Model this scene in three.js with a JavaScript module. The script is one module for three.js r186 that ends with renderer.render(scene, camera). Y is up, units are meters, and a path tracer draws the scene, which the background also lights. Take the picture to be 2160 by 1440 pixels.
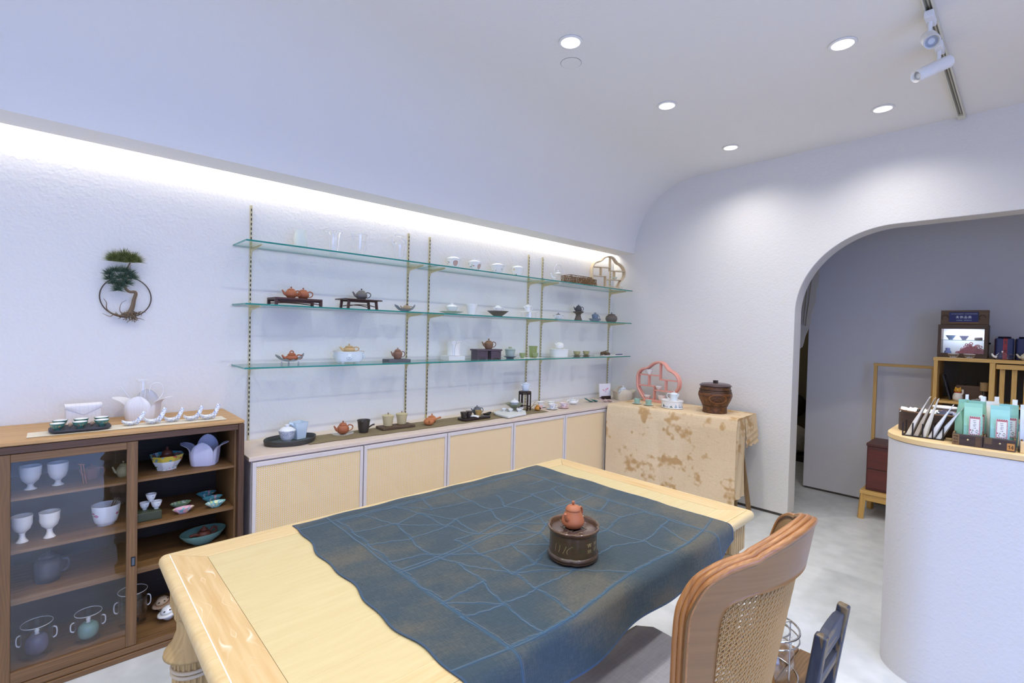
import * as THREE from 'three';
import { RoundedBoxGeometry } from 'three/addons/geometries/RoundedBoxGeometry.js';
import { mergeGeometries } from 'three/addons/utils/BufferGeometryUtils.js';
import { RectAreaLightUniformsLib } from 'three/addons/lights/RectAreaLightUniformsLib.js';

// ---------------------------------------------------------------- camera, sky, big lights, exposure
const scene = new THREE.Scene();
const renderer = new THREE.WebGLRenderer({ antialias: true });
renderer.toneMapping = THREE.LinearToneMapping;
renderer.toneMappingExposure = 0.285;
renderer.shadowMap.enabled = true;
RectAreaLightUniformsLib.init();
const camera = new THREE.PerspectiveCamera(2 * Math.atan(720 / 1024.438) * 180 / Math.PI, 1.5, 0.05, 60);
{
  const yaw = 0.816646, pitch = -0.021774, roll = 0.025132;
  const F = new THREE.Vector3(Math.cos(yaw) * Math.cos(pitch), Math.sin(pitch), -Math.sin(yaw) * Math.cos(pitch));
  const Rt = new THREE.Vector3().crossVectors(F, new THREE.Vector3(0, 1, 0)).normalize();
  const U = new THREE.Vector3().crossVectors(Rt, F);
  camera.up.copy(U.clone().multiplyScalar(Math.cos(roll)).addScaledVector(Rt, -Math.sin(roll)));
  camera.position.set(0, 1.4, 0);
  camera.lookAt(F.clone().add(camera.position));
}
const SKY = 24.0;                                   // open shade outside the shop window behind the camera
scene.background = new THREE.Color(0.24 * SKY, 0.42 * SKY, 1.0 * SKY);
const SPOT = 8.2, SPOT_COLOR = new THREE.Color(1.0, 0.96, 0.92);      // every ceiling downlight
const COVE = 12.0, COVE_COLOR = new THREE.Color(1.0, 0.93, 0.80);     // the LED strip in the ceiling slot

// ---------------------------------------------------------------- small tools
let seed = 7;
const rnd = () => { seed = (seed * 1664525 + 1013904223) % 4294967296; return seed / 4294967296; };
const rr = (a, b) => a + (b - a) * rnd();
const V = (x, y, z) => new THREE.Vector3(x, y, z);
const V2 = (x, y) => new THREE.Vector2(x, y);
const h2 = (x, y, s) => { let n = Math.imul(x, 374761393) + Math.imul(y, 668265263) + Math.imul(s, 974634777); n = Math.imul(n ^ (n >>> 13), 1274126177); return ((n ^ (n >>> 16)) >>> 0) / 4294967296; };
function vn(x, y, s = 0) {
  const ix = Math.floor(x), iy = Math.floor(y); let u = x - ix, v = y - iy; u = u * u * (3 - 2 * u); v = v * v * (3 - 2 * v);
  const a = h2(ix, iy, s), b = h2(ix + 1, iy, s), c = h2(ix, iy + 1, s), d = h2(ix + 1, iy + 1, s);
  return a + (b - a) * u + (c - a) * v + (a - b - c + d) * u * v;
}
const fbm = (x, y, s = 0, o = 3) => { let t = 0, a = 0.5, n = 0; for (let i = 0; i < o; i++) { t += a * vn(x, y, s + i); n += a; x *= 2.03; y *= 2.03; a *= 0.5; } return t / n; };
const mix = (a, b, t) => a + (b - a) * t;
const clamp01 = (t) => Math.min(1, Math.max(0, t));
const hex = (c) => { const n = parseInt(c.slice(1), 16); return [n >> 16 & 255, n >> 8 & 255, n & 255]; };
const mixc = (a, b, t) => [mix(a[0], b[0], t), mix(a[1], b[1], t), mix(a[2], b[2], t)];

function finish(t, srgb, wrap = THREE.MirroredRepeatWrapping) {
  t.wrapS = t.wrapT = wrap; t.magFilter = THREE.LinearFilter; t.minFilter = THREE.LinearMipmapLinearFilter; t.generateMipmaps = true;
  if (srgb) t.colorSpace = THREE.SRGBColorSpace; t.needsUpdate = true; return t;
}
function tex(w, h, fn, srgb = true, wrap) {
  const d = new Uint8Array(w * h * 4);
  for (let y = 0; y < h; y++) for (let x = 0; x < w; x++) {
    const c = fn(x / w, y / h, x, y), o = (y * w + x) * 4;
    if (typeof c === 'number') { d[o] = d[o + 1] = d[o + 2] = clamp01(c) * 255; } else { d[o] = Math.max(0, Math.min(255, c[0])); d[o + 1] = Math.max(0, Math.min(255, c[1])); d[o + 2] = Math.max(0, Math.min(255, c[2])); }
    d[o + 3] = 255;
  }
  return finish(new THREE.DataTexture(d, w, h, THREE.RGBAFormat), srgb, wrap);
}
function canvasTex(w, h, draw, srgb = true, wrap = THREE.RepeatWrapping) {
  const c = document.createElement('canvas'); c.width = w; c.height = h; draw(c.getContext('2d'), w, h);
  return finish(new THREE.CanvasTexture(c), srgb, wrap);
}
const scaled = (t, u, v) => { const k = t.clone(); k.repeat.set(u, v); k.needsUpdate = true; return k; };
function woodTex(c1, c2, s, rings = 34, contrast = 1) {
  const a = hex(c1), b = hex(c2);
  return tex(512, 512, (u, v) => {
    const warp = fbm(u * 2.2, v * 5, s, 3) * 2.4;
    const ring = 0.5 + 0.5 * Math.sin((v * rings + warp * 3) * 6.283);
    const fine = vn(u * 14, v * 220, s + 5), streak = fbm(u * 3, v * 46, s + 9, 2);
    const t = clamp01(0.5 + contrast * (0.30 * (ring - 0.5) + 0.75 * (streak - 0.5) + 0.34 * (fine - 0.5)));
    return mixc(a, b, t);
  });
}
const M = (color, rough = 0.6, o = {}) => new THREE.MeshStandardMaterial({ color, roughness: rough, ...o });
const MP = (color, rough = 0.5, o = {}) => new THREE.MeshPhysicalMaterial({ color, roughness: rough, ...o });
const woodMat = (c1, c2, s, rough = 0.55, rings, contrast, o = {}) => M('#ffffff', rough, { map: woodTex(c1, c2, s, rings, contrast), ...o });

// ---- geometry
const flat = (g) => { const k = g.index ? g.toNonIndexed() : g; for (const n of Object.keys(k.attributes)) if (!['position', 'normal', 'uv'].includes(n)) k.deleteAttribute(n); if (!k.attributes.uv) k.setAttribute('uv', new THREE.BufferAttribute(new Float32Array(k.attributes.position.count * 2), 2)); return k; };
const join = (list) => (list.length === 1 ? list[0] : mergeGeometries(list.map(flat)));
const mv = (g, x = 0, y = 0, z = 0) => g.translate(x, y, z);
function bx(w, h, d, x = 0, y = 0, z = 0, r = 0.002) {
  const g = r > 0 ? new RoundedBoxGeometry(w, h, d, 2, Math.min(r, w * 0.49, h * 0.49, d * 0.49)) : new THREE.BoxGeometry(w, h, d);
  return g.translate(x, y, z);
}
// box between corners
const bb = (x0, x1, y0, y1, z0, z1, r = 0.002) => bx(x1 - x0, y1 - y0, z1 - z0, (x0 + x1) / 2, (y0 + y1) / 2, (z0 + z1) / 2, r);
// uv in metres, u along the grain
function W(geo, grain) {
  const g = flat(geo); g.computeBoundingBox();
  const s = g.boundingBox.getSize(new THREE.Vector3()), sz = [s.x, s.y, s.z];
  const G = grain === undefined ? sz.indexOf(Math.max(...sz)) : 'xyz'.indexOf(grain);
  const p = g.attributes.position, uv = new Float32Array(p.count * 2), ox = rnd() * 3, oy = rnd() * 3;
  const a = V(), b = V(), c = V();
  for (let i = 0; i < p.count; i += 3) {
    a.fromBufferAttribute(p, i); b.fromBufferAttribute(p, i + 1); c.fromBufferAttribute(p, i + 2);
    const n = b.clone().sub(a).cross(c.clone().sub(a)), m = [Math.abs(n.x), Math.abs(n.y), Math.abs(n.z)], N = m.indexOf(Math.max(...m));
    const others = [0, 1, 2].filter((k) => k !== N), u = others.includes(G) ? G : others[0], v = others.find((k) => k !== u);
    [a, b, c].forEach((q, k) => { const t = [q.x, q.y, q.z]; uv[(i + k) * 2] = t[u] + ox; uv[(i + k) * 2 + 1] = t[v] * 2 + oy; });
  }
  g.setAttribute('uv', new THREE.BufferAttribute(uv, 2)); return g;
}
const smooth = (pts, n = 32) => { const c = new THREE.CatmullRomCurve3(pts.map(([r, y]) => V(r, y, 0)), false, 'centripetal'); return c.getPoints(n).map((p) => V2(Math.max(0, p.x), p.y)); };
const lathe = (pts, seg = 36, sm = 0) => new THREE.LatheGeometry(sm ? smooth(pts, sm) : pts.map(([r, y]) => V2(r, y)), seg);
// swept tube with a radius that changes; flat end caps closed by shrinking
function sweep(points, radius, seg = 24, rad = 8, closed = false, squash = 1) {
  const curve = new THREE.CatmullRomCurve3(points.map((p) => (p.isVector3 ? p : V(...p))), closed, 'centripetal');
  const fr = curve.computeFrenetFrames(seg, closed), pos = [], uv = [], idx = [];
  const R = typeof radius === 'function' ? radius : () => radius, L = curve.getLength();
  const ring = (P, N, B, r, v) => { for (let j = 0; j <= rad; j++) { const a = j / rad * 2 * Math.PI, q = P.clone().addScaledVector(N, Math.cos(a) * r).addScaledVector(B, Math.sin(a) * r * squash); pos.push(q.x, q.y, q.z); uv.push(v, j / rad * 0.1); } };
  let rows = 0;
  if (!closed) { ring(curve.getPointAt(0), fr.normals[0], fr.binormals[0], 1e-5, 0); rows++; }
  for (let i = 0; i <= seg; i++) { ring(curve.getPointAt(i / seg), fr.normals[i], fr.binormals[i], R(i / seg), i / seg * L); rows++; }
  if (!closed) { ring(curve.getPointAt(1), fr.normals[seg], fr.binormals[seg], 1e-5, L); rows++; }
  for (let i = 0; i < rows - 1; i++) for (let j = 0; j < rad; j++) { const a = i * (rad + 1) + j, b = a + rad + 1; idx.push(a, a + 1, b, b, a + 1, b + 1); }
  const g = new THREE.BufferGeometry(); g.setAttribute('position', new THREE.Float32BufferAttribute(pos, 3)); g.setAttribute('uv', new THREE.Float32BufferAttribute(uv, 2)); g.setIndex(idx); g.computeVertexNormals(); return g;
}
const rod = (a, b, r, rad = 8) => { const A = V(...a), B = V(...b), d = B.clone().sub(A), g = new THREE.CylinderGeometry(r, r, d.length(), rad); g.applyQuaternion(new THREE.Quaternion().setFromUnitVectors(V(0, 1, 0), d.clone().normalize())); const m = A.add(B).multiplyScalar(0.5); return g.translate(m.x, m.y, m.z); };
// square bar between two points
const bar = (a, b, w, d = w, r = 0.001) => { const A = V(...a), B = V(...b), e = B.clone().sub(A), g = bx(w, e.length(), d, 0, 0, 0, r); g.applyQuaternion(new THREE.Quaternion().setFromUnitVectors(V(0, 1, 0), e.clone().normalize())); const m = A.add(B).multiplyScalar(0.5); return g.translate(m.x, m.y, m.z); };
const extr = (pts, depth, bevel = 0, seg = 1, holes = []) => {
  const s = pts instanceof THREE.Shape ? pts : new THREE.Shape(pts.map(([x, y]) => V2(x, y)));
  for (const h of holes) s.holes.push(h instanceof THREE.Path ? h : new THREE.Path(h.map(([x, y]) => V2(x, y))));
  return new THREE.ExtrudeGeometry(s, { depth: depth - 2 * bevel, bevelEnabled: bevel > 0, bevelThickness: bevel, bevelSize: bevel, bevelOffset: -bevel, bevelSegments: 2, steps: seg, curveSegments: 20 }).translate(0, 0, bevel);
};
const flatUp = (g) => g.rotateX(-Math.PI / 2);            // shape in (x, -z) laid flat, thickness upward
const lobed = (R, n, amp, k = 96, sx = 1, sy = 1, ph = 0) => Array.from({ length: k }, (_, i) => { const a = i / k * 2 * Math.PI, r = R * (1 + amp * (Math.abs(Math.cos(n * (a + ph) / 2)) - 0.6)); return [Math.cos(a) * r * sx, Math.sin(a) * r * sy]; });
// stack of outlines: rows of [scale or outline fn, y]
function loft(outline, rows, k = 72) {           // outline(angle) -> radius ; rows: [s, y, sx?, sz?]
  const pos = [], uv = [], idx = [];
  rows.forEach(([s, y, sx = 1, sz = 1], i) => { for (let j = 0; j <= k; j++) { const a = j / k * 2 * Math.PI, r = outline(a) * s; pos.push(Math.cos(a) * r * sx, y, -Math.sin(a) * r * sz); uv.push(j / k, i / (rows.length - 1)); } });
  for (let i = 0; i < rows.length - 1; i++) for (let j = 0; j < k; j++) { const a = i * (k + 1) + j, b = a + k + 1; idx.push(a, a + 1, b, b, a + 1, b + 1); }
  const g = new THREE.BufferGeometry(); g.setAttribute('position', new THREE.Float32BufferAttribute(pos, 3)); g.setAttribute('uv', new THREE.Float32BufferAttribute(uv, 2)); g.setIndex(idx); g.computeVertexNormals(); return g;
}
// sheet from a function of (u, v) with thickness
function sheet(fn, nu, nv, th = 0.0015) {
  const P = [], idx = [], pos = [], uv = [];
  for (let i = 0; i <= nu; i++) { P.push([]); for (let j = 0; j <= nv; j++) P[i].push(V(...fn(i / nu, j / nv))); }
  const nrm = (i, j) => { const a = P[Math.min(nu, i + 1)][j].clone().sub(P[Math.max(0, i - 1)][j]), b = P[i][Math.min(nv, j + 1)].clone().sub(P[i][Math.max(0, j - 1)]); return a.cross(b).normalize(); };
  for (const s of [1, -1]) for (let i = 0; i <= nu; i++) for (let j = 0; j <= nv; j++) { const q = P[i][j].clone().addScaledVector(nrm(i, j), s * th / 2); pos.push(q.x, q.y, q.z); uv.push(i / nu, j / nv); }
  const N = (nu + 1) * (nv + 1), at = (i, j) => i * (nv + 1) + j;
  for (let i = 0; i < nu; i++) for (let j = 0; j < nv; j++) { const a = at(i, j), b = at(i + 1, j), c = at(i, j + 1), d = at(i + 1, j + 1); idx.push(a, b, c, c, b, d, N + a, N + c, N + b, N + c, N + d, N + b); }
  const edge = (a, b) => idx.push(a, N + a, b, b, N + a, N + b);
  for (let i = 0; i < nu; i++) { edge(at(i + 1, 0), at(i, 0)); edge(at(i, nv), at(i + 1, nv)); }
  for (let j = 0; j < nv; j++) { edge(at(0, j), at(0, j + 1)); edge(at(nu, j + 1), at(nu, j)); }
  const g = new THREE.BufferGeometry(); g.setAttribute('position', new THREE.Float32BufferAttribute(pos, 3)); g.setAttribute('uv', new THREE.Float32BufferAttribute(uv, 2)); g.setIndex(idx); g.computeVertexNormals(); return g;
}

// ---- objects
const taken = {};
const numbered = (n) => { const k = taken[n] = (taken[n] ?? -1) + 1; return k ? n + '_' + String(k).padStart(3, '0') : n; };
const shade = (m) => { m.castShadow = m.receiveShadow = true; return m; };
function part(name, geos, mat, parent, label) {
  const m = shade(new THREE.Mesh(join([].concat(geos)), mat)); m.name = name; parent.add(m); if (label) m.userData.label = label; return m;
}
function struct(name, geos, mat) { const m = shade(new THREE.Mesh(join([].concat(geos)), mat)); m.name = name; m.userData.kind = 'structure'; scene.add(m); return m; }
function thing(name, label, category, [x, y, z] = [0, 0, 0], turn = 0, group) {
  const o = new THREE.Group(); o.name = numbered(name); o.position.set(x, y, z); o.rotation.y = turn; scene.add(o);
  o.userData = { label, category }; if (group) o.userData.group = group; return o;
}
function single(name, label, category, geos, mat, [x, y, z] = [0, 0, 0], turn = 0, group) {
  const m = shade(new THREE.Mesh(join([].concat(geos)), mat)); m.name = numbered(name); m.position.set(x, y, z); m.rotation.y = turn; scene.add(m);
  m.userData = { label, category }; if (group) m.userData.group = group; return m;
}
function copy(src, label, [x, y, z], turn = 0, scale = 1) {
  const c = src.clone(); c.name = numbered(src.name.replace(/_\d+$/, '')); c.userData = { ...src.userData, label }; c.position.set(x, y, z); c.rotation.y = turn; c.scale.setScalar(scale); scene.add(c); return c;
}

// ---------------------------------------------------------------- materials
const plasterBump = tex(1024, 1024, (u, v) => { const a = fbm(u * 90, v * 90, 3, 3), b = fbm(u * 26, v * 26, 11, 2); return 0.15 + 0.6 * Math.pow(a, 1.4) + 0.3 * b; }, false);
const plaster = (color, b = 0.0022) => M(color, 0.92, { bumpMap: plasterBump, bumpScale: b });
const wallMat = plaster('#e8e6e3', 0.0017), ceilMat = plaster('#f0eeeb', 0.0006), innerMat = plaster('#d9d7d8', 0.0012), counterMat = plaster('#cfced0', 0.0016);
const concrete = tex(1024, 1024, (u, v) => { const a = fbm(u * 5, v * 5, 21, 4), b = fbm(u * 40, v * 40, 25, 3), c = fbm(u * 2 + a, v * 9 + a * 2, 31, 3); const t = 0.55 * a + 0.25 * b + 0.3 * c; return mixc([186, 190, 190], [226, 229, 230], clamp01((t - 0.35) * 2.2)); });
const floorMat = M('#ffffff', 0.42, { map: concrete, bumpMap: plasterBump, bumpScale: 0.0003 });
const gapMat = M('#55504c', 0.8);
const GLASS = { transmission: 1, thickness: 0, ior: 1.5, roughness: 0.02 };
const glassMat = MP('#ffffff', 0.02, { ...GLASS });
const shelfGlass = MP('#f8fffd', 0.02, { ...GLASS });
const edgeGlass = MP('#2f9b92', 0.15, { transmission: 0.25, thickness: 0, ior: 1.5 });
const rimGlass = MP('#ffffff', 0.1, { transmission: 0.2, thickness: 0, ior: 1.5 });
const frosted = MP('#f7fbf8', 0.8, { transmission: 0.45, thickness: 0 });
const brass = M('#cfc49c', 0.4, { metalness: 0.6 });
const chrome = M('#dadce0', 0.12, { metalness: 1 });
const blackMetal = M('#26242a', 0.45, { metalness: 0.5 });
const silver = M('#a9adb3', 0.32, { metalness: 0.9 });
const lampWhite = M('#f0f0f0', 0.45);
const clay = (c, r = 0.55) => M(c, r);
const red = clay('#a8623f'), redDark = clay('#8e4f33', 0.5), brown = clay('#8a6552', 0.65), yellowClay = clay('#c9a877', 0.6), orangeClay = clay('#c27a4b', 0.6), greyClay = clay('#6d6865', 0.5), darkClay = clay('#4a4a52', 0.55), tanClay = clay('#a98f78', 0.6), umber = clay('#6f665f', 0.7);
const china = MP('#f2f3f2', 0.2, { clearcoat: 0.4, clearcoatRoughness: 0.1 }), ivory = MP('#efe9df', 0.3), paleBlue = MP('#cfe0ee', 0.25), iceBlue = MP('#e3edf3', 0.22), celadon = MP('#a9b9a6', 0.3), greenGlaze = MP('#9ba873', 0.3), mint = MP('#9fc3b4', 0.25), oliveCup = MP('#b0ab7e', 0.35);
const unglazed = M('#dcdedd', 0.8);
const bambooW = woodMat('#d9b06a', '#c29750', 41, 0.5, 26), mapleW = woodMat('#e9cd9c', '#dcbc86', 43, 0.45, 18, 0.7), rosewood = woodMat('#54302a', '#35201d', 44, 0.4, 30), blackwood = woodMat('#3c2a28', '#231a1a', 45, 0.4, 30), purplewood = woodMat('#5f515d', '#4a3f4b', 46, 0.5), redLacquer = woodMat('#5f2b24', '#43211f', 47, 0.4);
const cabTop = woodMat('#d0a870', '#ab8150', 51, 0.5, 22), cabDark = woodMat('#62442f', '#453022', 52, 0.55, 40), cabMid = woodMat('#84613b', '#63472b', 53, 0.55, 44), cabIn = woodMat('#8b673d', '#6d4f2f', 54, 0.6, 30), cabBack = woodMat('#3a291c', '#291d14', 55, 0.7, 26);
const ashW = woodMat('#e3d2c4', '#d3bfae', 56, 0.55, 20, 0.6), whiteAsh = woodMat('#e0d8d6', '#cfc6c4', 57, 0.55, 20, 0.5);
const tableW = woodMat('#ccbd90', '#c2af7e', 58, 0.42, 10, 0.7), tableFrame = woodMat('#d5c092', '#c7aa77', 59, 0.45, 14, 0.9), tableLegW = woodMat('#c7a874', '#a98a58', 61, 0.55, 30);
const cerused = M('#ffffff', 0.5, { map: tex(1024, 512, (u, v) => { const w = fbm(u * 5, v * 2.5, 71, 3); const ring = Math.abs(Math.sin((v * 24 + w * 11) * 3.1416)); const base = mixc(hex('#d2b98a'), hex('#c09d68'), clamp01(fbm(u * 6, v * 60, 72, 2))); const l = clamp01((0.22 - ring) * 5) * clamp01((fbm(u * 11, v * 7, 75, 2) - 0.47) * 6) * (0.3 + 0.7 * vn(u * 60, v * 60, 77)); return mixc(base, [240, 230, 215], l * 0.8); }) });
const chairW = woodMat('#8c653a', '#7a5630', 62, 0.3, 20, 0.7), caneMat = M('#a5814f', 0.6), caneFrame = woodMat('#b07a42', '#86552c', 63, 0.28);
const paintedW = M('#ffffff', 0.5, { map: tex(512, 512, (u, v) => { const s = fbm(u * 8, v * 30, 81, 3), w = fbm(u * 5, v * 5, 83, 2); return s * 0.6 + w * 0.6 > 0.72 ? mixc([96, 80, 58], [120, 104, 78], vn(u * 60, v * 60, 3)) : mixc([42, 48, 66], [58, 62, 74], vn(u * 30, v * 90, 5)); }) });
const plankW = woodMat('#8b6a44', '#5f472f', 64, 0.6, 30);
const driftW = woodMat('#6d5640', '#4d3b2c', 65, 0.7, 40);
const bark = M('#ffffff', 0.9, { map: woodTex('#8d7a62', '#5d4c3b', 66, 60, 1.3) });
const dotTex = (bg, fn, w = 512, h = 256) => canvasTex(w, h, (c) => { c.fillStyle = bg; c.fillRect(0, 0, w, h); fn(c, w, h); });
const bluewhite = dotTex('#eef2f5', (c, w, h) => { seed = 101; for (let i = 0; i < 120; i++) { c.strokeStyle = ['#1f3f96', '#2f55a8', '#4c6cb4'][i % 3]; c.lineWidth = rr(4, 9); c.beginPath(); const x = rr(0, w), y = rr(20, h - 10); c.arc(x, y, rr(4, 16), rr(0, 6), rr(2, 9)); c.stroke(); } });
const blueMat = MP('#ffffff', 0.25, { map: bluewhite });
const greyBlueTex = dotTex('#d9dde4', (c, w, h) => { seed = 111; for (let i = 0; i < 260; i++) { c.strokeStyle = ['#7d8bab', '#8f9ab3', '#6577a0'][i % 3]; c.lineWidth = rr(1.5, 4); c.beginPath(); c.arc(rr(0, w), rr(0, h), rr(4, 18), rr(0, 6), rr(1, 8)); c.stroke(); } });
const greyBlue = MP('#ffffff', 0.3, { map: greyBlueTex });
const floral = (bg, cols, n, s, sz = 9) => dotTex(bg, (c, w, h) => { seed = s; for (let i = 0; i < n; i++) { const x = rr(0, w), y = rr(0.15 * h, 0.9 * h); c.fillStyle = cols[i % cols.length]; for (let k = 0; k < 5; k++) { c.beginPath(); c.ellipse(x + Math.cos(k * 1.257) * sz * 0.7, y + Math.sin(k * 1.257) * sz * 1.5, sz * 0.5, sz * 1.05, 0, 0, 7); c.fill(); } } });
const roseTex = floral('#f3f1ee', ['#d98ca2', '#7f9a70', '#c25e7c', '#e8b9c5'], 16, 131, 9);
const roseMat = MP('#ffffff', 0.25, { map: roseTex });
const famille = MP('#ffffff', 0.25, { map: dotTex('#eef0ef', (c, w, h) => { c.fillStyle = '#d9c24e'; c.fillRect(0, 0, w, h * 0.22); seed = 141; for (let i = 0; i < 46; i++) { c.fillStyle = ['#58a0a0', '#c9584c', '#5a8fc0', '#d8b83f'][i % 4]; c.beginPath(); c.ellipse(rr(0, w), rr(0, h * 0.2), 9, 7, 0, 0, 7); c.fill(); } for (let i = 0; i < 30; i++) { c.fillStyle = ['#b5493f', '#87a35c', '#4d6fae', '#8aa8a0'][i % 4]; c.beginPath(); c.ellipse(rr(0, w), rr(h * 0.45, h * 0.85), rr(6, 16), rr(4, 9), rr(0, 3), 0, 7); c.fill(); } }) });
const greenEnamel = MP('#ffffff', 0.3, { map: floral('#4c7f74', ['#c7553f', '#d9c46a', '#86b9a6', '#2f5b57'], 60, 151, 7) });
const turquoise = MP('#ffffff', 0.25, { map: floral('#5fb0bd', ['#e3d06a', '#d7efe9', '#3a80b8', '#e9a6b4'], 50, 161, 10) });
const pinkDish = MP('#ffffff', 0.25, { map: floral('#dfa9c0', ['#8fc7c2', '#e8e08a', '#74b2c9', '#f1e6e9'], 60, 171, 10) });
const greenDish = MP('#ffffff', 0.25, { map: floral('#8fb08d', ['#c9d184', '#6f9aa0', '#dfe6d2'], 60, 181, 10) });
const aquaDish = MP('#ffffff', 0.25, { map: floral('#8fd0cf', ['#e6e7a1', '#e7f2ef', '#5aa9c4'], 50, 191, 10) });
const paleGlaze = MP('#cfe1e6', 0.2);
const pinkLacquer = MP('#e7a595', 0.35), creamW = woodMat('#e2d3ba', '#d2bd9c', 67, 0.5);
const linen = (a, b, s, k = 1) => tex(512, 512, (u, v) => { const x = vn(u * 200 * k, v * 20, s), y = vn(u * 20, v * 200 * k, s + 3); return mixc(hex(a), hex(b), clamp01(0.2 + 0.6 * (x + y) / 2 + 0.3 * fbm(u * 5, v * 5, s + 7))); });
const weaveBump = tex(512, 512, (u, v) => 0.5 + 0.25 * Math.sin(u * 512 * 0.9) + 0.25 * Math.sin(v * 512 * 0.9), false);
const brownLinen = M('#ffffff', 0.95, { map: linen('#a08e68', '#75684d', 201), bumpMap: weaveBump, bumpScale: 0.0004 });
const whiteLinen = M('#ffffff', 0.95, { map: linen('#efe7d6', '#d9cdb6', 205) });
const stripedLinen = M('#ffffff', 0.9, { map: tex(512, 512, (u, v) => { const s = Math.abs(((u * 9) % 1) - 0.5) < 0.035 ? 0.45 : 0; return mixc([242, 239, 238], [205, 206, 222], clamp01(s + 0.25 * vn(u * 90, v * 220, 9))); }, true, THREE.RepeatWrapping), bumpMap: weaveBump, bumpScale: 0.0003 });
const lavenderLinen = M('#ffffff', 0.9, { map: tex(512, 512, (u, v) => { const s = Math.abs(((u * 14) % 1) - 0.5) < 0.1 ? 0.5 : 0; return mixc([226, 224, 240], [196, 196, 224], clamp01(s + 0.25 * vn(u * 90, v * 220, 9))); }, true, THREE.RepeatWrapping) });
const seatFabric = M('#ffffff', 0.95, { map: linen('#b3b2b6', '#94939a', 209, 1.4) });
const dyed = tex(1024, 1024, (u, v) => {
  const t = fbm(u * 4, v * 4, 221, 4), w = vn(u * 260, v * 40, 226), blot = 0.62 * fbm(u * 9 + 3, v * 9, 223, 3) + 0.38 * fbm(u * 30, v * 30, 227, 2), band = Math.sin(v * 7.5 + fbm(u * 3, v * 3, 229, 2) * 4);
  let c = mixc([214, 187, 148], [232, 209, 174], clamp01(t * 0.9 + w * 0.25));
  const b = clamp01((blot - 0.565 + 0.045 * band) * 8);
  c = mixc(c, [186, 145, 94], b * 0.8);
  const vein = Math.abs(fbm(u * 13, v * 13, 225, 2) - 0.5); if (vein < 0.007) c = mixc(c, [234, 214, 182], 0.4 * clamp01((blot - 0.46) * 8));
  return c;
});
const dyedCloth = M('#ffffff', 0.95, { map: dyed, bumpMap: tex(512, 512, (u, v) => 0.3 * vn(u * 30, v * 200, 8) + 0.7 * fbm(u * 70, v * 70, 9, 2), false), bumpScale: 0.0018 });
const caneTex = canvasTex(512, 512, (c, w) => {
  c.fillStyle = '#dedcd9'; c.fillRect(0, 0, w, w); const p = w / 16;
  const line = (x0, y0, x1, y1, lw, s) => { c.strokeStyle = s; c.lineWidth = lw; c.beginPath(); c.moveTo(x0, y0); c.lineTo(x1, y1); c.stroke(); };
  for (let i = -16; i < 33; i++) { line(i * p + p / 2, 0, i * p + p / 2 + w, w, p * 0.2, '#d0a055'); line(i * p + p / 2, 0, i * p + p / 2 - w, w, p * 0.2, '#d9ac60'); }
  for (let i = -1; i < 17; i++) { for (const k of [-0.16, 0.16]) { line((i + k) * p, 0, (i + k) * p, w, p * 0.19, '#eac685'); } for (const k of [-0.16, 0.16]) line(0, (i + k) * p, w, (i + k) * p, p * 0.19, '#efd094'); }
});
const caneCloth = M('#ffffff', 0.7, { map: caneTex, bumpMap: caneTex, bumpScale: 0.0006 });

// ---------------------------------------------------------------- the setting
const WZ = -2.92, FX = 4.144, CY = 2.817;
const uvScale = (g, k) => { const u = g.attributes.uv; for (let i = 0; i < u.count; i++) u.setXY(i, u.getX(i) * k, u.getY(i) * k); return g; };
const Wu = (g, k = 1) => { const q = W(g, 'x'), u = q.attributes.uv; for (let i = 0; i < u.count; i++) u.setXY(i, u.getX(i) * k, u.getY(i) * 0.5 * k); return q; };
struct('floor', Wu(bb(-1.95, 7.3, -0.12, 0, -3.3, 2.4, 0), 0.4), floorMat);
struct('wall_back', Wu(bb(-1.95, 7.3, 0, 3.0, -3.1, WZ, 0), 1.2), wallMat);
// the wall behind the camera is a shop front: glazing to the floor under a deep lintel
struct('wall_front', Wu(join([bb(-1.95, 7.3, 2.35, 3.0, 2.2, 2.38, 0), bb(-1.95, -1.0, 0, 2.35, 2.2, 2.38, 0), bb(1.7, 7.3, 0, 2.35, 2.2, 2.38, 0)]), 1.2), wallMat);
const alongX = (g, x) => g.rotateY(Math.PI / 2).translate(x, 0, 0);      // shapes are drawn as (-z, y)
{
  const s = new THREE.Shape(), P = [[-2.86, 2.188], [-2.684, 2.188]];
  s.moveTo(2.875, 2.188); s.lineTo(2.684, 2.188);
  s.bezierCurveTo(2.684, 2.52, 2.44, CY, 2.03, CY); s.lineTo(-2.2, CY); s.lineTo(-2.2, 3.0); s.lineTo(3.1, 3.0); s.lineTo(3.1, 2.42); s.lineTo(2.875, 2.42); s.lineTo(2.875, 2.188);
  const g = alongX(new THREE.ExtrudeGeometry(s, { depth: FX + 1.95, bevelEnabled: false, curveSegments: 40 }), -1.95);
  struct('ceiling', Wu(g, 1.2), ceilMat);
}
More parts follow.
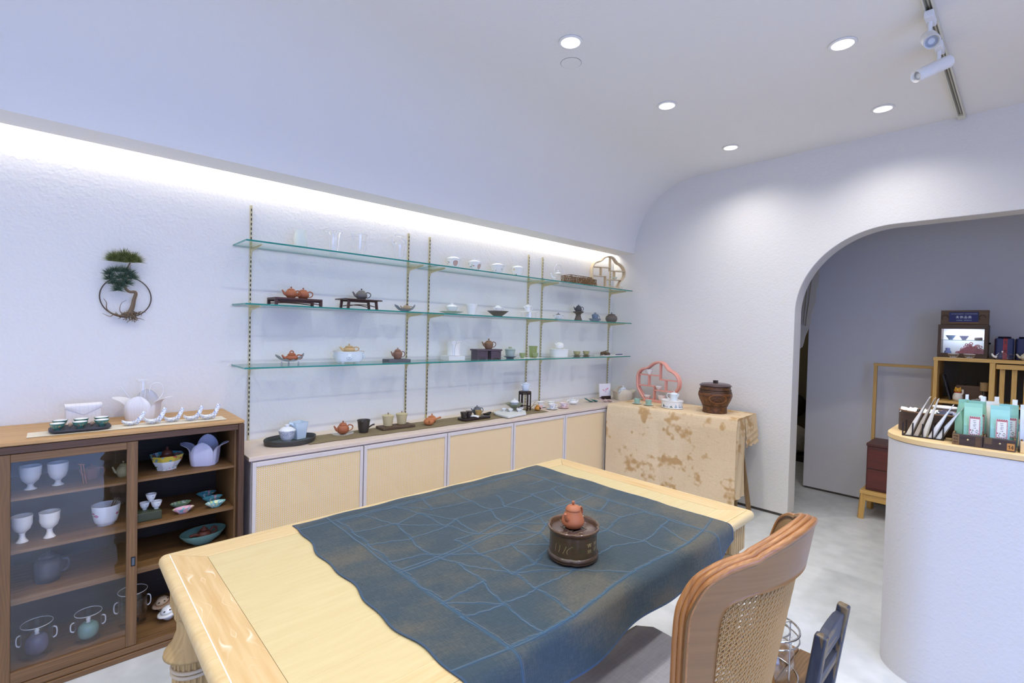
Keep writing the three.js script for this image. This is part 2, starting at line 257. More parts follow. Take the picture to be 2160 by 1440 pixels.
{
  const s = new THREE.Shape();
  s.moveTo(3.1, 0.022); s.lineTo(3.1, 3.0); s.lineTo(-2.2, 3.0); s.lineTo(-2.2, 0.022); s.lineTo(-1.3, 0.022); s.lineTo(-1.3, 1.59);
  s.absarc(-0.7, 1.59, 0.6, Math.PI, Math.PI / 2, true); s.lineTo(0.642, 2.19); s.absarc(0.642, 1.59, 0.6, Math.PI / 2, 0, true); s.lineTo(1.242, 0.022); s.lineTo(3.1, 0.022);
  struct('wall_right', Wu(alongX(new THREE.ExtrudeGeometry(s, { depth: 0.15, bevelEnabled: true, bevelSize: 0.004, bevelThickness: 0.004, bevelOffset: -0.004, bevelSegments: 2, curveSegments: 40 }).translate(0, 0, 0.004), FX), 1.2), wallMat);
  struct('baseboard_right', bb(FX + 0.012, FX + 0.146, 0, 0.022, WZ, -1.254, 0), gapMat);
}
struct('wall_left', Wu(bb(-1.95, -1.75, 0, 3.0, WZ, 2.2, 0), 1.2), wallMat);
{
  const w = new THREE.Group(); w.name = 'window_1'; w.userData = { kind: 'structure' }; scene.add(w);
  const f = []; for (const x of [-0.98, -0.09, 0.80, 1.68]) f.push(bb(x - 0.02, x + 0.02, 0, 2.35, 2.26, 2.31)); f.push(bb(-1.0, 1.7, 2.31, 2.35, 2.26, 2.31), bb(-1.0, 1.7, 0, 0.05, 2.26, 2.31));
  part('window_frame', f, M('#4a4a4d', 0.5), w);
  for (const [a, b] of [[-0.96, -0.11], [-0.07, 0.78], [0.82, 1.66]]) part('pane', bb(a, b, 0.05, 2.31, 2.282, 2.288, 0), glassMat, w);
}
struct('pavement', bb(-25, 25, -0.12, -0.02, 2.38, 30, 0), M('#c9ccd2', 0.9));
// the room behind the arch
struct('wall_inner', Wu(bb(5.13, 5.25, 0.018, 2.75, -1.415, 2.2, 0.004), 1.2), innerMat);
struct('baseboard_inner', bb(5.142, 5.24, 0, 0.018, -1.40, 2.2, 0), gapMat);
struct('wall_passage', Wu(join([bb(6.9, 7.05, 0, 2.75, -2.92, 2.2, 0)]), 1.2), M('#8a8268', 0.9));
struct('ceiling_inner', bb(FX + 0.158, 7.3, 2.75, 2.87, WZ, 2.2, 0), innerMat);

// cove light in the slot above the shelf wall
{
  const t = thing('cove_light_strip', 'long white LED strip hidden in the ceiling slot, washing the top of the shelf wall', 'light', [1.2, 2.204, -2.894]);
  part('channel', bx(5.86, 0.02, 0.026, 0, 0.012, 0, 0), lampWhite, t);
  part('diffuser', bx(5.84, 0.006, 0.022, 0, -0.001, 0, 0), M('#ffffff', 0.6, { emissive: COVE_COLOR, emissiveIntensity: 2.0 }), t);
  for (const x of [-1.947, 0, 1.947]) { const l = new THREE.RectAreaLight(COVE_COLOR, COVE * 14, 1.94, 0.02); l.position.set(x, -0.006, 0.004); l.rotation.x = -Math.PI / 2 + 0.5; t.add(l); }
}
// ceiling downlights, four rows along the room
{
  const ring = lathe([[0.047, 0], [0.058, 0], [0.060, 0.003], [0.058, 0.006], [0.047, 0.006], [0.047, 0]], 32), disc = new THREE.CylinderGeometry(0.047, 0.047, 0.003, 32).translate(0, 0.0035, 0);
  const glow = M('#ffffff', 0.6, { emissive: SPOT_COLOR, emissiveIntensity: 5 });
  const desc = {
    '1.826,-1.58': 'ceiling downlight nearest the camera in the row over the blue cloth', '2.742,-1.58': 'middle ceiling downlight of the row of three over the blue cloth', '3.676,-1.58': 'small ceiling downlight nearest the curve where ceiling meets wall, last of its row',
    '2.753,-0.66': 'ceiling downlight beside the white track spotlights', '3.688,-0.66': 'ceiling downlight nearest the arched wall, beside the end of the track',
  };
  for (const z of [-1.58, -0.66, 0.28, 1.2]) for (const x of [-0.93, 0, 0.91, 1.826, 2.747, 3.682]) {
    if (z > 0 && x > 3.5) continue;
    const key = Object.keys(desc).find((k) => { const [a, b] = k.split(',').map(Number); return Math.abs(a - x) < 0.02 && Math.abs(b - z) < 0.02; });
    const t = thing('downlight', desc[key] ?? 'round white downlight set in the ceiling outside the frame', 'light', [x, CY - 0.0065, z], 0, key ? 'downlights in view on the ceiling' : 'downlights outside the frame');
    part('trim_ring', ring, lampWhite, t); part('lamp_disc', disc, glow, t);
    const l = new THREE.SpotLight(SPOT_COLOR, SPOT, 0, 1.25, 0.9, 2); l.position.set(0, -0.004, 0); l.target.position.set(0, -1, 0); l.castShadow = true; l.shadow.radius = 0.8; t.add(l); t.add(l.target);
  }
}
single('ceiling_cover_plate', 'faint round blank cover plate on the ceiling behind the brightest downlight', 'cover plate', lathe([[0, 0], [0.052, 0], [0.055, 0.0015], [0, 0.0015]], 32), ceilMat, [1.973, CY - 0.0016, -1.70]);
// track with two spotlights
{
  const t = thing('light_track', 'cream lighting track running along the ceiling to the arched wall', 'light track', [2.6, CY, -0.335]);
  const L = 1.53;
  part('rail', [bb(-0.9, L, -0.022, 0, -0.018, -0.011), bb(-0.9, L, -0.022, 0, 0.011, 0.018), bb(-0.9, L, -0.006, 0, -0.012, 0.012)], M('#d9d6c4', 0.5), t);
  part('end_cap', bb(L - 0.06, L, -0.023, -0.001, -0.0185, 0.0185), M('#d9d6c4', 0.5), t);
  part('contact_strip', [bb(-0.9, L - 0.06, -0.009, -0.006, -0.008, -0.003, 0), bb(-0.9, L - 0.06, -0.009, -0.006, 0.003, 0.008, 0)], M('#6f6d66', 0.5), t);
}
function trackSpot(label, x, aim, tilt) {
  const t = thing('track_spotlight', label, 'spotlight', [x, CY - 0.0235, -0.335]);
  part('adapter', bb(-0.05, 0.05, -0.03, 0, -0.016, 0.016, 0.004), lampWhite, t);
  part('stem', [rod([0, -0.03, 0], [0, -0.085, 0], 0.008, 12)], lampWhite, t);
  const dir = V(...aim).normalize(), q = new THREE.Quaternion().setFromUnitVectors(V(0, -1, 0), dir), put = (g) => g.applyQuaternion(q).translate(0, -0.10, 0);
  part('lamp_head', put(lathe([[0, 0.055], [0.026, 0.055], [0.029, 0.052], [0.029, -0.024], [0.0275, -0.025], [0.0275, -0.027], [0.029, -0.028], [0.029, -0.118], [0.024, -0.118], [0.022, -0.10], [0, -0.10]], 36)), lampWhite, t);
  const lens = part('lens', put(lathe([[0, -0.104], [0.014, -0.104], [0.021, -0.101]], 24)), M('#cfd4dc', 0.2), t);
  part('lens_ring', put(lathe([[0.012, -0.1055], [0.015, -0.107], [0.018, -0.1055]], 24)), M('#9aa0ad', 0.3), t);
  return t;
}
trackSpot('white cylinder spotlight on the ceiling track pointing down and left', 3.02, [-0.80, -0.55, -0.75]);
trackSpot('white cylinder spotlight on the ceiling track with its round lens facing the camera', 2.72, [-0.72, -0.45, 0.15]);

// ---------------------------------------------------------------- furniture
// old sliding-door cabinet on the left
{
  const t = thing('display_cabinet', 'old brown wooden cabinet with a sliding glass door, open on its right half', 'cabinet', [0.239, 0, -2.7]);
  const L = (x0, x1, y0, y1, z0, z1, r) => bb(x0 - 0.239, x1 - 0.239, y0, y1, z0 + 2.7, z1 + 2.7, r);
  part('top_board', W(L(-0.17, 0.648, 0.936, 0.951, -2.915, -2.508, 0.004)), cabTop, t);
  part('frieze', W(L(-0.17, 0.6225, 0.907, 0.934, -2.54, -2.512)), cabDark, t);
  part('corner_post', W(L(0.6235, 0.648, 0, 0.934, -2.55, -2.51, 0.003)), cabDark, t);
  part('corner_post', W(L(-0.195, -0.171, 0, 0.951, -2.55, -2.51, 0.003)), cabDark, t);
  part('side_panel', W(L(0.626, 0.646, 0, 0.934, -2.912, -2.552)), cabDark, t);
  part('side_panel', W(L(-0.194, -0.172, 0, 0.951, -2.912, -2.552)), cabDark, t);
  part('inner_lining', W(L(0.617, 0.6255, 0.05, 0.93, -2.90, -2.553)), cabIn, t);
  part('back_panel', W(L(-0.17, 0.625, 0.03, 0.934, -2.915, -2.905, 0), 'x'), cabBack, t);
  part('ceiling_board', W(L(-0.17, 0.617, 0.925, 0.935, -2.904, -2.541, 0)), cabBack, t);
  for (const [y, th] of [[0.732, 0.01], [0.535, 0.012], [0.355, 0.024]]) part('shelf', W(L(-0.17, 0.6165, y - th, y, -2.903, -2.553, 0.001)), cabIn, t);
  part('floor_board', W(L(-0.17, 0.6165, 0.03, 0.05, -2.903, -2.541, 0.001)), cabIn, t);
  part('base_rail', W(L(-0.17, 0.6225, 0.024, 0.049, -2.54, -2.511)), cabMid, t);
  part('plinth', W(L(-0.195, 0.648, 0, 0.022, -2.54, -2.505, 0.003)), cabMid, t);
  part('door_track', [W(L(-0.17, 0.6225, 0.0495, 0.054, -2.552, -2.548, 0)), W(L(-0.17, 0.6225, 0.0495, 0.054, -2.542, -2.538, 0))], cabIn, t);
  const d = part('sliding_door', W(L(0.214, 0.250, 0.051, 0.905, -2.536, -2.514)), cabMid, t);
  part('door_stile', W(L(-0.17, -0.119, 0.051, 0.905, -2.536, -2.514)), cabMid, d);
  part('door_rail', W(L(-0.119, 0.214, 0.875, 0.905, -2.535, -2.515)), cabMid, d);
  part('door_rail', W(L(-0.119, 0.214, 0.051, 0.097, -2.535, -2.515)), cabMid, d);
  part('door_pane', L(-0.121, 0.216, 0.095, 0.877, -2.527, -2.524, 0), glassMat, d);
  part('door_pull', [L(0.229, 0.244, 0.385, 0.425, -2.5145, -2.5125, 0.002)], M('#2d2c2e', 0.4, { metalness: 0.6 }), d);
  part('pull_recess', L(0.2325, 0.2405, 0.390, 0.420, -2.5128, -2.512, 0), M('#55606a', 0.5), d);
}
// cane-front cabinets with one continuous worktop
{
  const xs = [0.684, 1.254, 1.824, 2.405, 2.973, 3.53];
  const names = ['leftmost of the pale cane-front cabinets, next to the old brown cabinet', 'second cane-front cabinet from the brown cabinet, behind the corner of the blue cloth', 'middle one of the five cane-front cabinets under the worktop', 'fourth cane-front cabinet from the brown cabinet', 'cane-front cabinet furthest right, against the tan draped table'];
  for (let i = 0; i < 5; i++) {
    const x0 = xs[i], x1 = xs[i + 1], w = x1 - x0, t = thing('cane_cabinet', names[i], 'cabinet', [x0, 0, -2.53], 0, 'cane-front cabinets');
    part('carcass', [W(bb(0.001, w - 0.001, 0.05, 0.7435, -0.385, -0.012, 0)), W(bb(0.001, w - 0.001, 0, 0.05, -0.385, -0.05, 0))], whiteAsh, t);
    const d = part('door', W(bb(0.003, 0.02, 0.06, 0.7375, -0.01, 0.012)), whiteAsh, t);
    part('door_stile', W(bb(w - 0.02, w - 0.003, 0.06, 0.7375, -0.01, 0.012)), whiteAsh, d);
    part('door_rail', W(bb(0.02, w - 0.02, 0.716, 0.7375, -0.01, 0.012)), whiteAsh, d);
    part('door_rail', W(bb(0.02, w - 0.02, 0.06, 0.082, -0.01, 0.012)), whiteAsh, d);
    const pane = bb(0.02, w - 0.02, 0.082, 0.716, 0.0, 0.006, 0), p = pane.attributes.position, u = pane.attributes.uv;
    for (let k = 0; k < p.count; k++) u.setXY(k, p.getX(k) / 0.165, p.getY(k) / 0.165);
    part('cane_webbing', pane, caneCloth, d);
  }
  single('worktop', 'long pale ash worktop over the cane cabinets along the shelf wall', 'worktop', W(bb(0.672, FX - 0.002, 0.744, 0.764, -2.919, -2.523, 0.003)), ashW, [0, 0, 0]);
}
// shelving on brass standards
const shelfX = [0.684, 1.831, 2.993, 4.10], shelfY = [1.822, 1.506, 1.184], stdX = [0.770, 1.747, 1.917, 2.907, 3.079, 4.07];
{
  const ord = ['first slotted brass standard on the shelf wall, nearest the brown cabinet', 'second slotted brass standard, left of the close pair at the first shelf joint', 'third slotted brass standard, right of the close pair at the first shelf joint', 'fourth slotted brass standard, left of the close pair at the second shelf joint', 'fifth slotted brass standard, right of the close pair at the second shelf joint', 'last slotted brass standard on the shelf wall, nearest the far corner'];
  const slots = []; for (let y = 0.80; y < 2.03; y += 0.0254) slots.push(bx(0.0048, 0.0135, 0.002, 0, y, 0.0125, 0));
  const strip = bb(-0.0048, 0.0048, 0.765, 2.045, 0, 0.012, 0.001), slotG = join(slots), dark = M('#17130c', 0.7);
  stdX.forEach((x, i) => { const t = thing('shelf_standard', ord[i], 'standard', [x, 0, WZ + 0.0003], 0, 'brass standards on the shelf wall'); part('strip', strip, brass, t); const s = part('slots', slotG, dark, t); s.userData.kind = 'stuff'; });
  const lev = ['top', 'middle', 'bottom'], at = ['at the left end', 'left of the first joint', 'right of the first joint', 'left of the second joint', 'right of the second joint', 'at the right end'];
  const arm = extr([[0.0125, -0.0005], [0.20, -0.0005], [0.20, -0.005], [0.06, -0.019], [0.03, -0.024], [0.02, -0.046], [0.0125, -0.052]], 0.004, 0.0006).translate(0, 0, -0.002).rotateY(-Math.PI / 2);
  const lip = bb(-0.005, 0.005, -0.0025, -0.0002, 0.02, 0.20, 0);
  shelfY.forEach((y, j) => stdX.forEach((x, i) => { const t = thing('shelf_bracket', `brass bracket under the ${lev[j]} glass shelf ${at[i]}`, 'bracket', [x, y - 0.0085, WZ], 0, 'brass shelf brackets'); part('arm', arm, brass, t); part('support_lip', lip, brass, t); }));
  const bay = ['left', 'middle', 'right'];
  shelfY.forEach((y, j) => { for (let i = 0; i < 3; i++) {
    const x0 = shelfX[i] + (i ? 0.001 : 0), x1 = shelfX[i + 1] - (i < 2 ? 0.001 : 0), t = thing('glass_shelf', `${bay[i]} pane of the ${lev[j]} green-edged glass shelf on the wall`, 'shelf', [(x0 + x1) / 2, y, -2.79], 0, 'glass shelves');
    const w = x1 - x0, g = [new THREE.PlaneGeometry(w - 0.004, 0.246).rotateX(-Math.PI / 2), new THREE.PlaneGeometry(w - 0.004, 0.246).rotateX(Math.PI / 2).translate(0, -0.008, 0)];
    part('pane', g, shelfGlass, t);
    part('front_edge', bb(-w / 2, w / 2, -0.008, 0, 0.122, 0.125, 0), edgeGlass, t);
    part('side_edge', bb(-w / 2, -w / 2 + 0.002, -0.008, 0, -0.125, 0.122, 0), edgeGlass, t); part('side_edge', bb(w / 2 - 0.002, w / 2, -0.008, 0, -0.125, 0.122, 0), edgeGlass, t);
    part('back_edge', bb(-w / 2, w / 2, -0.008, 0, -0.125, -0.123, 0), edgeGlass, t);
  } });
}
// the big table
{
  const t = thing('dining_table', 'large pale oak table with a framed top and turned legs', 'table', [1.095, 0, -1.2]);
  const x0 = -0.88, x1 = 0.88, z0 = -0.50, z1 = 0.50, b = 0.105, y1 = 0.73, th = 0.036;
  const e = 0.0005, N = 0.026, q0 = x0 + N, q1 = x1 - N, w0 = z0 + N, w1 = z1 - N;
  const board = (pts, mat, grain) => part('frame_board', W(extr(pts, th - 0.001, 0.0007).rotateX(Math.PI / 2).translate(0, y1, 0), grain), mat, t);
  board([[q0 + e, w0], [q1 - e, w0], [x1 - b - e, z0 + b - e], [x0 + b + e, z0 + b - e]], tableFrame, 'x');
  board([[q0 + e, w1], [q1 - e, w1], [x1 - b - e, z1 - b + e], [x0 + b + e, z1 - b + e]].reverse(), tableFrame, 'x');
  board([[q0, w0 + e], [x0 + b - e, z0 + b + e], [x0 + b - e, z1 - b - e], [q0, w1 - e]].reverse(), cerused, 'z');
  board([[q1, w0 + e], [x1 - b + e, z0 + b + e], [x1 - b + e, z1 - b - e], [q1, w1 - e]], cerused, 'z');
  const n = 7, dz = (z1 - z0 - 2 * b) / n;
  for (let i = 0; i < n; i++) part('top_plank', W(bb(x0 + b + e, x1 - b - e, y1 - 0.022, y1 - 0.0006, z0 + b + i * dz + 0.0001, z0 + b + (i + 1) * dz - 0.0001, 0.0004)), tableW, t);
  { // rounded nosing all round
    const prof = [[N - 0.0006, y1 - th], [0.010, y1 - th], [0.003, y1 - th + 0.006], [0, y1 - 0.019], [0.002, y1 - 0.009], [0.007, y1 - 0.003], [0.014, y1 - 0.0004], [N - 0.0016, y1], [N - 0.0006, y1 - 0.0012], [N - 0.0006, y1 - th]];
    const loop = (d) => { const r = Math.max(0.002, 0.024 - d), o = []; for (const [cx, cz, a0] of [[x1, z1, 0], [x0, z1, 1], [x0, z0, 2], [x1, z0, 3]]) { const sx = Math.sign(cx), sz = Math.sign(cz); for (let k = 0; k <= 6; k++) { const a = (a0 + k / 6) * Math.PI / 2; o.push([cx - sx * (d + r) + Math.cos(a) * r, cz - sz * (d + r) + Math.sin(a) * r]); } } o.push(o[0]); return o; };
    const pos = [], idx = [], rows = prof.map(([d, y]) => loop(d).map(([x, z]) => [x, y, z])), K = rows[0].length;
    rows.flat().forEach((p) => pos.push(...p)); for (let i = 0; i < rows.length - 1; i++) for (let j = 0; j < K - 1; j++) { const A = i * K + j, B = A + K; idx.push(A, B, A + 1, A + 1, B, B + 1); }
    const g = new THREE.BufferGeometry(); g.setAttribute('position', new THREE.Float32BufferAttribute(pos, 3)); g.setIndex(idx); g.computeVertexNormals(); part('edge_nosing', W(g, 'x'), tableFrame, t);
  }
  part('end_bead', [bb(q0 - 0.0012, q0 + 0.0012, y1 - 0.001, y1 + 0.0003, w0, w1, 0.0002)], M('#efe6d6', 0.6), t);
  const ya = y1 - th;
  for (const z of [z0 + 0.07, z1 - 0.07]) part('apron', W(bb(x0 + 0.12, x1 - 0.12, ya - 0.075, ya, z - 0.012, z + 0.012)), tableLegW, t);
  for (const x of [x0 + 0.07, x1 - 0.07]) part('apron', W(bb(x - 0.012, x + 0.012, ya - 0.075, ya, z0 + 0.12, z1 - 0.12)), tableLegW, t);
  for (const sx of [-1, 1]) for (const sz of [-1, 1]) {
    const cx = sx * 0.80, cz = sz * 0.42, yb = ya - 0.115;
    const blk = [bx(0.10, 0.115, 0.10, cx, ya - 0.0575, cz, 0.004)];
    for (let k = -2; k <= 2; k++) { blk.push(bx(0.012, 0.105, 0.108, cx + k * 0.02, ya - 0.058, cz, 0.003), bx(0.108, 0.105, 0.012, cx, ya - 0.058, cz + k * 0.02, 0.003)); }
    const lg = part('leg', W(join([...blk])), tableLegW, t);
    part('turning', W(lathe([[0, yb], [0.046, yb], [0.05, yb - 0.012], [0.044, yb - 0.025], [0.044, yb - 0.05], [0.056, yb - 0.085], [0.074, yb - 0.108], [0.076, yb - 0.116], [0.06, yb - 0.122], [0.05, yb - 0.126], [0.05, 0.2], [0.058, 0.19], [0.058, 0.17], [0.046, 0.15], [0.04, 0.06], [0.055, 0.04], [0.052, 0.0], [0, 0]], 40).translate(cx, 0, cz), 'y'), tableLegW, lg);
    const fl = []; for (let k = 0; k < 22; k++) { const a = k / 22 * 6.283; fl.push(rod([cx + Math.cos(a) * 0.0495, 0.205, cz + Math.sin(a) * 0.0495], [cx + Math.cos(a) * 0.0495, yb - 0.13, cz + Math.sin(a) * 0.0495], 0.005, 6)); }
    part('fluting', W(join(fl), 'y'), tableLegW, lg);
    const bd = []; for (const y of [yb - 0.155, yb - 0.168, yb - 0.235, yb - 0.248]) bd.push(new THREE.TorusGeometry(0.0535, 0.0055, 8, 36).rotateX(Math.PI / 2).translate(cx, y, cz));
    part('ring_band', join(bd), M('#c3b39a', 0.5), lg);
    part('carved_bracket', [W(bx(0.022, 0.1, 0.03, cx - sx * 0.02, ya - 0.05, cz - sz * 0.085, 0.004), 'y'), sweep([[cx - sx * 0.02, ya - 0.085, cz - sz * 0.085], [cx - sx * 0.02, ya - 0.1, cz - sz * 0.075], [cx - sx * 0.02, ya - 0.118, cz - sz * 0.06]], (s) => 0.014 * (1 - 0.6 * s), 12, 8)], tableLegW, lg);
  }
}
// patched indigo cloth over the table
{
  const Wd = 1.19, D = 1.07, seams = [];
  seed = 331;
  const gx = 8, gz = 7, P = [];
  for (let i = 0; i <= gx; i++) { P.push([]); for (let j = 0; j <= gz; j++) P[i].push([(0.115 + 0.77 * (i + (i > 0 && i < gx ? rr(-0.33, 0.33) : 0)) / gx), (0.06 + 0.82 * (j + (j > 0 && j < gz ? rr(-0.2, 0.2) : 0)) / gz)]); }
  for (let i = 0; i <= gx; i++) for (let j = 0; j <= gz; j++) {
    if (i < gx && (j === 0 || j === gz || rnd() < 0.8)) seams.push([P[i][j], P[i + 1][j]]);
    if (j < gz && (i === 0 || i === gx || rnd() < 0.66)) seams.push([P[i][j], P[i][j + 1]]);
    if (i < gx && j < gz && rnd() < 0.2) seams.push([P[i][j], P[i + 1][j + 1]]);
  }
  seams.push([[0.1, 0.0], [0.115, 1]], [[0.885, 0], [0.89, 1]], [[0, 0.05], [1, 0.05]], [[0, 0.885], [1, 0.88]], [[0.115, 0.47], [0.885, 0.42]], [[0.115, 0.485], [0.885, 0.435]]);
  const draw = (bump) => (c, w, h) => {
    const id = c.createImageData(w, h), d = id.data;
    for (let y = 0; y < h; y++) for (let x = 0; x < w; x++) {
      const u = x / w, v = y / h, o = (y * w + x) * 4, weave = 0.5 * vn(x * 0.5, y * 0.06, 5) + 0.5 * vn(x * 0.06, y * 0.5, 6), t = fbm(u * 5, v * 9, 337, 4), k = clamp01((t - 0.38) * 3 + (weave - 0.5) * 0.9);
      const q = bump ? [90 + weave * 50, 90 + weave * 50, 90 + weave * 50] : mixc([47, 64, 73], [82, 81, 73], k);
      d[o] = q[0] * (bump ? 1 : 0.9 + 0.2 * weave); d[o + 1] = q[1] * (bump ? 1 : 0.9 + 0.2 * weave); d[o + 2] = q[2] * (bump ? 1 : 0.9 + 0.2 * weave); d[o + 3] = 255;
    }
    c.putImageData(id, 0, 0); c.lineCap = 'round';
    const pass = (lw, col, dx) => { seed = 400; for (const [a, b] of seams) { c.strokeStyle = col; c.lineWidth = lw; c.beginPath(); const n = 14; for (let i = 0; i <= n; i++) { const s = i / n, x = mix(a[0], b[0], s) * w + rr(-2.5, 2.5) + dx + Math.sin(s * 5 + a[0] * 40) * 5, y = mix(a[1], b[1], s) * h + rr(-2.5, 2.5) + dx + Math.cos(s * 4 + a[1] * 30) * 4; i ? c.lineTo(x, y) : c.moveTo(x, y); } c.stroke(); } };
    if (bump) { pass(14, 'rgba(150,150,150,0.4)', 0); pass(5, 'rgba(235,235,235,0.85)', 0); }
    else { pass(24, 'rgba(46,76,102,0.3)', 0); pass(7, 'rgba(56,92,118,0.65)', 0); pass(2.2, 'rgba(40,56,74,0.75)', 4); c.strokeStyle = 'rgba(46,74,104,0.8)'; c.lineWidth = 14; c.strokeRect(2, 2, w - 4, h - 4); }
  };
  const map = canvasTex(2048, 1840, draw(false), true, THREE.ClampToEdgeWrapping), bump = canvasTex(1024, 920, draw(true), false, THREE.ClampToEdgeWrapping);
  const X0 = 0.563, X1 = 1.752, Z0 = -1.662, edge = -0.698;
  const hang = (x) => { const s = (x - 0.56) / 1.19; return 0.045 + 0.085 * Math.pow(Math.sin(Math.PI * clamp01(0.08 + s * 0.92)), 0.8) * (0.75 + 0.25 * Math.sin(s * 9)); };
  const fn = (u, v) => {
    const wav = 0.006 * Math.sin(v * 17) + 0.004 * Math.sin(v * 41 + 1);
    const x = mix(X0, X1, u) + (u < 0.02 ? wav : 0) + (1 - u) * 0.010 * Math.cos(v * 5) + (u > 0.98 ? 0.004 * Math.sin(v * 23) : 0);
    const top = edge - Z0, h = hang(x), tot = top + h, s = v * tot;
    let y = 0.7325, z = Z0 + s + (v < 0.02 ? 0.004 * Math.sin(u * 31) : 0);
    y += 0.0016 * fbm(u * 26, v * 24, 51, 2) * (v > 0.01 ? 1 : 0);
    if (s > top - 0.02) { const k = s - (top - 0.02), R = 0.026, a = Math.min(k / R, 1.42); z = edge - 0.02 + R * Math.sin(a) + Math.max(0, k - R * 1.42) * Math.cos(1.42) + 0.006 * Math.sin(u * 24) * clamp01(k * 12); y = 0.7335 - R * (1 - Math.cos(a)) - Math.max(0, k - R * 1.42) * Math.sin(1.42); }
    return [x, y, z];
  };
  const g = sheet(fn, 150, 150, 0.0016), p = g.attributes.uv; for (let i = 0; i < p.count; i++) p.setXY(i, p.getX(i), 1 - p.getY(i));
  single('patchwork_cloth', 'blue-grey patched linen cloth with stitched seams lying over the big oak table', 'cloth', g, MP('#ffffff', 0.95, { map, bumpMap: bump, bumpScale: 0.004, transmission: 0.12, thickness: 0, side: THREE.DoubleSide }));
}
// small table under a tan dyed cloth
{
  const t = thing('side_table', 'wooden trestle table standing under the tan dyed cloth by the far wall', 'table', [3.79, 0, -2.0], 0.174);
  const wd = woodMat('#9a7c52', '#7b6040', 348, 0.6);
  part('top_board', W(bb(-0.185, 0.19, 0.765, 0.783, -0.46, 0.47, 0.003), 'z'), wd, t);
  for (const [x, z, fx, fz] of [[-0.15, 0.44, -0.16, 0.49], [0.15, 0.44, 0.02, 0.58], [-0.15, -0.44, -0.16, -0.49], [0.15, -0.44, 0.18, -0.5]]) part('leg', W(bar([x, 0.765, z], [fx, 0, fz], 0.032, 0.032, 0.003), 'y'), wd, t);
  for (const [y, o] of [[0.52, 0.453], [0.20, 0.475]]) { part('end_rail', W(bb(-0.16, 0.1, y - 0.018, y + 0.018, o - 0.012, o + 0.012)), wd, t); part('end_rail', W(bb(-0.16, 0.1, y - 0.018, y + 0.018, -o - 0.012, -o + 0.012)), wd, t); }
  part('end_panel', W(bb(-0.13, 0.05, 0.218, 0.502, 0.452, 0.462)), wd, t);
  part('upright_slat', W(bb(0.075, 0.105, 0.02, 0.765, 0.45, 0.472)), woodMat('#b08f5f', '#93754a', 349, 0.6), t);
  part('knob', new THREE.SphereGeometry(0.014, 16, 12).translate(0.16, 0.46, 0.475), wd, t);
}
{
  const FL = [3.497, -2.487], FR = [3.678, -1.455], BR = [4.082, -1.478], BL = [4.10, -2.50];
  const q = (a, b, s) => [mix(a[0], b[0], s), mix(a[1], b[1], s)], geo = [];
  const put = (g, su, sv) => { const u = g.attributes.uv; for (let i = 0; i < u.count; i++) u.setXY(i, u.getX(i) * su, u.getY(i) * sv); return g; };
  // top and front fall are one sheet
  geo.push(put(sheet((u, v) => {
    const f = q(FL, FR, u), b = q(BL, BR, u), drop = 0.72, s = v * (0.4 + drop);
    if (s < 0.40) { const [x, z] = q(b, f, s / 0.40); return [x, 0.7895 - 0.003 * (s > 0.385 ? (s - 0.385) / 0.015 : 0), z]; }
    const k = s - 0.40, ed = Math.min(1, (1 - u) * 14); return [f[0] - 0.016 * Math.min(1, k * 12) + (0.006 * Math.sin(u * 9 + k * 3) * k * 1.5 + 0.010 * Math.exp(-Math.pow((u - 0.42) * 26 - k * 2, 2)) * Math.min(1, k * 6)) * ed, 0.785 - k, f[1]];
  }, 70, 90, 0.002), 1.03, 1.1));
  const sideZ = (s) => FR[1] + (BR[1] - FR[1]) * Math.max(0, s) / 0.404;
  geo.push(put(sheet((u, v) => { const s = u * 0.15, k = v * 0.60; return [FR[0] - 0.016 * Math.min(1, k * 12) * (1 - u) + s, 0.7885 - k, sideZ(s) + 0.001 + (0.010 * Math.min(1, k * 8) + 0.007 * Math.sin(s * 55 + k * 8) * Math.min(1, k * 3)) * Math.min(1, u * 6)]; }, 16, 40, 0.002), 0.16, 0.6));
  geo.push(put(sheet((u, v) => { const s = 0.135 + u * 0.269, k = v * (0.225 + 0.006 * Math.sin(u * 20)); return [FR[0] + s, 0.789 - k, sideZ(s) + 0.003 + 0.012 * Math.min(1, k * 8) + 0.005 * Math.sin(k * 130 + u * 5) * clamp01(k * 6 - 0.5) + 0.01 * k * 4]; }, 18, 40, 0.002), 0.26, 0.25));
  single('dyed_cloth', 'tan leaf-dyed cloth hanging to the floor over the small table by the arch', 'cloth', geo, dyedCloth);
}
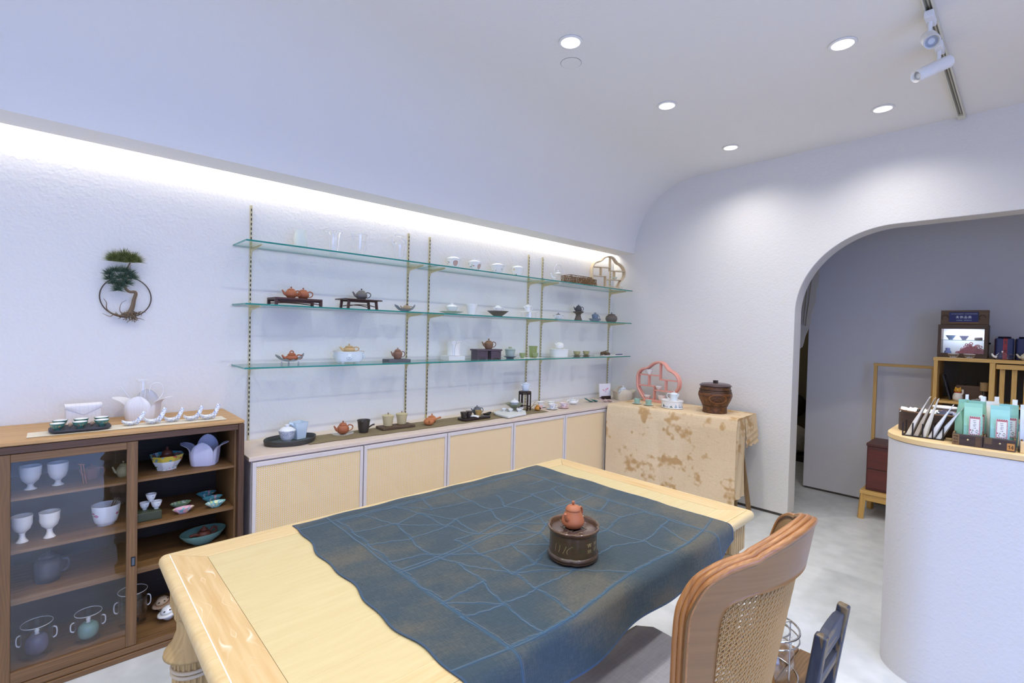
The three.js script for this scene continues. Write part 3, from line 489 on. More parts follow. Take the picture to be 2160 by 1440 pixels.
// carved cane-back chair, seen from behind
{
  const t = thing('cane_back_chair', 'carved brown wooden chair with a curved woven-cane back, drawn up to the table', 'chair', [1.165, 0, -0.6]);
  const B = (u, y) => [0.255 * u, y, 0.277 - 0.108 * u * u - 0.16 * (0.97 - y)];            // mid surface of the back, u -1..1
  const botRail = 0.56;
  const slab = (f, nu, nv, th) => sheet(f, nu, nv, th);
  const half = [[-.80, .42], [-.88, .55], [-.95, .70], [-1, .83], [-.985, .876], [-.93, .915], [-.81, .942], [-.68, .955], [-.61, .959], [-.56, .968], [-.40, .984], [-.20, .998], [0, 1.003]];
  const halfIn = [[-.60, .42], [-.68, .56], [-.735, .70], [-.775, .81], [-.775, .85], [-.74, .872], [-.66, .882], [-.58, .887], [-.52, .889], [-.46, .890], [-.30, .893], [-.15, .895], [0, .896]];
  const mirror = (h) => [...h, ...h.slice(0, -1).reverse().map(([x, y]) => [-x, y])], O = mirror(half), I = mirror(halfIn);
  const alongP = (P, t) => { const k = Math.min(t * (P.length - 1), P.length - 1.0001), i = Math.floor(k), f = k - i, p = (n) => P[Math.max(0, Math.min(P.length - 1, n))], c = (d) => { const a = p(i - 1)[d], b1 = p(i)[d], c1 = p(i + 1)[d], e1 = p(i + 2)[d]; return b1 + 0.5 * f * (c1 - a + f * (2 * a - 5 * b1 + 4 * c1 - e1 + f * (3 * (b1 - c1) + e1 - a))); }; return [c(0), c(1)]; };
  part('back_frame', W(slab((a, b1) => { const o = alongP(O, a), q = alongP(I, a); return B(mix(q[0], o[0], b1), mix(q[1], o[1], b1)); }, 140, 8, 0.032), 'x'), chairW, t);
  const mould = (o, dz, r) => { const pts = []; for (let i = 0; i <= 70; i++) { const [u, y] = alongP(O, i / 70), [x, yy, z] = B(u, y); pts.push([x * (1 + o), yy + o, z + dz]); } return sweep(pts, r, 160, 8); };
  part('edge_moulding', W(join([mould(0.002, -0.011, 0.0075), mould(0.004, 0.001, 0.0065), mould(0.001, 0.012, 0.0075)]), 'x'), caneFrame, t);
  part('inner_moulding', W(sweep(Array.from({ length: 60 }, (_, i) => { const [u, y] = alongP(O, 0.3 + 0.4 * i / 59), [x, yy, z] = B(u * 0.9, y - 0.022); return [x, yy, z - 0.016]; }), 0.005, 120, 6), 'x'), chairW, t);
  const carve = []; seed = 77; for (let i = 0; i < 34; i++) { const u = rr(-0.42, 0.42), [x, y, z] = B(u, rr(0.905, 0.97)); carve.push(new THREE.SphereGeometry(1, 10, 8).scale(rr(0.006, 0.014), rr(0.004, 0.008), 0.007).rotateZ(rr(-1, 1)).translate(x, y, z - 0.016)); }
  part('carving', carve, caneFrame, t);
  for (const s of [-1, 1]) {
    part('rear_leg', W(bar([s * 0.185, 0.46, 0.19], [s * 0.19, 0, 0.29], 0.036, 0.04, 0.006), 'y'), chairW, t);
    part('front_leg', W(sweep([[s * 0.235, 0.40, -0.22], [s * 0.25, 0.33, -0.235], [s * 0.232, 0.18, -0.222], [s * 0.225, 0.05, -0.215], [s * 0.235, 0.0, -0.23]], (k) => mix(0.03, 0.015, Math.min(1, k * 1.3)) + (k > 0.93 ? 0.008 : 0), 28, 10), 'y'), chairW, t);
  }
  part('lower_rail', W(slab((a, b) => B(mix(-0.7, 0.7, a), mix(botRail - 0.05, botRail, b)), 30, 4, 0.026), 'x'), chairW, t);
  // woven cane, real strands
  const strands = [], U = 0.76, y0 = botRail, pitch = 0.0128, w = 2 * U * 0.255, top = 0.893;
  const surf = (x, y) => { const u = x / 0.255, q = B(u, y); return V(q[0], q[1], q[2]); };
  const strand = (a, b, r, n, dz) => { const pts = []; for (let i = 0; i <= n; i++) { const p = surf(mix(a[0], b[0], i / n), mix(a[1], b[1], i / n)); p.z += dz; pts.push(p); } strands.push(sweep(pts, r, n, 4)); };
  const nx = Math.round(w / pitch), ny = Math.round((top - y0) / pitch);
  for (let i = 0; i <= nx; i++) for (const k of [-0.0021, 0.0021]) { const x = -w / 2 + i * pitch + k; strand([x, y0 - 0.006], [x, top], 0.0014, 5, 0.0006); }
  for (let j = 0; j <= ny; j++) for (const k of [-0.0021, 0.0021]) { const y = y0 + j * pitch + k; strand([-w / 2, y], [w / 2, y], 0.0014, 16, -0.0006); }
  const H = top - y0;
  for (let i = -ny; i <= nx + ny; i++) for (const s of [1, -1]) {
    let xa = -w / 2 + (i + 0.5) * pitch, xb = xa + s * H, ya = y0, yb = top;
    const clip = (x) => (x - xa) / (xb - xa); let t0 = 0, t1 = 1;
    for (const e of [-w / 2, w / 2]) { const tt = clip(e); if (e < 0 ? s > 0 : s < 0) t0 = Math.max(t0, tt); else t1 = Math.min(t1, tt); }
    if (t1 - t0 < 0.03) continue;
    strand([mix(xa, xb, t0), mix(ya, yb, t0)], [mix(xa, xb, t1), mix(ya, yb, t1)], 0.0015, 10, 0.0016 * s);
  }
  part('cane_webbing', strands, caneMat, t).userData.kind = 'stuff';
  // seat
  const so = [[-0.205, -0.19], [0.205, -0.19], [0.235, 0.02], [0.243, 0.20], [0.205, 0.245], [0, 0.262], [-0.205, 0.245], [-0.243, 0.20], [-0.235, 0.02]];
  const sh = (k) => { const c = new THREE.SplineCurve(so.map(([x, y]) => V2(x * k, y * k)).concat([V2(so[0][0] * k, so[0][1] * k)])); return so.map(([x, y]) => [x * k, y * k]); };
  part('seat_frame', W(flatUp(extr(sh(1), 0.06, 0.008)).translate(0, 0.385, 0), 'x'), chairW, t);
  part('seat_cushion', (() => { const g = flatUp(extr(sh(0.965), 0.022, 0.008)).translate(0, 0.4455, 0); return Wu(g, 2); })(), seatFabric, t);
}

// low dark child's chair with a glass jar on it
{
  const t = thing('low_chair', 'small worn dark blue wooden chair behind the cane-back chair', 'chair', [1.80, 0, -0.56]);
  for (const s of [-1, 1]) {
    const p = part('back_post', W(bar([s * 0.125, 0.0, 0.10], [s * 0.125, 0.515, 0.165], 0.032, 0.036, 0.008), 'y'), paintedW, t);
    part('front_leg', W(bar([s * 0.12, 0.26, -0.13], [s * 0.13, 0, -0.14], 0.03, 0.03, 0.004), 'y'), paintedW, t);
  }
  part('top_rail', W(extr([[-0.11, 0.40], [0.11, 0.40], [0.11, 0.485], [0.06, 0.497], [0, 0.50], [-0.06, 0.497], [-0.11, 0.485]], 0.026, 0.004).rotateX(0.125).translate(0, 0.012, 0.085), 'x'), paintedW, t);
  part('lower_rail', W(bx(0.22, 0.035, 0.02, 0, 0.34, 0.144), 'x'), paintedW, t);
  const pw = woodMat('#9a8a6a', '#6c6250', 352, 0.6);
  for (let i = 0; i < 3; i++) part('seat_plank', W(bb(-0.16, 0.16, 0.262, 0.282, -0.16 + i * 0.095, -0.16 + i * 0.095 + 0.093, 0.003), 'x'), plankW, t);
  part('seat_rail', [W(bb(-0.135, 0.135, 0.22, 0.26, -0.145, -0.125)), W(bb(-0.135, 0.135, 0.22, 0.26, 0.085, 0.105))], pw, t);
}
{
  const t = thing('glass_jar', 'round clear glass jar ringed with chrome wire, standing on the low dark chair', 'jar', [1.745, 0.2825, -0.57]);
  part('vessel', lathe([[0, 0.002], [0.06, 0.002], [0.078, 0.02], [0.086, 0.055], [0.078, 0.09], [0.055, 0.112], [0.052, 0.12], [0.060, 0.128], [0.057, 0.128], [0.049, 0.12], [0.052, 0.110], [0.075, 0.088], [0.082, 0.055], [0.074, 0.022], [0.057, 0.006], [0, 0.006]], 48), glassMat, t);
  const ring = (R, y, r = 0.0028) => new THREE.TorusGeometry(R, r, 8, 64).rotateX(Math.PI / 2).translate(0, y, 0);
  part('wire_ring', ring(0.094, 0.155, 0.0034), chrome, t); part('wire_ring', ring(0.066, 0.152), chrome, t); part('wire_ring', ring(0.094, 0.128, 0.0024), chrome, t);
  const st = []; for (let k = 0; k < 4; k++) { const a = k * 1.571 + 0.5, c = Math.cos(a), s = Math.sin(a); st.push(rod([c * 0.066, 0.152, s * 0.066], [c * 0.094, 0.155, s * 0.094], 0.002)); st.push(rod([c * 0.094, 0.155, s * 0.094], [c * 0.094, 0.0025, s * 0.094], 0.0022)); st.push(new THREE.SphereGeometry(0.0045, 10, 8).translate(c * 0.094, 0.15, s * 0.094)); }
  part('wire_stay', st, chrome, t); part('foot_ring', ring(0.094, 0.003), chrome, t);
  part('black_handle', new THREE.CapsuleGeometry(0.021, 0.05, 6, 18).rotateZ(0.15).translate(-0.015, 0.152, 0.012), M('#121214', 0.2), t);
  for (const s of [-1, 1]) part('glass_handle', sweep([[s * 0.07, 0.10, 0.04], [s * 0.092, 0.105, 0.05], [s * 0.098, 0.08, 0.052], [s * 0.083, 0.065, 0.045]], 0.006, 20, 8), glassMat, t);
}

// ---------------------------------------------------------------- ware builders
const SQUAT = [[0.0, 0], [0.55, 0], [0.6, 0.03], [0.72, 0.10], [0.95, 0.32], [1, 0.5], [0.94, 0.72], [0.76, 0.92], [0.62, 1.0]];
const ROUND = [[0.0, 0], [0.5, 0], [0.56, 0.03], [0.8, 0.14], [0.97, 0.36], [1, 0.52], [0.93, 0.76], [0.72, 0.95], [0.58, 1.0]];
const TALL = [[0.0, 0], [0.66, 0], [0.70, 0.02], [0.86, 0.25], [0.98, 0.55], [1, 0.72], [0.93, 0.86], [0.72, 0.96], [0.66, 1.0]];
const PEAR = [[0.0, 0], [0.5, 0], [0.62, 0.03], [0.93, 0.22], [1, 0.36], [0.93, 0.56], [0.76, 0.80], [0.66, 0.95], [0.64, 1.0]];
const STRAIGHT = [[0.0, 0], [0.82, 0], [0.86, 0.02], [0.9, 0.3], [0.95, 0.7], [1, 0.88], [0.96, 0.95], [0.8, 1.0]];
const FLAT = [[0.0, 0], [0.6, 0], [0.66, 0.04], [0.86, 0.2], [1, 0.45], [0.96, 0.62], [0.74, 0.86], [0.5, 1.0]];
function teapot(label, pos, turn, o) {
  const { R, H, mat, prof = SQUAT, lid = 0.62, dome = 0.22, knob = 0.12, knobMat = mat, lidMat = mat, spout = 1, bend = 0, loop = 0.62, hr = 0.085, name = 'teapot', cat = 'teapot', group, side = false, spoutMat = mat } = o;
  const t = thing(name, label, cat, pos, turn, group);
  const P = prof.map(([r, y]) => [r * R, y * H]);
  part('body', lathe(smooth(P.slice(1), 26).map((v) => [v.x, v.y]).reduce((a, p) => (a.push(p), a), [[0, 0]]).concat([[0, H * 0.995]]), 36), mat, t);
  const d = dome * H * (o.lidH ?? 1), lr = lid * R;
  const l = part('lid', lathe([[0, H * 0.985], [lr, H * 0.985], [lr * 1.03, H + 0.001], [lr * 0.98, H + d * 0.3], [lr * 0.75, H + d * 0.72], [lr * 0.4, H + d * 0.95], [0, H + d]], 32), lidMat, t);
  const kr = knob * R * 1.25;
  if (o.bridge) part('knob', sweep([[-kr * 2, H + d * 0.85, 0], [-kr * 1.5, H + d + kr * 1.1, 0], [0, H + d + kr * 1.9, 0], [kr * 1.5, H + d + kr * 1.1, 0], [kr * 2, H + d * 0.85, 0]], kr * 0.62, 20, 8), knobMat, l);
  else part('knob', lathe([[0, H + d - 0.001], [kr * 0.55, H + d - 0.001], [kr * 0.5, H + d + kr * 0.35], [kr, H + d + kr * 1.1], [kr * 0.75, H + d + kr * 1.8], [0, H + d + kr * 2]], 20), knobMat, l);
  const sp = spout > 0.8 ? [[-0.72 * R, H * 0.40, 0], [-1.12 * R, H * 0.52, 0], [-1.32 * R, H * (0.74 + bend), 0], [-1.55 * R * spout, H * 0.98, 0]] : [[-0.75 * R, H * 0.55, 0], [-1.05 * R, H * 0.72, 0], [-1.2 * R, H * 0.97, 0]];
  part('spout', sweep(sp, (s) => R * mix(0.30, 0.115, Math.pow(s, 0.7)), 22, 12), spoutMat, t);
  if (side) part('handle', sweep([[0.1 * R, H * 0.6, 0.9 * R], [0.2 * R, H * 0.72, 1.4 * R], [0.3 * R, H * 0.86, 1.95 * R]], (s) => R * mix(0.16, 0.22, s), 16, 12), mat, t);
  else if (o.bail) part('bail_handle', sweep([[0.78 * R, H * 0.98, 0], [0.9 * R, H * 1.35, 0], [0.5 * R, H * 1.95, 0], [0, H * 2.08, 0], [-0.5 * R, H * 1.95, 0], [-0.9 * R, H * 1.35, 0], [-0.78 * R, H * 0.98, 0]], R * 0.06, 40, 8), o.bailMat ?? mat, t);
  else part('handle', sweep([[0.78 * R, H * 0.88, 0], [1.15 * R, H * 0.97, 0], [(1 + loop) * R, H * 0.78, 0], [(1 + loop * 0.94) * R, H * 0.48, 0], [1.22 * R, H * 0.27, 0], [0.9 * R, H * 0.26, 0]], (s) => R * hr * mix(1.25, 0.9, s), 30, 10), mat, t);
  return t;
}
// open vessel profile with a wall and a foot
function bowlP(R, H, fr, { t = 0.0025, p = 0.5, fh = 0.006, lip = 0 } = {}) {
  const o = [], q = []; for (let i = 0; i <= 14; i++) { const s = i / 14, y = fh + (H - fh) * s, r = fr + (R - fr) * Math.pow(s, p) + lip * Math.pow(s, 10); o.push([r, y]); if (y > fh + t) q.push([Math.max(0.001, r - t), y]); }
  return [[0, 0.001], [fr * 0.85, 0.001], [fr * 0.86, 0], [fr * 0.98, 0], [fr, fh], ...o.slice(1), ...q.reverse(), [fr * 0.5, fh + t], [0, fh + t]];
}
const bowlG = (R, H, fr, o, seg = 36) => {      // decoration runs over the outside wall only, foot to rim
  const P = bowlP(R, H, fr, o), g = lathe(P, seg), u = g.attributes.uv, n = P.length;
  for (let i = 0; i < u.count; i++) { const j = i % n; if (j < 4) u.setY(i, 0.002); else if (j <= 18) u.setY(i, (j - 4) / 14); else u.setXY(i, 0.002, 0.002); }
  return g;
};
const insideG = (R, H, fr, o = {}) => lathe(bowlP(R, H, fr, o).slice(19).map(([r, y], i, a) => [Math.max(0, r - (i < a.length - 2 ? 0.0007 : 0)), y + (i > 1 ? 0.0007 : 0.0002)]), 36);
function cup(label, pos, R, H, fr, mat, o = {}) { return single(o.name ?? 'cup', label, o.cat ?? 'cup', bowlG(R, H, fr, o), mat, pos, o.turn ?? 0, o.group); }
function dish(name, label, cat, pos, R, H, fr, mat, o = {}) { return single(name, label, cat, bowlG(R, H, fr, { p: 0.7, t: 0.003, ...o }), mat, pos, o.turn ?? 0, o.group); }
function gaiwan(label, pos, o) {
  const { R, H, fr = R * 0.45, mat, lidMat = mat, p = 0.55, lip = R * 0.06, turn = 0, group, saucer } = o;
  const t = thing('lidded_bowl', label, 'lidded bowl', pos, turn, group);
  let y = 0; if (saucer) { part('saucer', bowlG(saucer, 0.014, saucer * 0.42, { p: 0.75 }, 36), o.saucerMat ?? mat, t); y = 0.008; }
  part('bowl', bowlG(R, H, fr, { p, lip, fh: 0.008 }, 40).translate(0, y, 0), mat, t);
  const l = R * 0.95, z = y + H - 0.004;
  const L = part('lid', lathe([[0, z], [l * 0.97, z], [l, z + 0.003], [l * 0.88, z + 0.010], [l * 0.6, z + 0.018], [l * 0.3, z + 0.0215], [0, z + 0.022]], 36), lidMat, t);
  part('lid_knob', lathe([[l * 0.2, z + 0.020], [l * 0.22, z + 0.025], [l * 0.32, z + 0.032], [l * 0.28, z + 0.032], [l * 0.18, z + 0.027], [0, z + 0.026]], 28), lidMat, L);
  return t;
}
// cloud-shaped display stand
const CLOUD = [[-.25, 0], [-.30, .02], [-.41, .167], [-.47, .30], [-.487, .44], [-.48, .62], [-.44, .72], [-.37, .785], [-.26, .815], [-.2, .86], [-.14, .92], [-.05, .975], [.05, .99], [.15, .945], [.21, .86], [.26, .80], [.354, .754], [.43, .68], [.48, .58], [.494, .486], [.475, .36], [.40, .25], [.345, .16], [.31, .065], [.26, 0]];
function cloudStand(label, pos, turn, Wd, H, D, mat, r, ornate) {
  const t = thing('cloud_display_stand', label, 'display stand', pos, turn), y0 = 0.045 * H;
  const X = (x) => x * Wd, Y = (y) => y0 + y * (H - y0);
  const pts = CLOUD.map(([x, y]) => [X(x), Y(y), 0]);
  const f = (dz) => sweep(pts.map(([x, y]) => [x, y, dz]), r, 140, 8, true);
  const cv = new THREE.CatmullRomCurve3(pts.map((p) => V(...p)), true, 'centripetal');
  const band = sheet((u, v) => { const q = cv.getPointAt(Math.min(0.9999, u)); return [q.x, q.y, mix(-D / 2 + r, D / 2 - r, v)]; }, 120, 2, r * 0.7);
  part('frame', [f(D / 2 - r), f(-D / 2 + r), band], mat, t);
  for (const [a, b, y] of [[-.43, .05, .638], [.05, .47, .543], [-.45, -.07, .355], [-.08, .40, .26]]) part('shelf', bb(X(a), X(b), Y(y) - r * 0.55, Y(y) + r * 0.55, -D / 2 + r, D / 2 - r, 0.001), mat, t);
  for (const [x, a, b] of [[.055, .543, .975], [-.213, .355, .638], [.19, .26, .543], [-.076, 0.01, .355]]) part('divider', bb(X(x) - r * 0.5, X(x) + r * 0.5, Y(a), Y(b), -D / 2 + r, D / 2 - r, 0.001), mat, t);
  const base = [bb(X(-.30), X(.30), 0.008, y0 + 0.004, -D / 2 - 0.006, D / 2 + 0.006, 0.003), bb(X(-.31), X(.31), 0, 0.009, -D / 2 - 0.01, D / 2 + 0.01, 0.002)];
  if (ornate) { for (let k = 0; k < 9; k++) { const x = X(-.36 + .09 * k); base.push(new THREE.TorusGeometry(0.012, 0.003, 6, 16).translate(x, 0.016, D / 2 + 0.006)); } for (const s of [-1, 1]) base.push(sweep([[s * X(.28), 0.04, 0], [s * X(.36), 0.022, 0], [s * X(.43), 0.0035, 0]], 0.0035, 12, 8)); }
  part('base', base, mat, t);
  return t;
}
// fabric flower-box: four petals folding outward round a pleated body
function petalBox(name, label, cat, pos, turn, w, h, mat, flare = 0.4, petals = 4, sq = 0.5) {
  const t = thing(name, label, cat, pos, turn);
  for (let k = 0; k < petals; k++) {
    const a0 = k / petals * 2 * Math.PI;
    const fold = k % 2 === 0;                    // petals 0 and 2 curl outward, 1 and 3 stand as rounded arches
    const g = sheet((u, v) => {
      const s = (u - 0.5) * 2, v0 = 0.5, e = Math.max(0, (v - v0) / (1 - v0)), nar = Math.sqrt(Math.max(0, 1 - Math.pow(e, fold ? 1.7 : 2.2))) * 0.995 + 0.005;
      const a = s * Math.PI / petals * nar, sqr = Math.min(1 / Math.max(Math.abs(Math.cos(s * Math.PI / petals)), 0.5), mix(1, 1.30, sq)), wide = w * 0.5 * (0.93 + 0.13 * Math.sin(v * 2.6)) * mix(1, sqr, nar);
      const f = fold ? Math.max(0, (v - 0.58) / 0.42) : 0, r = wide + f * f * w * flare + (fold ? 0 : -0.10 * w * e * e);
      const y = fold ? h * (v * 1.02 + f * 0.12 - f * f * 0.16) : v * h * (k === 1 ? 1.28 : 1.05);
      return [Math.cos(a0 + a) * r, Math.max(0.001, y), -Math.sin(a0 + a) * r];
    }, 18, 26, 0.002);
    part('petal', g, mat, t);
  }
  part('base', lathe([[0, 0.0005], [w * 0.46, 0.0005], [w * 0.46, 0.004], [0, 0.004]], 24), mat, t);
  return t;
}
function lowTable(label, pos, turn, w, h, d, mat, o = {}) {
  const t = thing('low_display_table', label, 'display table', pos, turn), th = o.th ?? 0.008, q = o.leg ?? 0.012, ov = o.over ?? 0, sp = o.splay ?? 0;
  part('table_top', W(bb(-w / 2 - ov, w / 2 + ov, h - th, h, -d / 2 - ov * 0.4, d / 2 + ov * 0.4, 0.002)), mat, t);
  for (const sx of [-1, 1]) for (const sz of [-1, 1]) part('leg', W(bar([sx * (w / 2 - q / 2), h - th, sz * (d / 2 - q / 2)], [sx * (w / 2 - q / 2 + sp), 0, sz * (d / 2 - q / 2)], q, q, 0.002), 'y'), mat, t);
  for (const sz of [-1, 1]) { part('apron', W(bb(-w / 2 + q, w / 2 - q, h - th - 0.008, h - th, sz * (d / 2 - q * 0.7) - 0.002, sz * (d / 2 - q * 0.7) + 0.002)), mat, t); if (o.stretch) part('stretcher', W(sweep([[-w / 2 + q, h * 0.30, sz * (d / 2 - q * 0.6)], [-w * 0.22, h * 0.42, sz * (d / 2 - q * 0.6)], [0, h * 0.45, sz * (d / 2 - q * 0.6)], [w * 0.22, h * 0.42, sz * (d / 2 - q * 0.6)], [w / 2 - q, h * 0.30, sz * (d / 2 - q * 0.6)]], 0.003, 24, 6), 'x'), mat, t); }
  return t;
}

// ---------------------------------------------------------------- top glass shelf
const T = shelfY[0] + 0.0004, Mi = shelfY[1] + 0.0004, Bo = shelfY[2] + 0.0004, Z = -2.78;
single('frosted_jar', 'milky white bulging glass jar at the top shelf’s left end', 'jar', lathe([[0, 0], [0.027, 0], [0.030, 0.004], [0.037, 0.03], [0.0385, 0.055], [0.033, 0.082], [0.030, 0.092], [0.034, 0.105], [0.0315, 0.105], [0.0275, 0.092], [0.030, 0.082], [0.035, 0.055], [0.034, 0.03], [0.027, 0.006], [0, 0.006]], 40), frosted, [0.986, T, Z]);
const lobe = (n, amp) => (a) => 1 + amp * Math.cos(n * a);
{
  const t = thing('glass_pitcher', 'clear lobed glass pitcher with a wide flaring rim on the top shelf', 'pitcher', [1.174, T, Z]);
  const rows = [[0.5, 0.001], [0.62, 0.004], [0.66, 0.014], [0.8, 0.045], [0.88, 0.085], [0.98, 0.11], [1.22, 0.127]], inn = rows.map(([s, y]) => [s - 0.05, y + 0.004]).reverse();
  part('vessel', [loft((a) => 0.041 * (1 + 0.05 * Math.cos(8 * a)), rows), loft((a) => 0.041 * (1 + 0.05 * Math.cos(8 * a)), [...inn])], glassMat, t);
  part('rim', sweep(Array.from({ length: 24 }, (_, i) => { const a = i / 24 * 6.283, r = 0.05 * (1 + 0.04 * Math.cos(8 * a)) + (Math.abs(a - Math.PI) < 0.35 ? 0.010 : 0); return [Math.cos(a) * r, 0.127, -Math.sin(a) * r]; }), 0.0016, 96, 6, true), rimGlass, t);
  part('flute', [2, 3, 4, 5, 6].map((k) => { const a = Math.PI * 1.5 + (k - 4) * 0.62; return sweep([[Math.cos(a) * 0.027, 0.012, -Math.sin(a) * 0.027], [Math.cos(a) * 0.034, 0.05, -Math.sin(a) * 0.034], [Math.cos(a) * 0.037, 0.09, -Math.sin(a) * 0.037], [Math.cos(a) * 0.048, 0.125, -Math.sin(a) * 0.048]], 0.0016, 16, 6); }), rimGlass, t);
  part('foot', lathe([[0, 0], [0.024, 0], [0.026, 0.004], [0, 0.006]], 30), rimGlass, t);
}
{
  const t = thing('glass_pitcher', 'clear straight-sided glass pitcher with a front loop on the top shelf', 'pitcher', [1.33, T, Z]);
  part('vessel', lathe([[0, 0.001], [0.024, 0.001], [0.032, 0.01], [0.037, 0.035], [0.041, 0.09], [0.043, 0.125], [0.0455, 0.132], [0.044, 0.132], [0.041, 0.125], [0.039, 0.09], [0.035, 0.035], [0.03, 0.013], [0, 0.007]], 44), glassMat, t);
  part('rim', [new THREE.TorusGeometry(0.045, 0.0016, 8, 56).rotateX(Math.PI / 2).translate(0, 0.132, 0), sweep([[-0.042, 0.118, 0], [-0.05, 0.130, 0], [-0.056, 0.137, 0]], (s) => 0.006 * (1 - 0.6 * s), 12, 8)], rimGlass, t);
  part('handle', sweep([[-0.012, 0.028, 0.041], [-0.016, 0.05, 0.055], [-0.012, 0.085, 0.06], [0.012, 0.085, 0.06], [0.016, 0.05, 0.055], [0.012, 0.028, 0.041]], 0.002, 30, 8), rimGlass, t);
  part('side_ridge', [[0.041, 0.0], [-0.041, 0.0]].map(([x, z]) => sweep([[x * 0.72, 0.01, z], [x * 0.9, 0.04, z], [x, 0.1, z], [x * 1.06, 0.128, z]], 0.002, 16, 6)), rimGlass, t);
}
{
  const t = thing('glass_ewer', 'clear glass ewer with narrow neck, thin spout and big handle on the top shelf', 'ewer', [1.60, T, Z]);
  const o = [[0, 0.001], [0.022, 0.001], [0.024, 0.01], [0.033, 0.06], [0.041, 0.105], [0.036, 0.125], [0.019, 0.138], [0.015, 0.148], [0.017, 0.158], [0.029, 0.168]];
  part('vessel', lathe([...o, ...o.slice(1).reverse().map(([r, y]) => [Math.max(0, r - 0.002), y + 0.002])], 40), glassMat, t);
  part('rim', [new THREE.TorusGeometry(0.029, 0.0018, 8, 40).rotateX(Math.PI / 2).translate(0, 0.169, 0), new THREE.TorusGeometry(0.038, 0.0016, 6, 40).rotateX(Math.PI / 2).translate(0, 0.122, 0), new THREE.TorusGeometry(0.023, 0.002, 6, 40).rotateX(Math.PI / 2).translate(0, 0.004, 0)], rimGlass, t);
  part('spout', sweep([[-0.036, 0.10, 0], [-0.05, 0.12, 0], [-0.054, 0.155, 0]], (s) => 0.0065 * (1 - 0.6 * s), 18, 8), rimGlass, t);
  part('handle', sweep([[0.017, 0.15, 0], [0.04, 0.145, 0], [0.054, 0.12, 0], [0.052, 0.08, 0], [0.04, 0.055, 0]], 0.0035, 26, 8), rimGlass, t);
  part('side_ridge', [-1, 1].map((s) => sweep([[s * 0.024, 0.012, 0.004], [s * 0.033, 0.06, 0.004], [s * 0.04, 0.105, 0.004]], 0.0016, 16, 6)), rimGlass, t);
}
const butterflyTex = (bg, seedN, round, cols) => MP('#ffffff', 0.25, { map: dotTex(bg, (c, w, h) => {
  seed = seedN; c.save();
  for (let k = 0; k < 4; k++) { const x = (k + 0.5) * w / 4; if (k % 2 === round) { c.strokeStyle = '#8f4a44'; c.lineWidth = 6; c.fillStyle = '#d9b6a6'; c.beginPath(); c.ellipse(x, h * 0.52, 28, 74, 0, 0, 7); c.fill(); c.stroke(); c.strokeStyle = '#4c5f74'; c.lineWidth = 4; for (let i = 0; i < 5; i++) { c.beginPath(); c.moveTo(x - 18 + i * 2, h * (0.32 + i * 0.1)); c.lineTo(x + 18 - i * 2, h * (0.32 + i * 0.1) + rr(-10, 10)); c.stroke(); } }
    else for (let i = 0; i < 9; i++) { c.fillStyle = cols[i % cols.length]; c.beginPath(); c.ellipse(x + rr(-46, 46), h * rr(0.2, 0.85), rr(4, 9), rr(9, 19), rr(-0.4, 0.4), 0, 7); c.fill(); } }
  c.restore();
}) });
const g1 = butterflyTex('#f6f4f0', 191, 1, ['#b0433c', '#6d8a53', '#3f5d84']), g2 = butterflyTex('#f6f4f0', 197, 1, ['#a33d3a', '#7aa06a', '#4b6aa0']), g3 = floral('#f5f3ef', ['#c46a78', '#b58a94', '#7f8ea6'], 9, 211, 6), g4 = floral('#f5f3ef', ['#d3a63c', '#3f4f6e', '#7b8f4e'], 8, 223, 8);
const gw = 'painted lidded bowls on the top shelf';
gaiwan('white lidded bowl with a red-ringed medallion, first of the four on the top shelf', [2.03, T, Z], { R: 0.051, H: 0.07, p: 0.46, mat: g1, lidMat: china, group: gw, turn: 0.5 });
gaiwan('white lidded bowl with a dense red and green medallion, second of four', [2.221, T, Z], { R: 0.05, H: 0.068, p: 0.46, mat: g2, lidMat: china, group: gw, turn: 1.0 });
gaiwan('white lidded bowl with a few faint pink flowers, third of four', [2.439, T, Z], { R: 0.053, H: 0.07, p: 0.46, mat: MP('#ffffff', 0.25, { map: g3 }), lidMat: china, group: gw });
gaiwan('white lidded bowl with a yellow and blue spray, last of four', [2.654, T, Z], { R: 0.05, H: 0.074, p: 0.46, mat: MP('#ffffff', 0.25, { map: g4 }), lidMat: china, group: gw, turn: 2 });
teapot('clear glass kettle with a hooped bail handle on the top shelf', [3.137, T, Z], -0.2, { name: 'glass_kettle', cat: 'kettle', R: 0.052, H: 0.075, mat: glassMat, knobMat: rimGlass, lidMat: rimGlass, spoutMat: rimGlass, prof: ROUND, bail: true, bailMat: rimGlass, dome: 0.18 });
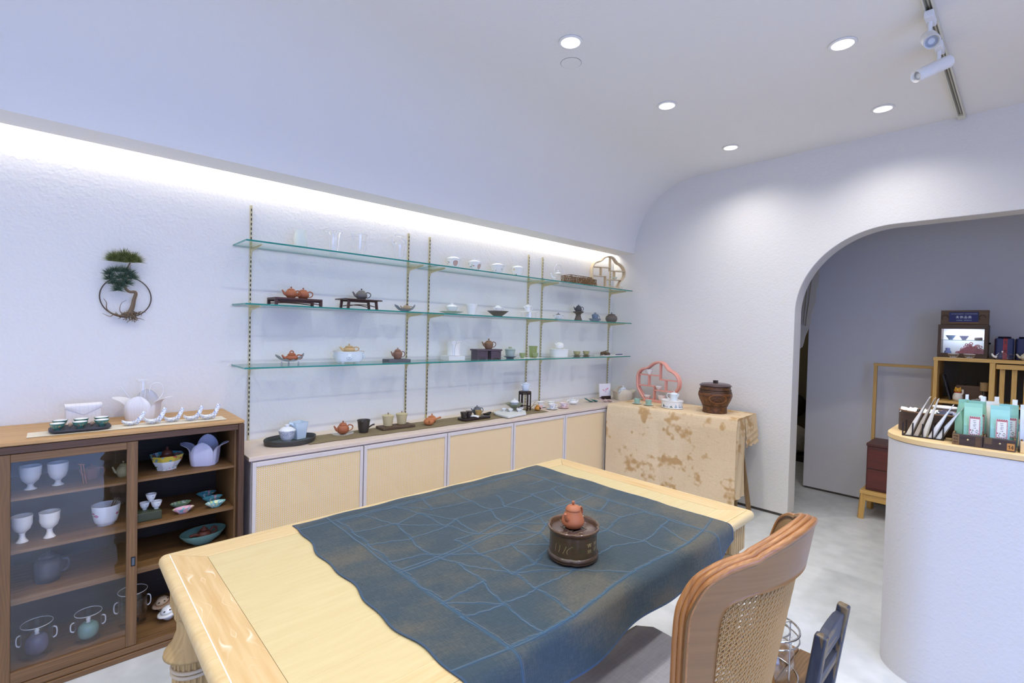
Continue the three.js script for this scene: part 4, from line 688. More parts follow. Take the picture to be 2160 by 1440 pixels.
// openwork carved boxes
function openwork(label, pos, w, h, d, mat) {
  const t = thing('openwork_box', label, 'box', pos), r = 0.006;
  part('frame', [bb(-w / 2, w / 2, 0, r * 1.4, -d / 2, d / 2, 0.001), ...[-1, 1].flatMap((s) => [bb(-w / 2, w / 2, h - r, h, s * d / 2 - r / 2, s * d / 2 + r / 2), bb(s * w / 2 - r / 2, s * w / 2 + r / 2, h - r, h, -d / 2, d / 2), bb(-w / 2 - r / 2, -w / 2 + r / 2, 0, h, s * d / 2 - r / 2, s * d / 2 + r / 2), bb(w / 2 - r / 2, w / 2 + r / 2, 0, h, s * d / 2 - r / 2, s * d / 2 + r / 2)])], mat, t);
  const g = []; seed = Math.round(w * 1000);
  for (const s of [-1, 1]) { const n = Math.round(w / 0.022); for (let i = 0; i < n; i++) for (const y of [0.3, 0.68]) { const x = -w / 2 + (i + 0.5) * w / n; g.push(new THREE.TorusGeometry(rr(0.009, 0.013), 0.0028, 5, 14).rotateZ(rr(0, 3)).translate(x, h * y, s * d / 2)); } for (let i = 0; i < n; i++) { const x = -w / 2 + rr(0.02, 0.98) * w; g.push(rod([x - 0.012, h * 0.1, s * d / 2], [x + 0.012, h * 0.92, s * d / 2], 0.0022, 5)); } }
  for (const s of [-1, 1]) { const n = Math.max(2, Math.round(d / 0.022)); for (let i = 0; i < n; i++) for (const y of [0.3, 0.68]) g.push(new THREE.TorusGeometry(0.011, 0.0028, 5, 14).rotateY(Math.PI / 2).translate(s * w / 2, h * y, -d / 2 + (i + 0.5) * d / n)); }
  part('openwork_carving', g, mat, t); return t;
}
const gilt = M('#7a5a36', 0.45, { metalness: 0.25 });
openwork('long brown openwork carved box on the top shelf beside the glass kettle', [3.385, T, Z], 0.29, 0.078, 0.11, gilt);
openwork('short brown openwork carved box behind the cloud-shaped stand', [3.595, T, -2.80], 0.07, 0.07, 0.10, gilt);
cloudStand('cream cloud-shaped display stand on a carved base at the right end of the top shelf', [3.86, T, -2.79], -0.5, 0.345, 0.315, 0.062, creamW, 0.0065, true);
cup('tiny pale green cup inside the cream cloud-shaped stand', [3.925, T + 0.0142 + 0.26 * 0.3008 + 0.0038, -2.755], 0.026, 0.022, 0.012, MP('#cfe6cf', 0.3), {});

// ---------------------------------------------------------------- middle glass shelf
lowTable('long dark low display table with short legs at the left end of the middle shelf', [0.965, Mi, -2.79], 0, 0.25, 0.042, 0.14, rosewood, { th: 0.012, leg: 0.015, stretch: true });
teapot('left of the two matching red-brown teapots on the long dark low table', [0.935, Mi + 0.0424, -2.765], -0.1, { R: 0.033, H: 0.043, mat: red, knobMat: redDark, group: 'pair of red-brown teapots' });
teapot('right of the two matching red-brown teapots on the long dark low table', [1.012, Mi + 0.0424, -2.80], -0.1, { R: 0.034, H: 0.044, mat: red, knobMat: redDark, group: 'pair of red-brown teapots' });
lowTable('dark wooden altar-style stand with splayed feet on the middle shelf', [1.337, Mi, -2.785], 0, 0.185, 0.06, 0.115, rosewood, { th: 0.007, over: 0.028, leg: 0.014, splay: 0.006, stretch: true });
teapot('dark grey teapot with a long upright spout on the altar-style stand', [1.352, Mi + 0.0604, -2.785], -0.15, { R: 0.036, H: 0.046, mat: greyClay, knobMat: darkClay });
function leafBoat(label, pos, turn, L, w, h, mat, feet) {
  const t = thing('leaf_dish', label, 'dish', pos, turn), y0 = feet ? 0.014 : 0;
  part('leaf', sheet((u, v) => { const s = (u - 0.5) * 2, k = (v - 0.5) * 2, ww = w * 0.5 * Math.pow(1 - Math.pow(Math.abs(s), 1.7), 0.8), e = 0.003 * Math.sin(s * 14) * k * k; return [s * L / 2, y0 + 0.003 + (h - y0) * Math.pow(Math.abs(s), 2.6) + 0.35 * (h - y0) * k * k + e, -k * ww - 0.0001 * k]; }, 40, 16, 0.0022), mat, t);
  if (feet) for (const [x, z] of [[-0.3, 0.15], [0.28, 0.2], [0.0, -0.25]]) part('foot', lathe([[0, 0], [0.005, 0.001], [0.006, 0.005], [0.003, 0.009], [0.0035, 0.017], [0, 0.018]], 12).translate(x * L, 0, z * w), mat, t);
  else part('foot', lathe([[0, 0], [0.022, 0], [0.02, 0.004], [0, 0.005]], 24), mat, t);
  return t;
}
const leafMat = M('#878c95', 0.4, { metalness: 0.5 });
leafBoat('grey leaf-shaped dish under a small tan teapot, where the first shelf joint is', [1.651, Mi, -2.78], -0.1, 0.145, 0.08, 0.034, leafMat);
teapot('small mottled tan teapot with a dark handle lying in the grey leaf dish', [1.662, Mi + 0.0075, -2.78], -0.1, { R: 0.028, H: 0.03, mat: M('#ffffff', 0.5, { map: linen('#c9b48f', '#8d7a62', 233, 0.3) }), knobMat: darkClay, spoutMat: tanClay });
single('celadon_saucer', 'wide lobed sage-green saucer under a white lidded bowl on the middle shelf', 'saucer', loft((a) => 1 + 0.05 * Math.cos(8 * a), [[0.001, 0.001], [0.03, 0], [0.034, 0.004], [0.06, 0.010], [0.081, 0.018], [0.079, 0.0195], [0.058, 0.0125], [0.03, 0.0075], [0.001, 0.007]]), celadon, [2.021, Mi, Z]);
gaiwan('plain white lidded bowl standing in the sage-green saucer', [2.024, Mi + 0.0076, Z], { R: 0.044, H: 0.044, mat: china });
cup('tall ivory-white conical cup with a pouring notch on the middle shelf', [2.201, Mi, Z], 0.043, 0.08, 0.028, china, { p: 0.9 });
single('dark_dish', 'wide dark brown footed dish holding a small white teapot on the middle shelf', 'dish', bowlG(0.083, 0.042, 0.035, { p: 0.95 }), M('#6b6056', 0.55), [2.456, Mi, Z]);
teapot('small plain white teapot in the wide dark brown dish', [2.456, Mi + 0.0092, Z], -0.3, { R: 0.03, H: 0.062, mat: china, prof: STRAIGHT, spout: 0.7, lid: 0.74 });
{
  const t = thing('glass_stand', 'clear glass cake-style stand under a white teapot at the second shelf joint', 'stand', [2.789, Mi, Z]);
  part('disc', lathe([[0, 0.046], [0.073, 0.046], [0.074, 0.049], [0.073, 0.052], [0, 0.052]], 48), glassMat, t);
  part('rim', [new THREE.TorusGeometry(0.0735, 0.0018, 8, 56).rotateX(Math.PI / 2).translate(0, 0.050, 0), new THREE.TorusGeometry(0.062, 0.0016, 8, 56).rotateX(Math.PI / 2).translate(0, 0.0018, 0)], rimGlass, t);
  part('base_cylinder', lathe([[0.062, 0], [0.062, 0.046], [0.060, 0.046], [0.060, 0]], 48), glassMat, t);
}
teapot('white straight-bodied teapot on the clear glass stand', [2.775, Mi + 0.0524, Z], -0.3, { R: 0.028, H: 0.045, mat: china, prof: STRAIGHT, spout: 0.7, lid: 0.74 });
teapot('tiny painted grey-and-white teapot on the middle shelf right of the second joint', [3.15, Mi, Z], -0.4, { R: 0.03, H: 0.042, mat: greyBlue, knobMat: darkClay, lidMat: greyClay, prof: ROUND });
single('pedestal_dish', 'dark brown waisted pedestal dish under a black teapot on the middle shelf', 'stand', lathe([[0, 0], [0.036, 0], [0.037, 0.004], [0.027, 0.03], [0.022, 0.05], [0.026, 0.062], [0.05, 0.078], [0.051, 0.082], [0.048, 0.083], [0.025, 0.074], [0, 0.073]], 40), M('#5d524a', 0.55), [3.42, Mi, Z]);
teapot('charcoal black teapot raised on the brown pedestal dish', [3.42, Mi + 0.0738, Z], -0.4, { R: 0.031, H: 0.052, mat: darkClay, prof: ROUND });
{
  const t = thing('cup_with_saucer', 'grey-blue lidded cup on a scalloped matching saucer on the middle shelf', 'cup', [3.667, Mi, Z], -0.4);
  const bl = MP('#8190a6', 0.35);
  part('saucer', loft((a) => 1 + 0.06 * Math.cos(6 * a), [[0.001, 0.001], [0.028, 0], [0.05, 0.012], [0.06, 0.026], [0.058, 0.027], [0.045, 0.014], [0.001, 0.006]]), bl, t);
  part('cup', lathe(bowlP(0.033, 0.055, 0.018, { lip: 0.003 }), 32).translate(0, 0.007, 0), bl, t);
  part('lid', lathe([[0, 0.058], [0.031, 0.058], [0.026, 0.068], [0.01, 0.073], [0.009, 0.078], [0.011, 0.083], [0, 0.085]], 28), bl, t);
  part('handle', sweep([[0.028, 0.05, 0], [0.046, 0.052, 0], [0.046, 0.03, 0], [0.026, 0.026, 0]], 0.003, 18, 8), bl, t);
}
{
  const t = thing('lidded_pot', 'round brown-grey lidded pot at the right end of the middle shelf', 'pot', [3.926, Mi, Z]);
  part('body', lathe(smooth([[0.035, 0], [0.04, 0.003], [0.054, 0.02], [0.0575, 0.04], [0.05, 0.06], [0.034, 0.071], [0.032, 0.074]], 24).map((v) => [v.x, v.y]).concat([[0, 0.074]]), 40), umber, t);
  const l = part('lid', lathe([[0, 0.073], [0.037, 0.073], [0.037, 0.076], [0.015, 0.081], [0, 0.082]], 32), umber, t);
  part('knob', new THREE.TorusGeometry(0.008, 0.003, 8, 20).translate(0, 0.087, 0), umber, l);
  for (const s of [-1, 1]) part('lug', sweep([[s * 0.05, 0.058, 0], [s * 0.058, 0.066, 0], [s * 0.048, 0.068, 0]], 0.003, 10, 8), umber, t);
}

// ---------------------------------------------------------------- bottom glass shelf
leafBoat('silver leaf-shaped dish on three feet holding a red teapot on the bottom shelf', [0.938, Bo, Z], -0.1, 0.16, 0.10, 0.046, silver, true);
teapot('flat red clay teapot with a bridge knob in the silver leaf dish', [0.948, Bo + 0.0195, Z], -0.1, { R: 0.037, H: 0.034, mat: red, prof: FLAT, lid: 0.62, dome: 0.34, bridge: true, spout: 0.95 });
{
  const t = thing('lion_mask_basin', 'pale blue-white oval porcelain basin with lion-mask bosses on the bottom shelf', 'basin', [1.276, Bo, Z]);
  const f = (a) => 1 / Math.pow(Math.pow(Math.abs(Math.cos(a)), 3) + Math.pow(Math.abs(Math.sin(a)) / 0.72, 3), 1 / 3);
  part('body', loft(f, [[0.001, 0.008], [0.07, 0.008], [0.078, 0.012], [0.085, 0.035], [0.088, 0.06], [0.092, 0.066], [0.092, 0.070], [0.086, 0.070], [0.084, 0.064], [0.001, 0.063]], 72), iceBlue, t);
  part('rim_band', loft(f, [[0.0915, 0.0695], [0.0925, 0.0705], [0.0885, 0.0712], [0.086, 0.0702]], 72), M('#b89a7f', 0.4), t);
  for (const [a, s] of [[4.35, 1], [5.95, 0.9], [2.5, 0.9]]) { const r = 0.086 * f(a), g = [new THREE.SphereGeometry(0.017, 16, 12).scale(1, 1, 0.5)]; for (let k = 0; k < 9; k++) g.push(new THREE.SphereGeometry(0.005, 8, 6).translate(Math.cos(k * 0.7) * 0.016, Math.sin(k * 0.7) * 0.016, 0.002)); g.push(new THREE.SphereGeometry(0.006, 10, 8).translate(0, -0.003, 0.009)); part('lion_boss', g.map((q) => q.rotateY(a + Math.PI / 2).translate(Math.cos(a) * r, 0.043, -Math.sin(a) * r)), iceBlue, t); }
  for (const a of [0.6, 2.5, 3.8, 5.6]) part('foot', new THREE.SphereGeometry(0.010, 10, 8).scale(1.2, 0.8, 1).translate(Math.cos(a) * 0.065, 0.0075, -Math.sin(a) * 0.05), iceBlue, t);
}
teapot('flat yellow clay teapot on top of the lion-mask basin', [1.278, Bo + 0.0636, Z], -0.15, { R: 0.037, H: 0.032, mat: yellowClay, prof: FLAT, lid: 0.66, dome: 0.25 });
single('slate_slab', 'thin grey slate slab under a tall brown teapot on the bottom shelf', 'slab', extr([[-0.08, 0], [0.08, 0], [0.081, 0.009], [0.08, 0.016], [-0.08, 0.016], [-0.081, 0.008]], 0.09, 0.002).translate(0, 0, -0.045), M('#5f6068', 0.8), [1.598, Bo, Z]);
teapot('tall purple-brown teapot on the grey slate slab', [1.605, Bo + 0.0164, Z], -0.15, { R: 0.03, H: 0.05, mat: brown, prof: TALL, lid: 0.7, dome: 0.28 });
single('white_block', 'square white plaster block under the white lotus vase', 'plinth', bx(0.135, 0.03, 0.11, 0, 0.015, 0, 0.003), unglazed, [2.042, Bo, Z], -0.05);
{
  const t = thing('lotus_vase', 'white vase of upright lotus petals on the square white block', 'vase', [2.048, Bo + 0.0304, Z]);
  for (let k = 0; k < 8; k++) { const a0 = k / 8 * 6.283 + 0.2; part('petal', sheet((u, v) => { const s = (u - 0.5) * 2, r = (k % 2 ? 0.040 : 0.045) + 0.010 * Math.pow(v, 3) - 0.004 * Math.sin(v * 3.1), ww = 0.6 * Math.pow(1 - Math.pow(v, 5), 0.5) + 0.001, a = a0 + s * ww * 1.05; return [Math.cos(a) * r * (1 + 0.05 * s * s), 0.001 + v * (0.10 + (k % 2) * 0.006), -Math.sin(a) * r * (1 + 0.05 * s * s)]; }, 10, 18, 0.003), china, t); }
  part('core', lathe([[0, 0.001], [0.037, 0.001], [0.038, 0.07], [0.034, 0.07], [0.033, 0.01], [0, 0.01]], 32), china, t);
}
{
  const t = thing('purple_bench', 'dusky purple wooden bench with carved corner brackets on the bottom shelf', 'display table', [2.35, Bo, Z], -0.12), w = 0.225, h = 0.075, d = 0.10;
  part('bench_top', W(bx(w, 0.012, d, 0, h - 0.006, 0)), purplewood, t);
  for (const s of [-1, 1]) {
    part('side_board', W(extr([[-0.045, 0], [-0.03, 0], [-0.022, 0.010], [0.022, 0.010], [0.03, 0], [0.045, 0], [0.045, 0.063], [-0.045, 0.063]], 0.09, 0.001).translate(s * 0.06, 0, -0.045), 'x'), purplewood, t);
    part('corner_bracket', W(extr([[0, 0], [0.014, 0], [0.014, -0.016], [0.008, -0.014], [0.004, -0.006]], 0.006, 0.001).translate(s > 0 ? 0.078 : -0.092, h - 0.012, d / 2 - 0.006), 'y'), purplewood, t);
  }
}
teapot('tall brown pear-shaped teapot on the purple bench', [2.372, Bo + 0.0754, Z], -0.3, { R: 0.035, H: 0.055, mat: clay('#86674f', 0.6), prof: TALL, lid: 0.62, dome: 0.18, knob: 0.16 });
single('blue_saucer', 'dark blue saucer under the celadon lidded cup on the bottom shelf', 'saucer', bowlG(0.053, 0.016, 0.03, { p: 0.8, t: 0.004 }), MP('#34425c', 0.3), [2.594, Bo, Z]);
{
  const t = thing('lidded_cup', 'straight pale grey-green celadon lidded cup on the dark blue saucer', 'lidded cup', [2.594, Bo + 0.0105, Z]), m = MP('#a9b8b0', 0.3);
  part('bowl', lathe(bowlP(0.041, 0.058, 0.033, { p: 0.8 }), 40), m, t);
  const l = part('lid', lathe([[0, 0.056], [0.0435, 0.056], [0.044, 0.061], [0.03, 0.067], [0, 0.069]], 36), m, t);
  part('lid_knob', lathe([[0.012, 0.066], [0.014, 0.079], [0.011, 0.079], [0.010, 0.069]], 24), M('#b4b39c', 0.5), l);
}
single('paper_mat', 'narrow white paper mat under the olive cups on the bottom shelf', 'mat', bx(0.27, 0.0012, 0.10, 0, 0.0006, 0, 0), M('#eceef0', 0.9), [2.80, Bo, -2.775]);
cup('small olive-green cup on the left of the paper mat', [2.715, Bo + 0.0016, -2.765], 0.026, 0.040, 0.013, greenGlaze, { p: 0.42, fh: 0.008 });
cup('small olive-green cup in front of the tall green vessel', [2.842, Bo + 0.0016, -2.745], 0.026, 0.040, 0.013, greenGlaze, { p: 0.42, fh: 0.008 });
single('green_pitcher', 'tall olive-green pitcher with a notched wavy rim behind a small cup', 'pitcher', loft((a) => 1, [[0.001, 0.001], [0.028, 0], [0.030, 0.01], [0.0325, 0.05], [0.034, 0.08], [0.038, 0.094], [0.036, 0.094], [0.032, 0.08], [0.030, 0.05], [0.027, 0.008], [0.001, 0.006]]), MP('#9aa565', 0.35), [2.872, Bo + 0.0016, -2.80]);
{
  const t = thing('white_basin', 'plain white oval basin with flat rim under a white egg-shaped pot', 'basin', [3.174, Bo, Z], -0.3);
  part('body', loft((a) => 1 / Math.pow(Math.pow(Math.abs(Math.cos(a)), 3) + Math.pow(Math.abs(Math.sin(a)) / 0.75, 3), 1 / 3), [[0.001, 0], [0.072, 0], [0.076, 0.004], [0.082, 0.062], [0.088, 0.066], [0.088, 0.070], [0.083, 0.070], [0.08, 0.066], [0.001, 0.065]], 64), china, t);
}
{
  const t = thing('egg_pot', 'small white egg-shaped pot with a faint painted branch on the white basin', 'pot', [3.178, Bo + 0.0655, Z], -0.4);
  part('body', lathe(smooth([[0.022, 0], [0.034, 0.012], [0.038, 0.028], [0.034, 0.046], [0.022, 0.058], [0.008, 0.063]], 24).map((v) => [v.x, v.y]).reduce((a, p) => (a.push(p), a), [[0, 0]]).concat([[0, 0.0635]]), 36), MP('#ffffff', 0.3, { map: dotTex('#f3f2ee', (c, w, h) => { c.strokeStyle = '#8d8a80'; c.lineWidth = 3; c.beginPath(); c.moveTo(250, 150); c.quadraticCurveTo(300, 110, 330, 60); c.stroke(); c.fillStyle = '#7b7f72'; for (const [x, y] of [[270, 130], [300, 105], [322, 80], [285, 90]]) { c.beginPath(); c.ellipse(x, y, 10, 4, 0.6, 0, 7); c.fill(); } }) }), t);
  part('spout', sweep([[-0.032, 0.035, 0], [-0.042, 0.045, 0], [-0.046, 0.055, 0]], (s) => 0.007 * (1 - 0.4 * s), 10, 8), china, t);
}
const saucerG = bowlG(0.042, 0.009, 0.026, { p: 0.8, t: 0.003, fh: 0.003 });
const cupsO = [['left', 3.415], ['right', 3.55]];
for (const [n, x] of cupsO) { single('brown_saucer', `thin brown saucer under the ${n} one of two sand-coloured cups`, 'saucer', saucerG, M('#7b6d62', 0.6), [x, Bo, Z], 0, 'brown saucers'); cup(`${n} one of two sand-coloured cups on brown saucers on the bottom shelf`, [x, Bo + 0.0062, Z], 0.033, 0.042, 0.016, oliveCup, { p: 0.4, group: 'sand-coloured cups' }); }
single('white_tray', 'thin white tray carrying driftwood at the right end of the bottom shelf', 'tray', join([bx(0.33, 0.004, 0.12, 0, 0.002, 0, 0.001), bx(0.33, 0.006, 0.004, 0, 0.006, 0.058, 0.001), bx(0.33, 0.006, 0.004, 0, 0.006, -0.058, 0.001)]), unglazed, [3.915, Bo, Z]);
{
  const t = thing('driftwood_ornament', 'lump of knotted grey-brown driftwood lying on the white tray', 'ornament', [3.84, Bo + 0.0045, Z]);
  const g = []; seed = 71; for (let i = 0; i < 9; i++) { const x = -0.055 + i * 0.014; g.push(new THREE.IcosahedronGeometry(rr(0.012, 0.020), 2).scale(1.3, 0.9, 1.1).translate(x, 0.016 + 0.008 * Math.sin(i * 0.7), rr(-0.012, 0.012))); }
  part('body', g, driftW, t); part('root', [sweep([[-0.05, 0.014, 0], [-0.085, 0.006, 0.01], [-0.105, 0.009, 0.02]], (s) => 0.008 * (1 - 0.6 * s), 14, 8), sweep([[0.0, 0.025, 0], [0.01, 0.04, 0], [0.03, 0.043, 0.01]], (s) => 0.006 * (1 - 0.5 * s), 12, 8)], driftW, t);
}
single('blue_brush', 'slim dark blue brush lying across the white tray', 'brush', join([rod([-0.045, 0, 0], [0.0, 0, 0], 0.0042, 12), rod([0, 0, 0], [0.062, 0, 0], 0.0048, 12)]), M('#2f3f86', 0.3), [3.985, Bo + 0.0132, -2.726]);

// ---------------------------------------------------------------- the worktop
const Wt = 0.7644;
single('linen_runner', 'rough brown linen runner lying along the worktop under the teaware', 'cloth', (() => { const g = sheet((u, v) => { const x = mix(0.99, 2.86, u), z0 = mix(-2.80, -2.835, u), z1 = mix(-2.615, -2.60, u); return [x, Wt + 0.0012 + 0.0016 * fbm(u * 60, v * 9, 3), mix(z0, z1, v) + (v > 0.97 ? 0.006 * Math.sin(u * 60) * vn(u * 40, 1, 4) : 0)]; }, 150, 14, 0.0014), u = g.attributes.uv; for (let i = 0; i < u.count; i++) u.setXY(i, u.getX(i) * 5, u.getY(i) * 0.5); return g; })(), brownLinen);
const Wr = Wt + 0.0042;
{
  const t = thing('black_tray', 'black lobed tray at the left end of the worktop', 'tray', [0.932, Wt, -2.725], 0.12), o = (a) => 1 + 0.035 * Math.pow(Math.abs(Math.cos(2 * (a + 0.5))), 6) * -1 + 0.03 * Math.sin(3 * a), bt = M('#3d3e3d', 0.45);
  part('body', loft(o, [[0.001, 0.001], [0.13, 0.0], [0.135, 0.004], [0.139, 0.026], [0.138, 0.029], [0.135, 0.028], [0.131, 0.008], [0.001, 0.007]].map(([s, y]) => [s, y, 1, 0.74])), bt, t);
  part('tray_floor', loft(o, [[0.001, 0.0078], [0.126, 0.0078], [0.126, 0.0072]].map(([s, y]) => [s, y, 1, 0.74])), M('#4c5757', 0.35), t);
}
gaiwan('blue-and-white scroll-painted lidded bowl with a dark rim on the black tray', [0.908, Wt + 0.008, -2.715], { R: 0.047, H: 0.065, fr: 0.022, mat: greyBlue, lidMat: MP('#e9edf2', 0.3), p: 0.5 });
{
  const t = thing('square_vessel', 'pale blue square tapering vessel with a pulled spout on the black tray', 'vessel', [0.986, Wt + 0.008, -2.765], 0.25), f = (a) => 1 / Math.pow(Math.pow(Math.abs(Math.cos(a)), 12) + Math.pow(Math.abs(Math.sin(a)), 12), 1 / 12);
  part('body', loft(f, [[0.001, 0.001], [0.030, 0], [0.031, 0.003], [0.036, 0.05], [0.042, 0.092], [0.040, 0.093], [0.034, 0.05], [0.029, 0.006], [0.001, 0.005]]), paleBlue, t);
  part('spout', sweep([[-0.034, 0.078, 0], [-0.05, 0.088, 0], [-0.066, 0.092, 0]], (s) => mix(0.012, 0.005, s), 12, 10), paleBlue, t);
}
single('glass_dish', 'clear rippled glass dish under the round red teapot on the worktop', 'dish', loft((a) => 1 + 0.04 * Math.cos(7 * a), [[0.001, 0.001], [0.045, 0], [0.068, 0.009], [0.067, 0.011], [0.044, 0.004], [0.001, 0.005]]), glassMat, [1.225, Wr, -2.735]);
teapot('round red clay teapot standing on the clear glass dish', [1.228, Wr + 0.0054, -2.735], -0.05, { R: 0.036, H: 0.05, mat: red, prof: ROUND, dome: 0.3, lid: 0.62, knobMat: redDark, loop: 0.7 });
{
  const t = thing('dark_pitcher', 'dark metallic-glazed pitcher with a stub handle on the brown runner', 'pitcher', [1.352, Wr, -2.725], -0.4), m = M('#4a4643', 0.35, { metalness: 0.4 });
  part('body', lathe([[0, 0.001], [0.027, 0], [0.029, 0.003], [0.034, 0.03], [0.037, 0.06], [0.041, 0.074], [0.039, 0.075], [0.034, 0.06], [0.030, 0.02], [0, 0.012]], 36), m, t);
  part('spout', sweep([[-0.012, 0.062, 0.034], [-0.012, 0.069, 0.043], [-0.012, 0.0745, 0.048]], (s) => mix(0.008, 0.005, s), 10, 8), m, t);
  part('handle', sweep([[0.03, 0.026, 0], [0.045, 0.038, 0.002], [0.056, 0.044, 0.004], [0.066, 0.046, 0.006]], (s) => mix(0.006, 0.0085, s), 14, 10, false, 0.6), m, t);
}
single('wooden_board', 'weathered grey-brown wooden board carrying two cream lidded cups', 'board', W(bx(0.225, 0.015, 0.10, 0, 0.0075, 0, 0.003)), driftW, [1.575, Wr, -2.735], -0.03);
function creamCup(label, pos) {
  const t = thing('lidded_cup', label, 'lidded cup', pos, 0, 'cream lidded cups on the board'), m = MP('#c9bb92', 0.45);
  part('body', lathe([[0, 0.001], [0.026, 0], [0.028, 0.004], [0.033, 0.04], [0.038, 0.064], [0.036, 0.065], [0.031, 0.04], [0, 0.01]], 36), m, t);
  const l = part('lid', lathe([[0, 0.063], [0.038, 0.063], [0.0395, 0.066], [0.02, 0.072], [0, 0.073]], 32), m, t);
  part('knob', sweep([[0, 0.072, 0], [0.002, 0.078, 0], [-0.002, 0.082, 0.001]], 0.0035, 8, 8), M('#8b6b47', 0.6), l);
}
creamCup('left cream lidded cup on the weathered wooden board', [1.522, Wr + 0.0154, -2.74]);
creamCup('right cream lidded cup on the weathered wooden board', [1.624, Wr + 0.0154, -2.748]);
teapot('orange clay teapot with its spout turned to the room, front one of two', [1.79, Wr, -2.685], 1.1, { R: 0.034, H: 0.04, mat: orangeClay, prof: ROUND, dome: 0.22, spout: 0.7 });
teapot('orange clay teapot with a straight side handle, rear one of two on the runner', [1.858, Wr, -2.75], 0.95, { R: 0.031, H: 0.038, mat: orangeClay, prof: ROUND, dome: 0.22, spout: 0.7, side: true, knob: 0.16 });
{
  const t = thing('dark_board', 'dark wooden serving board with an irregular edge on the worktop', 'board', [2.16, Wr, -2.685], -0.02);
  part('board', W(flatUp(extr([[-0.115, -0.02], [-0.10, -0.055], [-0.02, -0.05], [0.05, -0.042], [0.12, -0.05], [0.125, -0.02], [0.10, 0.04], [0.02, 0.05], [-0.06, 0.045], [-0.11, 0.03]], 0.016, 0.004))), blackwood, t);
}
single('white_rest', 'white folded porcelain rest on the dark wooden board', 'rest', sheet((u, v) => [(u - 0.5) * 0.044, 0.004 + 0.007 * Math.sin(u * 3.14) + 0.004 * Math.sin(v * 3.14), (v - 0.5) * 0.075], 12, 14, 0.003), china, [2.158, Wr + 0.0158, -2.662], 0.5);
for (const [n, x, z] of [['left', 2.075, -2.682], ['right', 2.128, -2.69]]) {
  cup(`${n} one of two small black cups on the dark wooden board`, [x, Wr + 0.0164, z], 0.024, 0.042, 0.017, M('#ffffff', 0.5, { map: dotTex('#3a332f', (c, w, h) => { seed = 90; for (let i = 0; i < 8; i++) { c.fillStyle = 'rgba(150,128,110,.6)'; c.beginPath(); c.ellipse(rr(0, w), rr(60, h), rr(14, 46), rr(10, 30), rr(0, 3), 0, 7); c.fill(); } }) }), { p: 0.8, group: 'black cups' });
}
teapot('dark slate-grey teapot on the back of the dark wooden board', [2.225, Wr + 0.0164, -2.72], -0.2, { R: 0.03, H: 0.052, mat: clay('#5f6266', 0.45), prof: TALL, dome: 0.2, lid: 0.66 });
cup('small ochre cup in front of the slate-grey teapot', [2.2, Wr + 0.0164, -2.672], 0.025, 0.042, 0.016, MP('#a58850', 0.35), { p: 0.8 });
single('dark_leaf_scoop', 'dark curled leaf-shaped tea scoop at the right end of the dark wooden board', 'scoop', sheet((u, v) => { const s = (u - 0.5) * 2, k = (v - 0.5) * 2, w = 0.022 * Math.pow(1 - Math.pow(Math.abs(s), 2), 0.5); return [s * 0.048, 0.004 + 0.010 * k * k + 0.008 * s * s, -k * w - 1e-4 * k]; }, 20, 10, 0.003), M('#2d2622', 0.5), [2.335, Wr, -2.735], 0.3);
{
  const t = thing('white_board', 'white many-sided stone tea board on the runner', 'board', [2.535, Wr, -2.69]);
  part('board', flatUp(extr([[2.371, -2.534], [2.595, -2.571], [2.679, -2.67], [2.677, -2.753], [2.60, -2.815], [2.509, -2.813], [2.415, -2.772], [2.381, -2.695]].map(([x, z]) => [(x - 2.535) * 0.96, -(z + 2.69) * 0.9]), 0.014, 0.003)), unglazed, t);
}
single('flared_bowl', 'wide sage-green flared bowl on the white tea board', 'bowl', bowlG(0.073, 0.052, 0.02, { p: 1.0, fh: 0.016 }), MP('#8e9278', 0.35), [2.61, Wr + 0.0144, -2.735]);
gaiwan('white lidded bowl with blue stripes sitting in the sage-green flared bowl', [2.612, Wr + 0.035, -2.735], { R: 0.036, H: 0.044, fr: 0.02, p: 0.7, mat: MP('#ffffff', 0.25, { map: dotTex('#f2f4f6', (c, w, h) => { c.fillStyle = '#7f9ac6'; for (let i = 0; i < 44; i++) c.fillRect(i * w / 44, 20, 5, h * 0.55); }) }), lidMat: china });
[['far left', 2.512, -2.745], ['near left', 2.535, -2.695], ['near right', 2.59, -2.66], ['far right', 2.655, -2.70]].forEach(([n, x, z]) => cup(`tiny white cup at the ${n} of the white tea board`, [x, Wr + 0.0144, z], 0.021, 0.022, 0.009, china, { p: 0.5, group: 'tiny white cups', t: 0.0018 }));
{
  const t = thing('tall_stool_stand', 'tall dark hexagonal plant-stand stool in miniature on the worktop', 'stand', [2.745, Wr, -2.755], 0.2), n = 6, R = 0.05, h = 0.152;
  const hexa = (r) => Array.from({ length: n }, (_, i) => [Math.cos(i / n * 6.283) * r, Math.sin(i / n * 6.283) * r]);
  part('stool_top', W(flatUp(extr(hexa(R), 0.008, 0.002)).translate(0, h - 0.008, 0)), blackwood, t);
  for (let i = 0; i < n; i++) {
    const a = i / n * 6.283, b = (i + 1) / n * 6.283, r = R * 0.9, A = [Math.cos(a) * r, -Math.sin(a) * r], B2 = [Math.cos(b) * r, -Math.sin(b) * r];
    part('leg', W(bar([A[0], h - 0.008, A[1]], [A[0], 0, A[1]], 0.009, 0.009, 0.001), 'y'), blackwood, t);
    part('apron', [0.25, 0.5, 0.75].map((k) => new THREE.TorusGeometry(0.0085, 0.0028, 5, 14).rotateY(-(a + b) / 2 + Math.PI / 2).translate(mix(A[0], B2[0], k), h - 0.016, mix(A[1], B2[1], k))).concat([bar([A[0], h - 0.011, A[1]], [B2[0], h - 0.011, B2[1]], 0.005)]), blackwood, t);
    part('stretcher', bar([A[0], 0.03, A[1]], [B2[0], 0.03, B2[1]], 0.006), blackwood, t);
  }
}
